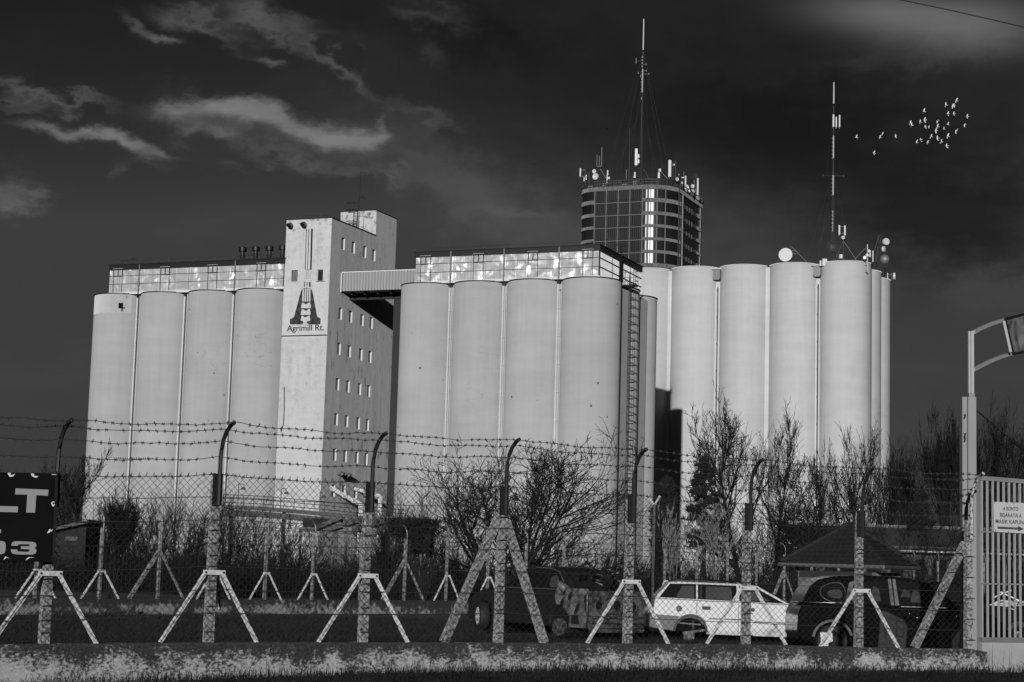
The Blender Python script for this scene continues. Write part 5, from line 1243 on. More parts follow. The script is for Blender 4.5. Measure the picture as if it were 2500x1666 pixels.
# white estate car without wheels
c = Car('estate_car', 'white estate car stripped of its wheels and front, sunk in grass', (3.40, 42.8, 0.0), -0.035)
c.t.rotation_euler = (0, 0.012, -0.035)
wl_ = lambda z: 0.83 - 0.05 * max(0, 0.5 - z)
wg_ = lambda z: 0.815 - (z - 0.95) * 0.40
low = [(0.02, 0.30), (0.0, 0.45), (0.0, 0.62), (0.05, 0.97), (3.12, 0.945), (3.42, 0.93), (3.52, 0.86), (3.46, 0.60), (3.30, 0.56), (3.26, 0.20), (1.24, 0.19)] + arch_pts(0.87, 0.36, 0.2, 0.24, 10, 0, 180) + [(0.50, 0.26)]
body = c.slab(low, wl_, 'body', 'carwhite', bevel=0.025)
c.slab([(0.06, 0.97), (0.10, 1.05), (0.36, 1.335), (0.6, 1.355), (2.0, 1.355), (2.28, 1.335), (2.42, 1.30), (3.10, 0.945)], wg_, 'cabin', 'carwhite', bevel=0.02)
c.side([(0.14, 0.985), (0.38, 1.30), (0.98, 1.315), (0.98, 0.975)], wg_, 'rear_quarter_window', 'carglass')
c.side([(1.02, 0.975), (1.02, 1.315), (1.90, 1.312), (1.90, 0.965)], wg_, 'rear_door_window', 'carglass')
c.side([(1.96, 0.965), (1.96, 1.31), (2.22, 1.305), (2.36, 1.27), (2.98, 0.955)], wg_, 'front_door_window', 'carglass')
c.side([(0.52, 1.0), (0.66, 1.26), (0.94, 1.27), (0.94, 0.99)], wg_, 'lit_window_patch', 'seethrough', off=0.012)
c.side([(1.20, 0.985), (1.20, 1.27), (1.78, 1.27), (1.80, 0.975)], wg_, 'lit_window_patch', 'seethrough', off=0.012)
c.side([(2.05, 0.985), (2.08, 1.2), (2.30, 1.20), (2.66, 0.99)], wg_, 'lit_window_patch', 'seethrough', off=0.012)
for x0, w_ in ((1.98, 0.10), (1.06, 0.05)): c.side([(x0, 0.99), (x0 + 0.02, 1.3), (x0 + w_, 1.3), (x0 + w_, 0.98)], wg_, 'pillar', 'black', off=0.016)
c.side([(0.005, 0.60), (0.0, 0.30), (0.50, 0.24), (0.50, 0.33), (0.58, 0.53), (0.62, 0.575)], wl_, 'rear_bumper', 'cartrim', off=0.02, thick=0.05)
MBr = MB(); MBr.box(-0.07, 0.06, -0.80, 0.80, 0.30, 0.58); MBr.build('rear_bumper', 'cartrim', c.t, bevel=0.03)
q = MB()
for i, (a, b) in enumerate(zip(arch_pts(0.87, 0.37, 0, 0.24, 10, 180, 0), arch_pts(0.87, 0.37, 0, 0.24, 10, 180, 0)[1:])): q.bar((a[0], -0.835, a[1]), (b[0], -0.835, b[1]), 0.05, 0.045, (0, 1, 0))
q.build('wheel_arch', 'black', c.t)
q = MB(); q.box(0.53, 1.21, -0.62, 0.62, 0.24, 0.60); q.build('wheel_housing', 'dark', c.t); q = MB(); q.tube([(0.56, -0.80, 0.42), (0.66, -0.80, 0.54), (0.87, -0.80, 0.585), (1.06, -0.80, 0.54), (1.18, -0.80, 0.42)], 0.045, 6); q.bar((0.62, -0.72, 0.42), (1.1, -0.72, 0.40), 0.03, 0.16, (0, 1, 0)); q.build('wheel_arch_liner', 'cartrim', c.t)
q = MB(); q.cyl((0.84, -0.80, 0.12), (0.84, -0.70, 0.12), 0.13, n=16); q.cyl((0.84, -0.86, 0.12), (0.84, -0.80, 0.12), 0.05, n=10); q.bar((0.95, -0.72, 0.15), (0.92, -0.74, 0.5), 0.04, 0.04); q.bar((0.7, -0.74, 0.2), (1.2, -0.74, 0.28), 0.05, 0.05); q.build('hub', 'rust', c.t, smooth='auto')
q = MB(); q.cyl((0.60, -0.845, 0.745), (0.60, -0.838, 0.745), 0.068, n=18); q.build('fuel_flap', 'soot', c.t)
for x in (1.12, 2.12): q = MB(); q.box(x, x + 0.19, -0.855, -0.83, 0.745, 0.82); q.build('door_handle', 'black', c.t, bevel=0.012)
q = MB()
for x in (1.00, 1.95, 3.02): q.box(x - 0.005, x + 0.005, -0.8345, -0.826, 0.24 if x > 1.2 else 0.62, 0.95)
q.bar((1.0, -0.833, 0.62), (1.2, -0.833, 0.5), 0.01, 0.01); q.build('door_gap', 'dark', c.t)
q = MB(); q.box(1.30, 2.28, -0.845, -0.828, 0.535, 0.56); q.build('worn_strip', 'rust', c.t); q = MB(); q.box(2.30, 3.25, -0.845, -0.828, 0.50, 0.53); q.build('side_strip', 'cartrim', c.t)
for y in (-0.58, 0.58): q = MB(); q.tube([(0.50, y, 1.36), (0.58, y, 1.40), (1.9, y, 1.40), (1.98, y, 1.36)], 0.018, 6); q.build('roof_rail', 'chrome' if y < 0 else 'black', c.t)
q = MB(); q.add([(0.09, -0.70, 1.0), (0.09, 0.70, 1.0), (0.36, 0.60, 1.30), (0.36, -0.60, 1.30)], [(3, 2, 1, 0)]); q.v = [(x - 0.02, y, z + 0.01) for x, y, z in q.v]; q.build('tailgate_window', 'carglass', c.t)
q = MB(); q.add([(3.06, -0.72, 0.975), (3.06, 0.72, 0.975), (2.46, 0.6, 1.285), (2.46, -0.6, 1.285)], [(0, 1, 2, 3)]); q.v = [(x + 0.02, y, z + 0.015) for x, y, z in q.v]; q.build('windscreen', 'carglass', c.t)
q = MB(); q.box(1.84, 1.93, -0.62, -0.42, 0.95, 1.17); q.build('headrest', 'black', c.t, bevel=0.04)
eb = MB(); rr = random.Random(8)
for k in range(26):
    p = Vector((3.3 + rr.random() * 0.9, rr.uniform(-0.75, 0.6), 0.25 + rr.random() * 0.62)); eb.bar(p, p + Vector((rr.uniform(-.3, .3), rr.uniform(-.2, .2), rr.uniform(-.25, .2))), rr.uniform(.03, .1), rr.uniform(.02, .06))
eb.build('engine_bay_scrap', 'soot', c.t)
q = MB(); q.tube([(3.15, -0.78, 0.93), (3.42, -0.7, 1.0), (3.62, -0.6, 0.92), (3.95, -0.6, 0.86)], 0.05, 6); q.bar((3.4, -0.82, 0.88), (3.95, -0.78, 0.80), 0.03, 0.16, (0, 1, 0)); q.build('bent_wing', 'carwhite', c.t)
# dark people carrier
c = Car('people_carrier', 'shiny black people carrier with round tail and silver pillars behind the fence', (5.83, 37.5, 0.0), 0.0)
wl2 = lambda z: 0.86 - 0.10 * max(0, 0.45 - z) - 0.05 * max(0, z - 0.8)
wg2 = lambda z: 0.84 - (z - 1.02) * 0.36
low = [(0.05, 0.30), (0.0, 0.50), (0.02, 0.80), (0.10, 1.02), (3.20, 1.02), (3.60, 0.97), (3.95, 0.86), (4.18, 0.66), (4.26, 0.45), (4.20, 0.22), (3.74, 0.22)] + arch_pts(3.38, 0.37, 0, 0.30, 10, 0, 180) + [(3.00, 0.20), (1.06, 0.20)] + arch_pts(0.70, 0.37, 0, 0.30, 10, 0, 180) + [(0.30, 0.26)]
c.slab(low, wl2, 'body', 'carblack', bevel=0.05)
c.slab([(0.10, 1.02), (0.16, 1.16), (0.27, 1.36), (0.45, 1.50), (0.75, 1.57), (1.30, 1.605), (1.95, 1.60), (2.35, 1.56), (2.55, 1.50), (3.24, 1.02)], wg2, 'cabin', 'carblack', bevel=0.03)
el_pts = [(0.82 + 0.36 * math.cos(t) * (1.0 if math.cos(t) < 0 else 0.42), 1.25 + 0.20 * math.sin(t)) for t in [2 * math.pi * i / 16 for i in range(16)]]
c.side(el_pts, wg2, 'rear_quarter_window', 'carglass'); c.side([(x * 0.62 + 0.31, z * 0.45 + 0.66) for x, z in el_pts], wg2, 'lit_window_patch', 'seethrough', off=0.012)
q = MB()
for (x0, z0_), (x1, z1_) in zip(el_pts, el_pts[1:] + el_pts[:1]): q.bar((x0, -(wg2(z0_) + 0.012), z0_), (x1, -(wg2(z1_) + 0.012), z1_), 0.018, 0.012, (0, 1, 0))
q.build('window_trim', 'lattice', c.t)
c.side([(1.06, 1.06), (1.20, 1.48), (1.84, 1.535), (1.84, 1.03)], wg2, 'rear_door_window', 'carglass'); c.side([(2.02, 1.03), (2.0, 1.53), (2.34, 1.50), (2.50, 1.43), (3.02, 1.06)], wg2, 'front_door_window', 'carglass')
for x0, z0_, z1_ in ((1.45, 1.1, 1.4), (2.25, 1.1, 1.35), (2.06, 1.2, 1.36)): c.side([(x0, z0_), (x0 + 0.08, z1_), (x0 + 0.2, z1_ - 0.05), (x0 + 0.22, z0_)], wg2, 'seat_back', 'seethrough', off=0.012)
c.side([(0.94, 1.045), (1.06, 1.46), (1.16, 1.49), (1.05, 1.045)], wg2, 'pillar', 'cartrim', off=0.014)
c.side([(1.86, 1.03), (1.84, 1.55), (1.90, 1.55), (1.93, 1.03)], wg2, 'pillar', 'cartrim', off=0.014); c.side([(1.95, 1.03), (1.93, 1.55), (1.985, 1.55), (2.03, 1.03)], wg2, 'pillar', 'steel', off=0.014)
c.side([(1.08, 1.12), (1.10, 1.18), (1.24, 1.15), (1.34, 1.08), (1.14, 1.06)], wg2, 'blind', 'cartrim', off=0.02)
q = MB(); q.box(2.06, 3.02, -0.885, -0.86, 1.0, 1.018); q.build('belt_trim', 'steel', c.t)
q = MB(); q.tube([(2.05, -0.862, 0.80), (2.5, -0.868, 0.795), (3.0, -0.862, 0.765), (3.3, -0.85, 0.75)], 0.028, 8); q.build('side_crease', 'carblack', c.t, smooth=True)
for z in (0.53, 0.43): q = MB(); q.box(1.06, 3.02, -0.885, -0.86, z - 0.02, z + 0.02); q.build('rubbing_strip', 'carblack', c.t, bevel=0.015)
for x in (1.05, 1.98, 3.05): q = MB(); q.box(x - 0.005, x + 0.005, -0.868, -0.85, 0.28, 1.01); q.build('door_gap', 'dark', c.t)
for x in (1.12, 2.16): q = MB(); q.tube([(x, -0.865, 0.87), (x + 0.03, -0.885, 0.875), (x + 0.17, -0.885, 0.872), (x + 0.2, -0.865, 0.865)], 0.018, 6); q.build('door_handle', 'carblack', c.t, smooth=True)
q = MB(); q.box(0.36, 0.62, -0.868, -0.85, 0.66, 0.83); q.build('fuel_flap', 'carblack', c.t, bevel=0.02)
q = MB(); q.box(0.06, 0.16, -0.83, -0.77, 0.71, 0.83); q.build('tail_lamp', 'cartrim', c.t, bevel=0.02)
q = MB()
for k in range(9): a0, a1 = R(170 - k * 17), R(170 - (k + 1) * 17); q.bar((0.70 + 0.395 * math.cos(a0), -0.862, 0.30 + 0.395 * math.sin(a0)), (0.70 + 0.395 * math.cos(a1), -0.862, 0.30 + 0.395 * math.sin(a1)), 0.05, 0.06, (0, 1, 0))
q.build('wheel_arch_trim', 'cartrim', c.t, smooth='auto')
c.wheel(0.70, -0.74, 0.30, 0.315, -1); c.wheel(3.38, -0.74, 0.30, 0.315, -1, 0.05)
for x in (0.70, 3.38): q = MB(); q.cyl((x, -0.6, 0.34), (x, 0.6, 0.34), 0.33, n=18); q.build('wheel_housing', 'dark', c.t)
q = MB(); q.prism([(3.86, 0.70), (3.98, 0.76), (4.12, 0.68), (4.17, 0.60), (4.02, 0.60)], (0, -0.80, 0), (1, 0, 0), (0, 0, 1), (0, 0.2, 0)); q.v = [(x, y - 0.045, z) for x, y, z in q.v]; q.build('headlamp', 'chrome', c.t)
q = MB(); q.tube([(3.02, -0.86, 0.77), (3.10, -0.95, 0.80), (3.24, -0.96, 0.92), (3.30, -0.9, 1.0), (3.18, -0.9, 1.02)], 0.05, 7); q.build('wing_mirror', 'carblack', c.t, smooth=True)
q = MB(); q.add([(3.19, -0.78, 1.05), (3.19, 0.78, 1.05), (2.57, 0.66, 1.485), (2.57, -0.66, 1.485)], [(0, 1, 2, 3)]); q.v = [(x + 0.025, y, z + 0.015) for x, y, z in q.v]; q.build('windscreen', 'carglass', c.t)
# burnt car seen from its tail
PHI = R(38); RC_ = at(1431, 1562, 40.6); bx_ = Vector((-math.sin(PHI), math.cos(PHI), 0))
c = Car('burnt_car', 'burnt out dark car with rusty tail panel, crumpled grey wing and one alloy wheel', (0, 0, 0.08), math.pi / 2 + PHI)
left_off = Vector((-math.cos(PHI), -math.sin(PHI), 0)) * 0.84                          # from the centre line to the side that shows
c.t.location = Vector((RC_.x, RC_.y, 0.08)) - left_off
wl3 = lambda z: 0.84 - 0.08 * max(0, 0.4 - z)
wg3 = lambda z: 0.82 - (z - 0.98) * 0.42
low = [(0.02, 0.16), (0.0, 0.98), (0.30, 1.03), (3.25, 1.0), (3.9, 0.93), (4.25, 0.80), (4.38, 0.6), (4.38, 0.25), (4.1, 0.22)] + arch_pts(3.72, 0.37, 0, 0.30, 10, 0, 180) + [(3.34, 0.2), (1.3, 0.2)] + arch_pts(0.92, 0.36, 0, 0.28, 10, 0, 180) + [(0.5, 0.2)]
c.slab(low, wl3, 'body', 'soot', bevel=0.04)
c.slab([(0.48, 1.02), (0.72, 1.22), (1.0, 1.42), (1.4, 1.52), (2.1, 1.53), (2.5, 1.45), (3.24, 1.0)], wg3, 'cabin', 'soot', bevel=0.04)
c.side([(0.92, 1.04), (0.98, 1.2), (1.20, 1.38), (1.5, 1.45), (1.5, 1.04)], wg3, 'rear_side_window', 'carglass', sides=(1,)); c.side([(1.56, 1.04), (1.56, 1.46), (2.1, 1.47), (2.44, 1.38), (3.02, 1.04)], wg3, 'front_side_window', 'carglass', sides=(1,))
c.side([(1.06, 1.06), (1.10, 1.22), (1.25, 1.34), (1.42, 1.30), (1.40, 1.12), (1.30, 1.06)], wg3, 'lit_window_patch', 'seethrough', off=0.012, sides=(1,))
q = MB(); q.tube([(0.88, wg3(1.02) + 0.02, 1.02), (0.93, wg3(1.2) + 0.02, 1.2), (1.18, wg3(1.4) + 0.02, 1.41), (1.5, wg3(1.48) + 0.02, 1.49), (2.1, wg3(1.5) + 0.02, 1.50)], 0.014, 5); q.build('window_trim', 'steel', c.t)
q = MB(); q.tube([(0.88, 0.84, 1.02), (1.5, 0.845, 1.025), (3.0, 0.845, 1.02)], 0.012, 5); q.build('belt_trim', 'steel', c.t)
# tail: rusty panel with lamp holes
tp = MB(); nyy, nzz = 24, 18; rr = random.Random(5)
for j in range(nzz + 1):
    for i in range(nyy + 1):
        y = -0.82 + 1.64 * i / nyy; z = 0.10 + 0.92 * j / nzz
        d_ = -0.035 - 0.035 * (0.45 < z < 0.80 and abs(y) < 0.5) + 0.02 * math.sin(z * 31) * (z < 0.4) + rr.uniform(-0.012, 0.012); tp.v.append((d_, y, z))
for j in range(nzz):
    for i in range(nyy): a = j * (nyy + 1) + i; tp.f.append((a, a + nyy + 1, a + nyy + 2, a + 1))
tail = tp.build('tail_panel', 'rust', c.t, smooth=True)
for y, z, r_ in ((0.56, 0.70, 0.085), (0.02, 0.70, 0.10), (-0.42, 0.68, 0.12)):
    q = MB(); q.cyl((-0.085, y, z), (-0.07, y, z), r_, n=16); q.build('lamp_hole', 'dark', tail)
    q = MB(); q.tube([(-0.085, y + (r_ + 0.03) * math.cos(t), z + (r_ + 0.03) * math.sin(t)) for t in [2 * math.pi * k / 14 for k in range(15)]], 0.016, 5); q.build('lamp_rim', 'rust', tail, smooth=True)
for z, w_ in ((0.44, 1.5), (0.33, 1.6), (0.22, 1.5)): q = MB(); q.box(-0.13, -0.02, -w_ / 2, w_ / 2, z - 0.025, z + 0.025); q.build('bumper_rail', 'rust', tail, bevel=0.02)
q = MB(); q.box(-0.075, -0.06, -0.55, 0.5, 0.50, 0.515); q.build('panel_seam', 'dark', tail)
# crumpled wing
cm = MB(); nxx, nzz = 26, 18
for j in range(nzz + 1):
    for i in range(nxx + 1):
        x = -0.02 + 1.02 * i / nxx; z = 0.20 + 0.86 * j / nzz
        zz_ = z + 0.22 * max(0, (x - 0.45)) * (j / nzz); y = 0.87 + 0.05 * math.sin((x + z * 1.1) * 11) * min(1, j / nzz + .2) + 0.04 * math.sin(x * 23 + z * 5) * (j / nzz); y += 0.10 * max(0, j / nzz - 0.8) * 5 * max(0, math.sin(x * 3.0))
        cm.v.append((x, y, zz_))
for j in range(nzz):
    for i in range(nxx):
        x = -0.02 + 1.02 * (i + .5) / nxx; z = 0.20 + 0.86 * (j + .5) / nzz
        if (x - 0.92) ** 2 + (z - 0.28) ** 2 < 0.37 ** 2: continue
        a = j * (nxx + 1) + i; cm.f.append((a, a + 1, a + nxx + 2, a + nxx + 1))
cm.build('crumpled_wing', 'crumple', c.t, smooth=True)
q = MB(); q.tube([(0.62, 0.93, 1.02), (0.78, 0.97, 1.14), (0.86, 0.98, 1.22)], [0.11, 0.08, 0.03], 8); q.build('bent_flap', 'crumple', c.t, smooth=True)
q = MB(); q.box(0.22, 0.42, 0.86, 0.93, 0.28, 0.48); q.build('vent_frame', 'soot', c.t); q = MB(); q.cyl((0.92, 0.80, 0.18), (0.92, 0.9, 0.18), 0.2, n=18); q.build('hub', 'rust', c.t)
q = MB(); q.cyl((0.92, -0.6, 0.3), (0.92, 0.80, 0.3), 0.35, n=18); q.build('wheel_housing', 'dark', c.t); q = MB(); q.cyl((3.72, -0.6, 0.32), (3.72, 0.70, 0.32), 0.36, n=18); q.build('wheel_housing', 'dark', c.t)
c.wheel(3.78, 0.86, 0.33, 0.335, 1, R(-22), 'rim', 7, 0.22)
sm = MB(); rr = random.Random(15)
for k in range(60):
    p = Vector((0.25 + rr.random() * 0.7, rr.uniform(-0.75, 0.35), 0.98 + rr.random() ** 1.5 * 0.55)); pts = [p]
    for _ in range(3): pts.append(pts[-1] + Vector((rr.uniform(-.15, .15), rr.uniform(-.2, .2), rr.uniform(-.15, .12))))
    sm.tube(pts, rr.uniform(0.012, 0.045), 5)
sm.build('wreckage', 'soot', c.t)
q = MB(); q.bar((0.7, -0.35, 1.3), (0.55, -0.45, 1.78), 0.12, 0.03); q.build('bent_strip', 'cartrim', c.t)
q = MB(); q.add([(0.50, -0.70, 1.06), (0.50, 0.70, 1.06), (0.98, 0.62, 1.40), (0.98, -0.62, 1.40)], [(3, 2, 1, 0)]); q.v = [(x - 0.03, y, z + 0.02) for x, y, z in q.v]; q.build('tail_window_gap', 'dark', c.t)
# another dark car half hidden behind the gate
c = Car('dark_car', 'dark car with smashed bright headlamps standing behind the bar gate', (9.75, 45.5, 0.05), -0.12)
low = [(0.02, 0.25), (0.0, 0.95), (0.6, 1.0), (2.1, 0.98), (2.9, 0.92), (3.2, 0.78), (3.3, 0.5), (3.25, 0.22)]
c.slab(low, wl3, 'body', 'carblack', bevel=0.05); c.slab([(0.1, 0.98), (0.4, 1.36), (0.8, 1.45), (1.3, 1.44), (1.6, 1.36), (2.2, 0.98)], wg3, 'cabin', 'carblack', bevel=0.04)
c.side([(0.3, 1.02), (0.5, 1.32), (0.9, 1.39), (0.9, 1.02)], wg3, 'rear_door_window', 'carglass'); c.side([(0.96, 1.02), (0.96, 1.39), (1.3, 1.38), (1.52, 1.3), (1.95, 1.02)], wg3, 'front_door_window', 'carglass')
rr = random.Random(2); lm = MB()
for k in range(26):
    p = Vector((2.35 + rr.random() * 0.95, -0.86 - rr.random() * 0.03, 0.86 + rr.random() * 0.20)); lm.bar(p, p + Vector((rr.uniform(-.14, .14), -0.02, rr.uniform(-.04, .04))), rr.uniform(0.015, 0.05), 0.03)
lm.build('smashed_headlamp', 'chrome', c.t)
q = MB(); q.prism([(2.05, 0.93), (2.3, 1.06), (2.9, 1.05), (3.0, 0.98), (2.6, 0.90)], (0, -0.88, 0), (1, 0, 0), (0, 0, 1), (0, 0.05, 0)); q.build('bare_wing_edge', 'crumple', c.t)
q = MB(); q.bar((2.2, -0.7, 1.12), (2.6, -0.75, 1.3), 0.02, 0.03); q.bar((2.35, -0.7, 1.25), (2.95, -0.75, 0.98), 0.02, 0.03); q.build('bent_strip', 'chrome', c.t)
for x in (0.55, 2.75): c.wheel(x, -0.76, 0.28, 0.30, -1)
# loose scrap by the people carrier
m_ = MB(); a = at(2004, 1580, 36.4); b = at(2034, 1546, 36.4); m_.add([(a.x, 36.30, a.z - 0.06), (b.x - 0.11, 36.34, a.z - 0.05), (b.x - 0.10, 36.33, a.z + 0.08), (b.x, 36.42, a.z + 0.12), (b.x, 36.5, b.z), (a.x, 36.46, b.z + 0.01)], [(0, 1, 2, 3, 4, 5)]); m_.v += [(x, y + 0.03, z) for x, y, z in m_.v]; m_.f += [(11, 10, 9, 8, 7, 6)] + [(i, i + 6, (i + 1) % 6 + 6, (i + 1) % 6) for i in range(6)]
tag(m_.build('torn_panel', 'white'), 'torn white sheet leaning against the rear wheel of the black people carrier', 'panel')
pl = thing('plastic_liner', 'dark moulded plastic liner leaning against the doors of people carrier', 'panel', at(2180, 1578, 36.3))
M['liner'] = glossy('dark_plastic_liner', 0.028, 0.5)
PP = [(2143, 1582), (2150, 1494), (2160, 1490), (2185, 1502), (2206, 1512), (2217, 1530), (2212, 1585)]
m_ = MB(); P = [at(x, y, 36.25 + 0.003 * (1585 - y)) for x, y in PP]; n_ = len(P); m_.add(P + [p + Vector((0, 0.06, 0)) for p in P], [tuple(range(n_)), tuple(range(2 * n_ - 1, n_ - 1, -1))] + [(i, n_ + i, n_ + (i + 1) % n_, (i + 1) % n_) for i in range(n_)]); m_.build('shell', 'liner', pl, bevel=0.02)
for pts in ([(2190, 1516), (2208, 1520), (2205, 1556), (2188, 1552)], [(2160, 1510), (2166, 1535), (2162, 1560)], [(2185, 1568), (2196, 1564), (2206, 1574)]):
    m_ = MB(); m_.tube([at(x, y, 36.21 + 0.003 * (1585 - y)) for x, y in pts + pts[:1]], 0.012, 5); m_.build('moulded_rib', 'liner', pl)

# ------------------------------------------------------------------ gatehouse with tiled hip roof
HF = Vector((at(2154, 1376, 56.5).x, 56.5, 0)); psi = R(31); fl = Vector((-math.cos(psi), math.sin(psi), 0)); fr = Vector((math.sin(psi), math.cos(psi), 0)); SZ = 3.35; EZ = 1.93; AZ = 3.20
hut = thing('gatehouse', 'small gatehouse with dark tiled pyramid roof behind the black people carrier', 'hut', HF + (fl + fr) * SZ / 2)
M['tile'] = glossy('dark_roof_tile', 0.03, 0.45, fn=lambda t: noise(t, pos(t), 8.0, 5, 0.65) * 0.03 + 0.012)
M['hutwall'] = diffuse('shade_toned_plaster', lambda t: noise(t, pos(t), 2.0, 4) * 0.06 + 0.11)  # plaster darkened: the shade over the hut is put into its colour
apex = HF + (fl + fr) * SZ / 2 + Vector((0, 0, AZ))
Ec = [HF, HF + fl * SZ, HF + (fl + fr) * SZ, HF + fr * SZ]; Ec = [p + Vector((0, 0, EZ)) for p in Ec]
NC = 9
for k in range(4):
    e0, e1 = Ec[k], Ec[(k + 1) % 4]
    nrm_ = (e1 - e0).cross(apex - e0).normalized()
    if nrm_.z < 0: nrm_ = -nrm_
    if k in (1, 2):
        m_ = MB(); m_.add([e0, e1, apex], [(0, 1, 2)]); m_.build('roof_slope', 'tile', hut); continue
    for j in range(NC):
        f0, f1 = j / NC, (j + 1) / NC + 0.004
        A0, B0 = e0.lerp(apex, f0), e1.lerp(apex, f0); A1, B1 = e0.lerp(apex, min(f1, 1)), e1.lerp(apex, min(f1, 1))
        nt2 = max(1, int((B0 - A0).length / 0.1)); m_ = MB(); vs = []
        for i in range(nt2 + 1):
            t = i / nt2; h = 0.055 + (0.022 if i % 2 else 0.0); vs += [A0.lerp(B0, t) + nrm_ * h, A1.lerp(B1, t) + nrm_ * (0.004 + (0.022 if i % 2 else 0)), A0.lerp(B0, t)]
        m_.add(vs, [f for i in range(nt2) for f in ((3 * i, 3 * i + 3, 3 * i + 4, 3 * i + 1), (3 * i + 2, 3 * i + 5, 3 * i + 3, 3 * i))]); m_.build('tile_course', 'tile', hut)
for k in (0, 1, 3):
    for j in range(11):
        a, b = Ec[k].lerp(apex, j / 11), Ec[k].lerp(apex, (j + 1) / 11 + 0.012); m_ = MB(); m_.cyl(a + Vector((0, 0, 0.05)), b + Vector((0, 0, 0.03)), 0.10, 0.075, 8); m_.build('ridge_tile', 'tile', hut, smooth='auto')
for k in (0, 3):
    m_ = MB(); a, b = Ec[k], Ec[(k + 1) % 4]; o = (a - apex); o.z = 0; m_.cyl(a + o * 0.03 + Vector((0, 0, -0.05)), b + (b - apex) * 0.03 + Vector((0, 0, -0.05 + 0.04)), 0.062, n=8); m_.build('gutter', 'steel', hut, smooth='auto')
ins = 0.42; C0, C1, C2, C3 = [HF + fl * a + fr * b for a, b in ((ins, ins), (SZ - ins, ins), (SZ - ins, SZ - ins), (ins, SZ - ins))]
m_ = MB(); cs = [C0, C1, C2, C3]; m_.add([tuple(p) for p in cs] + [tuple(p + Vector((0, 0, EZ - 0.22))) for p in cs], [(0, 4, 5, 1), (1, 5, 6, 2), (2, 6, 7, 3), (3, 7, 4, 0)]); m_.build('wall', 'hutwall', hut)
m_ = MB(); m_.add([tuple(p + (p - apex) * 0.0 + Vector((0, 0, -0.03))) for p in Ec], [(3, 2, 1, 0)]); m_.build('soffit', 'dark', hut)
m_ = MB(); m_.tube([at(1943, 1378, 59.2), at(1945, 1387, 59.0), at(1990, 1416, 58.6), at(1992, 1424, 58.6), at(1990, 1450, 58.6)], 0.05, 7); m_.build('downpipe', 'white', hut, smooth='auto')
m_ = MB(); w0 = C0.lerp(C1, 0.02) - fr * 0.012; w1 = C0.lerp(C1, 0.98) - fr * 0.012; m_.add([w0 + Vector((0, 0, EZ - 0.43)), w1 + Vector((0, 0, EZ - 0.43)), w1 + Vector((0, 0, EZ - 0.22)), w0 + Vector((0, 0, EZ - 0.22))], [(0, 1, 2, 3)]); m_.build('fascia_board', 'black', hut)
# long low building
lb_ = thing('long_shed', 'long low building with ribbed dark roof among the bare trees', 'shed', (22.5, 101, 0))
M['ribroof'] = diffuse('ribbed_dark_roof', lambda t: noise(t, pos(t), 2.5, 6, 0.7) * 0.05 + 0.012)
xa, xb, yr, ye, zr, ze = 15.5, 30.0, 104.0, 99.0, 4.35, 3.0
m_ = MB(); vs = []; nr = 72
for i in range(nr + 1): x = xa + (xb - xa) * i / nr; h = 0.05 * (i % 2); vs += [(x, ye, ze + h), (x, yr, zr + h)]
m_.add(vs, [(2 * i, 2 * i + 2, 2 * i + 3, 2 * i + 1) for i in range(nr)]); m_.build('roof', 'ribroof', lb_)
m_ = MB()
for i in range(30): x = xa + (xb - xa) * i / 30; m_.cyl((x, yr, zr + 0.04), (x + (xb - xa) / 30 * 0.86, yr, zr + 0.04), 0.11, 0.13, 7)
m_.build('ridge_capping', 'backpost', lb_)
MB().box(xa + 0.3, xb - 0.3, ye + 0.5, yr + 4, 0, ze + 0.25).build('wall', 'hutwall', lb_)
for i in range(12): MB().box(xa + 0.6 + i * 1.18, xa + 1.32 + i * 1.18, ye + 0.46, ye + 0.52, 0.9, 2.55).build('window', 'pane', lb_)
m_ = MB(); m_.cyl((xa, ye - 0.06, ze - 0.02), (xb, ye - 0.06, ze - 0.04), 0.07, n=7); m_.build('gutter', 'galv', lb_)
# small shed by the sign
P = at(150, 1330, 86); sh = thing('small_shed', 'small dark shed with slanting roof between black sign and silos', 'shed', (P.x, P.y, 0))
zt0, zt1 = at(136, 1292, 86).z, at(178, 1270, 86).z; x0, x1 = at(120, 1300, 86).x, at(200, 1300, 86).x
m_ = MB(); m_.prism([(x0, zt0 - 0.15), (x1 + 0.4, zt1 - 0.12), (x1 + 0.4, zt1 + 0.02), (x0, zt0)], (0, 85.5, 0), (1, 0, 0), (0, 0, 1), (0, 5, 0)); m_.build('roof', 'black', sh)
m_ = MB(); m_.prism([(x0 + 0.3, 0), (x1 + 0.2, 0), (x1 + 0.2, zt1 - 0.14), (x0 + 0.3, zt0 - 0.10)], (0, 86, 0), (1, 0, 0), (0, 0, 1), (0, 4, 0)); m_.build('wall', 'bandrecess', sh)
a, b = at(158, 1320, 85.9), at(190, 1311, 85.9); MB().box(a.x, b.x, 85.9, 85.98, a.z, b.z).build('window', 'hutwall', sh)

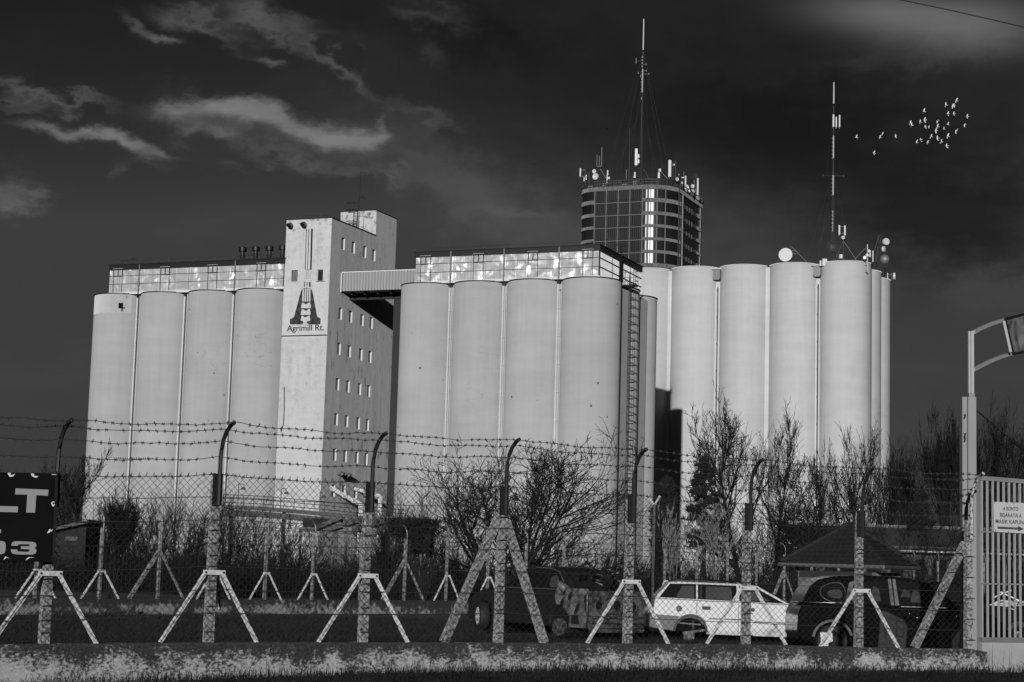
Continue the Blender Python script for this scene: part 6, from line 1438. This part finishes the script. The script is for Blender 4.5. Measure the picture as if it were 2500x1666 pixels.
# ------------------------------------------------------------------ loading gantry and pipe rack in front of the tower
gy_ = 150.0
gt_ = thing('loading_gantry', 'dark sloping loading gantry with handrails and three lamps before white tower', 'gantry', (at(760, 1250, gy_).x, gy_, 0))
dk = [(548, 1238), (640, 1242), (800, 1256), (990, 1276)]
DP = [at(x, y, gy_) for x, y in dk]
m_ = MB()
for a, b in zip(DP, DP[1:]): m_.bar(a, b, 1.6, 0.30); m_.bar(a + Vector((0, -0.9, -0.5)), b + Vector((0, -0.9, -0.5)), 0.12, 0.5)
m_.build('deck', 'black', gt_)
def on_deck(f):
    L_ = (DP[-1].x - DP[0].x) * f + DP[0].x
    for a, b in zip(DP, DP[1:]):
        if a.x <= L_ <= b.x + 1e-6: return a.lerp(b, (L_ - a.x) / (b.x - a.x))
    return DP[-1]
for k in range(19):
    p = on_deck(k / 18) + Vector((0, -0.8, 0)); m_ = MB(); m_.bar(p, p + Vector((0, 0, 0.98)), 0.05, 0.05); m_.build('rail_post', 'lattice', gt_)
for h in (0.35, 0.68, 0.98):
    m_ = MB(); m_.tube([on_deck(k / 18) + Vector((0, -0.8, h)) for k in range(19)], 0.03, 4); m_.build('handrail', 'lattice', gt_)
for f in (0.04, 0.33, 0.62, 0.92): p = on_deck(f); m_ = MB(); m_.bar((p.x, p.y, 0), p, 0.3, 0.3); m_.build('leg', 'black', gt_)
for px, y0, y1, ax_ in ((583, 1182, 1240, 12), (687, 1193, 1247, 12), (782, 1202, 1256, 9)):
    a, b = at(px, y1, gy_ - 0.6), at(px, y0, gy_ - 0.6); e = at(px + ax_, y0 - 1, gy_ - 0.6)
    m_ = MB(); m_.bar((b.x, b.y, a.z), b, 0.07, 0.07); m_.bar(b, (e.x, e.y, b.z), 0.06, 0.06); lp_ = m_.build('lamp_post', 'black', gt_)
    m_ = MB(); m_.cyl((e.x, e.y, b.z), (e.x, e.y, b.z - 0.28), 0.05, n=6); m_.cyl((e.x, e.y, b.z - 0.45), (e.x, e.y, b.z - 0.25), 0.24, 0.10, 12); m_.build('lamp_shade', 'steel', lp_, smooth='auto')
pr = thing('pipe_rack', 'rack of pale pipes and sloping chutes standing before the white tower', 'pipe rack', (at(850, 1290, 112).x, 112, 0))
for (xa_, ya_), (xb_, yb_), r_ in (((828, 1262), (975, 1266), 0.09), ((795, 1280), (975, 1286), 0.12), ((730, 1292), (985, 1298), 0.12)):
    m_ = MB(); m_.cyl(at(xa_, ya_, 112), at(xb_, yb_, 112), r_, n=8); m_.build('pipe', 'backpost', pr, smooth='auto')
for (xa_, ya_), (xb_, yb_) in (((835, 1262), (770, 1290)), ((900, 1262), (800, 1294)), ((960, 1266), (860, 1296))):
    m_ = MB(); m_.bar(at(xa_, ya_, 111.7), at(xb_, yb_, 111.7), 0.5, 0.25); m_.build('chute', 'black', pr)
for px in (735, 845, 968): a = at(px, 1296, 112.3); m_ = MB(); m_.bar((a.x, a.y, 0), a, 0.14, 0.14); m_.build('leg', 'backpost', pr)
m_ = MB(); a, b = at(740, 1265, 114), at(830, 1292, 114); m_.box(a.x, b.x, 114, 116, b.z, a.z); m_.build('bin', 'bandrecess', pr)
# posts with forked tops
for i, (px, y0, y1, Y, l, r_) in enumerate(((1031, 1216, 1290, 84, (1016, 1200), (1052, 1199)), (1597, 1232, 1372, 76, (1581, 1209), (1611, 1211)))):
    b, tpt = at(px, y1, Y), at(px, y0, Y); o = thing('forked_post', ['dark post with forked top rising from bush beside the middle silos', 'dark post with forked top before the ladder side of the middle silos'][i], 'post', (tpt.x, Y, 0), 0, 'posts with forked tops')
    m_ = MB(); m_.bar((tpt.x, Y, 0), (tpt.x, Y, tpt.z), 0.11, 0.11); m_.build('shaft', 'lattice', o)
    for e in (l, r_): p = at(e[0], e[1], Y); m_ = MB(); m_.bar((tpt.x, Y, tpt.z - 0.05), p, 0.08, 0.08, (0, 1, 0)); m_.build('fork_arm', 'lattice' if i == 0 else 'steel', o)
m_ = MB(); m_.tube([at(2150, -10, 46), at(2300, 21, 46), at(2420, 48, 46), at(2540, 76, 46)], 0.016, 6); tag(m_.build('overhead_cable', 'arm', None), 'single dark cable slanting across the sky near the top', 'cable')

# ------------------------------------------------------------------ bare trees, bushes, pines
M['bark'] = diffuse('dark_bark', lambda t: noise(t, pos(t), 6.0, 4, 0.6) * 0.025 + 0.010)
M['twig'] = diffuse('dark_twigs', lambda t: noise(t, pos(t), 3.0, 3, 0.6) * 0.022 + 0.005)
M['palebark'] = diffuse('pale_birch_bark', lambda t: noise(t, pos(t), 9.0, 4, 0.6) * 0.20 + 0.10)
M['needle'] = diffuse('pine_needles', lambda t: noise(t, pos(t), 2.0, 3) * 0.03 + 0.010)
M['ivy'] = diffuse('ivy_leaves', lambda t: noise(t, pos(t), 4.0, 3) * 0.03 + 0.006)
def grow(seed, base, H, spread, r0, limbs=9, fork=0.25, up=0.5, depth=3, kids=(6, 6, 4), stems=1, droop=0.0, wig=0.18, rmin=0.009, tw=3, tilt=0.28):
    """a leafless tree: returns (thick segments, thin segments)"""
    rg = random.Random(seed); thick, thin = [], []
    def branch(p, d, L, r, lev):
        n = 5 if lev == 0 else 4; sl = L / n; out = []
        for i in range(n):
            w = wig * (0.5 if lev == 0 else 1.0)
            d = (d + Vector((rg.gauss(0, w), rg.gauss(0, w), rg.gauss(0, w) + (up * 0.13 if lev else 0.05) - droop * lev * 0.05))).normalized()
            q = p + d * sl; ra, rb_ = r * (1 - 0.8 * i / n), r * (1 - 0.8 * (i + 1) / n)
            (thick if lev < 2 else thin).append((*p, *q, max(ra, rmin), max(rb_, rmin * 0.8))); out.append((q, d, rb_, (i + 1) / n)); p = q
        if lev >= depth:
            for k in range(tw):
                q, dd, rr_, _ = out[rg.randrange(n)]; e = q + (dd + Vector((rg.gauss(0, .6), rg.gauss(0, .6), rg.gauss(.15, .4)))).normalized() * L * rg.uniform(.25, .6); thin.append((*q, *e, rmin, rmin * 0.7))
            return
        nk = kids[min(lev, len(kids) - 1)]
        for k in range(nk):
            f = rg.uniform(fork if lev == 0 else 0.15, 1.0); i = min(int(f * n), n - 1); q, dd, rr_, _ = out[i]
            pr = out[i - 1][0] if i else q - dd * sl; q2 = pr.lerp(q, rg.random())
            a = rg.uniform(0, 2 * math.pi); ax = dd.orthogonal().normalized(); ax = Matrix.Rotation(a, 3, dd) @ ax
            ang = rg.uniform(0.45, 1.0) * (1.15 if lev == 0 else 0.9)
            nd = (dd * math.cos(ang) + ax * math.sin(ang)); nd.z = nd.z * (1 - 0.25 * up) + up * 0.30; nd.normalize()
            LL = L * rg.uniform(0.45, 0.72) * (1.15 - 0.5 * f) * (spread if lev == 0 else 1.0)
            branch(q2, nd, LL, max(rr_ * 0.75, r * 0.30), lev + 1)
    for s_ in range(stems):
        d = Vector((rg.gauss(0, tilt), rg.gauss(0, tilt * 0.7), 1)).normalized() if stems > 1 else Vector((rg.gauss(0, 0.05), rg.gauss(0, 0.05), 1)).normalized()
        branch(Vector(base) + Vector((rg.uniform(-.15, .15), rg.uniform(-.15, .15), 0)) * (stems > 1), d, H * rg.uniform(0.70, 0.85), r0, 0)
    return thick, thin
def fit(thick, thin, base, z_top, half_w, cx=None):
    """scale the branches about the base so that the crown has the height and width of the real one"""
    T, N = np.array(thick), np.array(thin); A = np.concatenate([T, N]); b = np.array(base)
    zt = np.percentile(A[:, 5], 99.8) - b[2]; ww = np.percentile(np.abs(A[:, 3] - b[0]), 98.5)
    sz, sx_ = (z_top - b[2]) / zt, 1.12 * half_w / ww
    for Q in (T, N):
        for c0 in (0, 3): Q[:, c0] = b[0] + (Q[:, c0] - b[0]) * sx_; Q[:, c0 + 1] = b[1] + (Q[:, c0 + 1] - b[1]) * sx_; Q[:, c0 + 2] = b[2] + (Q[:, c0 + 2] - b[2]) * sz
    return T, N
def bare_tree(label, seed, px, Y, top, halfpx, r0=0.16, bark='bark', group='bare trees around the mill', name='bare_tree', **kw):
    x = at(px, 1380, Y).x; base = (x, Y, -0.05); zt = at(px, top, Y).z; hw = halfpx * Y / FPX
    th_, tn_ = grow(seed, base, zt, 1.0, r0, **kw); T, N = fit(th_, tn_, base, zt, hw)
    o = thing(name, label, 'tree' if name != 'bush' else 'bush', base, 0, group)
    V_, F_ = seg_mesh(T, 5); fast_mesh('trunk', V_, F_, bark, o, smooth=True)
    V_, F_ = seg_mesh(N, 3); fast_mesh('crown', V_, F_, 'twig' if bark == 'bark' else bark, o)
    return o
bare_tree('spreading many stemmed bare tree before the middle silos', 5, 1264, 70, 1050, 232, 0.11, stems=8, kids=(8, 6, 4), fork=0.10, up=0.80, wig=0.20, rmin=0.010, tw=2, tilt=0.55)
bare_tree('tall upright bare tree with full fan crown before pale silos, near pine', 12, 1808, 106, 960, 118, 0.20, kids=(17, 8, 5), fork=0.24, up=1.0, rmin=0.012)
bare_tree('bare tree with rounded crown beside the tallest fan crowned one', 13, 1893, 112, 985, 72, 0.17, kids=(11, 7, 6), fork=0.32, up=1.2, rmin=0.0105)
bare_tree('slim bare tree with few upright branches before a silo joint', 14, 1998, 108, 1072, 42, 0.14, kids=(8, 6, 4), fork=0.30, up=1.3, rmin=0.0105)
bare_tree('leaning bare tree with wide low limbs behind the gatehouse roof', 15, 1962, 96, 1115, 120, 0.15, kids=(8, 7, 5), fork=0.2, up=0.9, stems=2, rmin=0.0105)
bare_tree('bare tree with dense dark top before right edge of pale silos', 16, 2088, 110, 1036, 82, 0.17, kids=(12, 8, 6), fork=0.25, up=1.2, rmin=0.0105)
bare_tree('dense narrow bare tree where pale silos meet the sky', 17, 2186, 118, 1062, 66, 0.17, kids=(13, 8, 6), fork=0.2, up=1.4, rmin=0.0105)
bare_tree('rounded bare tree between narrow one and dark conifer', 18, 2238, 122, 1100, 52, 0.15, kids=(11, 7, 6), fork=0.2, up=1.3, rmin=0.0105)
bare_tree('tall two stemmed bare tree just left of gate post', 19, 2318, 112, 1002, 82, 0.17, kids=(11, 8, 6), fork=0.3, up=1.2, stems=2, rmin=0.0105)
bare_tree('tallest bare tree behind the pale gate post', 20, 2392, 124, 972, 70, 0.18, kids=(12, 8, 6), fork=0.25, up=1.3, rmin=0.0105)
bare_tree('bare tree rising behind gate above the white notice', 21, 2452, 122, 1002, 80, 0.17, kids=(12, 8, 6), fork=0.22, up=1.2, rmin=0.0105)
bare_tree('bare tree at picture edge behind the bar gate', 22, 2512, 120, 1022, 80, 0.17, kids=(12, 8, 6), fork=0.2, up=1.1, rmin=0.0105)
bare_tree('bare tree beside the left edge of the silo blocks above black sign', 23, 178, 104, 1086, 62, 0.15, kids=(11, 8, 6), fork=0.25, up=1.1)
bare_tree('faint low bare tree far behind the black sign', 24, 112, 170, 1120, 60, 0.16, kids=(10, 7, 5), fork=0.25, up=0.9)
bare_tree('faint bare tree at picture edge above the black sign', 25, -12, 170, 1118, 45, 0.16, kids=(10, 7, 5), fork=0.25, up=0.9)
bare_tree('leafy tipped bare shrub before the first silo', 26, 268, 62, 1196, 62, 0.05, kids=(9, 7, 4), fork=0.2, up=0.9, stems=4, name='bush')
bare_tree('pale barked sapling standing in front of the dark pine', 27, 1752, 78, 1235, 55, 0.05, 'palebark', kids=(6, 4, 2), fork=0.3, up=1.0, stems=3)
bare_tree('pale slender sapling in the shadow of the middle silos', 28, 1648, 80, 1228, 42, 0.045, 'palebark', kids=(5, 4, 2), fork=0.3, up=1.2, stems=4)
# thickets: every bush its own
def bush(label, seed, px, Y, top, halfpx, stems=34, lean=0.0):
    rg = random.Random(seed); x = at(px, 1380, Y).x; zt = at(px, top, Y).z; hw = halfpx * Y / FPX; o = thing('bush', label, 'bush', (x, Y, -0.05), 0, 'bare bushes in the thicket'); S1 = []
    for s_ in range(stems):
        p = Vector((x + rg.uniform(-hw * 0.8, hw * 0.8), Y + rg.uniform(-1.5, 1.5), -0.05)); d = Vector((rg.gauss(lean, 0.34), rg.gauss(0, 0.3), 1)).normalized(); H = zt * rg.choice((rg.uniform(0.78, 1.06), rg.uniform(0.3, 0.8))); n = 6; r = rg.uniform(0.014, 0.028)
        for i in range(n):
            d = (d + Vector((rg.gauss(0, .22), rg.gauss(0, .2), 0.05))).normalized(); q = p + d * (H / n); S1.append((*p, *q, r * (1 - i / n * .75), r * (1 - (i + 1) / n * .75)))
            for _ in range(3 if i else 1):
                dd = (d + Vector((rg.gauss(0, .5), rg.gauss(0, .5), rg.gauss(0.2, .3)))).normalized(); a = p.lerp(q, rg.random()); L_ = H * rg.uniform(.08, .22); b = a + dd * L_; S1.append((*a, *b, 0.010, 0.006))
                if rg.random() < 0.8:
                    d3 = (dd + Vector((rg.gauss(0, .5), rg.gauss(0, .5), rg.gauss(0.2, .3)))).normalized(); m_ = a.lerp(b, rg.uniform(.3, .8)); S1.append((*m_, *(m_ + d3 * L_ * .7), 0.008, 0.005))
            p = q
    V_, F_ = seg_mesh(S1, 3); fast_mesh('branches', V_, F_, 'twig', o)
    return o
tops = [(30, 1240, 'behind the black sign'), (150, 1262, 'beside the small shed'), (232, 1226, 'before first silo, next to sign'), (310, 1216, 'before the joint of first two silos'), (385, 1210, 'before the second silo'), (452, 1208, 'before second silo joint'), (520, 1214, 'behind the second tall fence post'), (596, 1222, 'under the gantry lamp'), (668, 1236, 'under the gantry deck'), (745, 1262, 'below the white tower'), (905, 1236, 'in front of pipe rack end'),
        (980, 1206, 'beside forked post at tower foot'), (1052, 1226, 'right of the first forked post'), (1130, 1290, 'below the spreading bare tree'), (1330, 1312, 'behind the burnt car roof'), (1410, 1318, 'below the caged ladder'), (1480, 1322, 'right of ladder foot'), (1560, 1322, 'before the deep silo shadow'), (1650, 1290, 'under the pale slender sapling'), (1740, 1262, 'under the pine'), (1830, 1240, 'at the foot of fan crowned tree'), (1915, 1236, 'left of the gatehouse roof'),
        (2000, 1226, 'behind gatehouse roof peak'), (2080, 1222, 'behind the long shed'), (2170, 1228, 'by the long shed ridge'), (2260, 1240, 'left of gate post'), (2420, 1236, 'behind the gate bars'), (2490, 1230, 'behind the white notice')]
for i, (px, ty, where) in enumerate(tops):
    bush('bare bush of many thin stems ' + where, 100 + i, px, 92 + (i * 7) % 13, ty, 54, 62 if px < 1100 else 46, 0.12 if px < 800 else 0.0)
rg = np.random.default_rng(9); n = 15000
x = rg.uniform(-0.30, 0.31, n); y = 76 + 42 * rg.random(n); x = x * y; h = (0.9 + 1.5 * rg.random(n)) * (0.7 + 0.3 * np.sin(x * 0.7 + y)); 
keep = ~((y > 96) & (x > 15) & (x < 31)); x, y, h = x[keep], y[keep], h[keep]; n = len(x)
p0 = np.stack([x, y, np.zeros(n)], 1); p1 = p0 + np.stack([rg.normal(0, .55, n) * h, rg.normal(0, .4, n) * h, h * rg.uniform(.6, 1.1, n)], 1); p2 = p0 + (p1 - p0) * 0.55 + np.stack([rg.normal(0, .6, n) * h, rg.normal(0, .4, n) * h, h * 0.25], 1)
S1 = np.concatenate([np.concatenate([p0, p1, np.full((n, 1), .016), np.full((n, 1), .007)], 1), np.concatenate([p0 + (p1 - p0) * 0.5, p2, np.full((n, 1), .011), np.full((n, 1), .006)], 1)])
V_, F_ = seg_mesh(S1, 3); tag(fast_mesh('undergrowth', V_, F_, 'twig', kind='stuff'), 'dense dark undergrowth of bare stems below the silos', 'undergrowth')
# evergreens
def needles(rg, pts, size, k):
    """sprays of small blades round each point"""
    n = len(pts); P = np.repeat(np.asarray(pts), k, 0); m = len(P); d = rg.normal(0, 1, (m, 3)); d[:, 2] += 0.35; d /= np.linalg.norm(d, axis=1, keepdims=True); s = rg.normal(0, 1, (m, 3)); s = np.cross(d, s); s /= np.linalg.norm(s, axis=1, keepdims=True)
    L_ = size * rg.uniform(.5, 1.1, (m, 1)); w = L_ * 0.16; V = np.stack([P - s * w, P + s * w, P + d * L_], 1).reshape(-1, 3); return V, np.arange(m * 3).reshape(-1, 3)
def evergreen(label, name, seed, px, Y, top, halfpx, bot, tiers, clumps, size, taper=0.85, k=26):
    rg = np.random.default_rng(seed); rr = random.Random(seed); x = at(px, 1380, Y).x; zt = at(px, top, Y).z; zb = at(px, bot, Y).z; hw = halfpx * Y / FPX; o = thing(name, label, 'tree', (x, Y, -0.05), 0, 'evergreens by the silos')
    T = [(x, Y, -0.05, x, Y, zt * 0.98, 0.16, 0.02)]; pts = []
    for i in range(tiers):
        f = i / (tiers - 1); z = zb + (zt - zb) * f; R_ = hw * ((1 - f) ** taper * rr.uniform(.8, 1.12) + 0.06)
        for b in range(6):
            a = rr.uniform(0, 6.28); e = (x + R_ * math.cos(a), Y + R_ * math.sin(a), z + R_ * rr.uniform(-.05, .35)); T.append((x, Y, z, *e, 0.035, 0.012))
            for c_ in range(clumps):
                t = rr.uniform(.35, 1.05); pts.append((x + (e[0] - x) * t + rr.gauss(0, .10), Y + (e[1] - Y) * t + rr.gauss(0, .10), z + (e[2] - z) * t + rr.gauss(0, .07)))
    V_, F_ = seg_mesh(T, 4); fast_mesh('trunk', V_, F_, 'bark', o); V_, F_ = needles(rg, pts, size, k); fast_mesh('needles', V_, F_, 'needle', o); return o
evergreen('dark pine with tufted open crown before the pale silos', 'pine_tree', 1, 1718, 92, 1124, 48, 1330, 15, 4, 0.26, 0.55)
evergreen('black conifer standing inside the deep silo shadow', 'conifer', 2, 1622, 88, 1178, 34, 1330, 15, 4, 0.28, 0.6)
evergreen('small dark pyramid conifer among bare trees right of the gatehouse', 'conifer', 3, 2248, 104, 1212, 46, 1330, 14, 5, 0.30, 0.9)
rg = np.random.default_rng(4); pts = []
for _ in range(900):
    px, py = rg.normal(1010, 34), rg.uniform(1268, 1350); Y = 63 + rg.uniform(-1.0, 1.0)
    if py > 1310 and abs(px - 1030) > 26: continue
    p = at(px, py, Y); pts.append(tuple(p))
iv = thing('ivy_bush', 'dark ivy mass hanging on the wire fence left of the spreading tree', 'bush', (at(1020, 1380, 63).x, 63, 0)); V_, F_ = needles(rg, pts, 0.17, 10); fast_mesh('leaves', V_, F_, 'ivy', iv)
q = MB(); xx = at(1035, 1380, 63).x
for k in range(7): q.tube([(xx + 0.1 * k - 0.3, 63, 0), (xx + 0.07 * k - 0.2, 63.1, 0.9), (xx + 0.16 * k - 0.55, 63, 2.1)], 0.03, 4)
q.build('stems', 'bark', iv)

# ------------------------------------------------------------------ birds
M['bird'] = diffuse('white_feathers', lambda t: 0.8); M['crow'] = diffuse('dark_feathers', lambda t: 0.02)
def bird_mesh(nm, m, lift, sweep):
    mb = MB(); n = 8; prof = [(-0.16, 0.004), (-0.10, 0.025), (0.0, 0.042), (0.08, 0.032), (0.13, 0.024), (0.17, 0.004)]
    vs = [(x, r * math.cos(2 * math.pi * k / n), r * math.sin(2 * math.pi * k / n)) for x, r in prof for k in range(n)]
    mb.add(vs, [(i * n + k, i * n + (k + 1) % n, (i + 1) * n + (k + 1) % n, (i + 1) * n + k) for i in range(len(prof) - 1) for k in range(n)])
    mb.add([(-0.15, -0.02, 0), (-0.15, 0.02, 0), (-0.25, 0.05, 0), (-0.25, -0.05, 0)], [(0, 1, 2, 3)])
    for s in (-1, 1):
        w = [(0.08, 0, 0.01), (-0.07, 0, 0.01), (0.10, s * 0.17, 0.17 * lift), (-0.06, s * 0.16, 0.16 * lift), (0.04 - sweep, s * 0.36, 0.30 * lift - 0.02), (-0.05 - sweep, s * 0.34, 0.28 * lift - 0.02)]
        lo = [(x, y, z - 0.008) for x, y, z in w]; f = [(0, 2, 3, 1), (2, 4, 5, 3)]
        mb.add(w + lo, f + [tuple(i + 6 for i in reversed(q)) for q in f] + [(0, 6, 8, 2), (2, 8, 10, 4), (1, 3, 9, 7), (3, 5, 11, 9), (4, 10, 11, 5)])
    o = mb.build(nm, m); me = o.data; bpy.data.objects.remove(o); return me
BM = [bird_mesh('bird', 'bird', l, s) for l, s in ((1.1, 0.05), (0.6, 0.08), (-0.5, 0.04), (0.2, 0.10))]
k6 = 340 / 2353
flock = [(212, 735), (612, 728), (655, 668), (876, 712), (510, 998), (1128, 492), (1152, 530), (1290, 474), (1368, 440), (1356, 296), (1378, 556), (1436, 556), (1582, 454), (1588, 548), (1556, 618), (1694, 594), (1758, 518), (1898, 616), (2042, 518), (2088, 378), (1860, 330), (1758, 332), (1730, 188), (1842, 200), (1862, 190), (1904, 112), (1760, 712), (1482, 718), (1586, 748), (1656, 804), (1740, 880), (1416, 818), (1302, 770), (1230, 816)]
solo = {0: 'lone white bird straying farthest from the flock, near guyed mast', 1: 'white bird straying low beside another tiny one', 2: 'tiny white bird just above another straggler', 3: 'white straggler nearest to the flock', 4: 'white bird flying lowest, below the stragglers', 25: 'topmost white bird of the flock', 19: 'white bird at outer right of the flock, above one more', 30: 'lowest white bird of the flock'}
rr = random.Random(6)
for i, (zx, zy) in enumerate(flock):
    Y = 150 + rr.uniform(-14, 14); p = at(2060 + zx * k6, 230 + zy * k6, Y); o = bpy.data.objects.new('bird', BM[rr.choice((0, 0, 1, 2, 3))]); COL.objects.link(o); o.location = p
    o.rotation_euler = (rr.uniform(0.7, 1.35), rr.uniform(-0.3, 0.3), math.pi + rr.uniform(-0.5, 0.5)); s_ = rr.uniform(0.50, 0.66) * (0.7 if i in (2, 11, 15) else 1.0); o.scale = (s_, s_, s_)
    tag(o, solo.get(i, 'white bird with spread wings inside the dense flock'), 'bird', 'white birds flying in a flock')
BC = bird_mesh('crow', 'crow', 0.5, 0.06)
for px, py, lb in ((1482, 316, 'dark bird flying high left of the tall radio mast'), (1421, 396, 'dark bird just above the head house corner panel'), (1306, 402, 'dark bird gliding left of the head house'), (2299, 486, 'tiny dark bird low in the clear sky below the white flock')):
    o = bpy.data.objects.new('bird', BC); COL.objects.link(o); o.location = at(px, py, 170); o.rotation_euler = (rr.uniform(-.3, .5), 0, rr.uniform(0, 3)); s_ = 0.42 if px > 2000 else 0.6; o.scale = (s_, s_, s_); tag(o, lb, 'bird', 'dark birds in the sky')
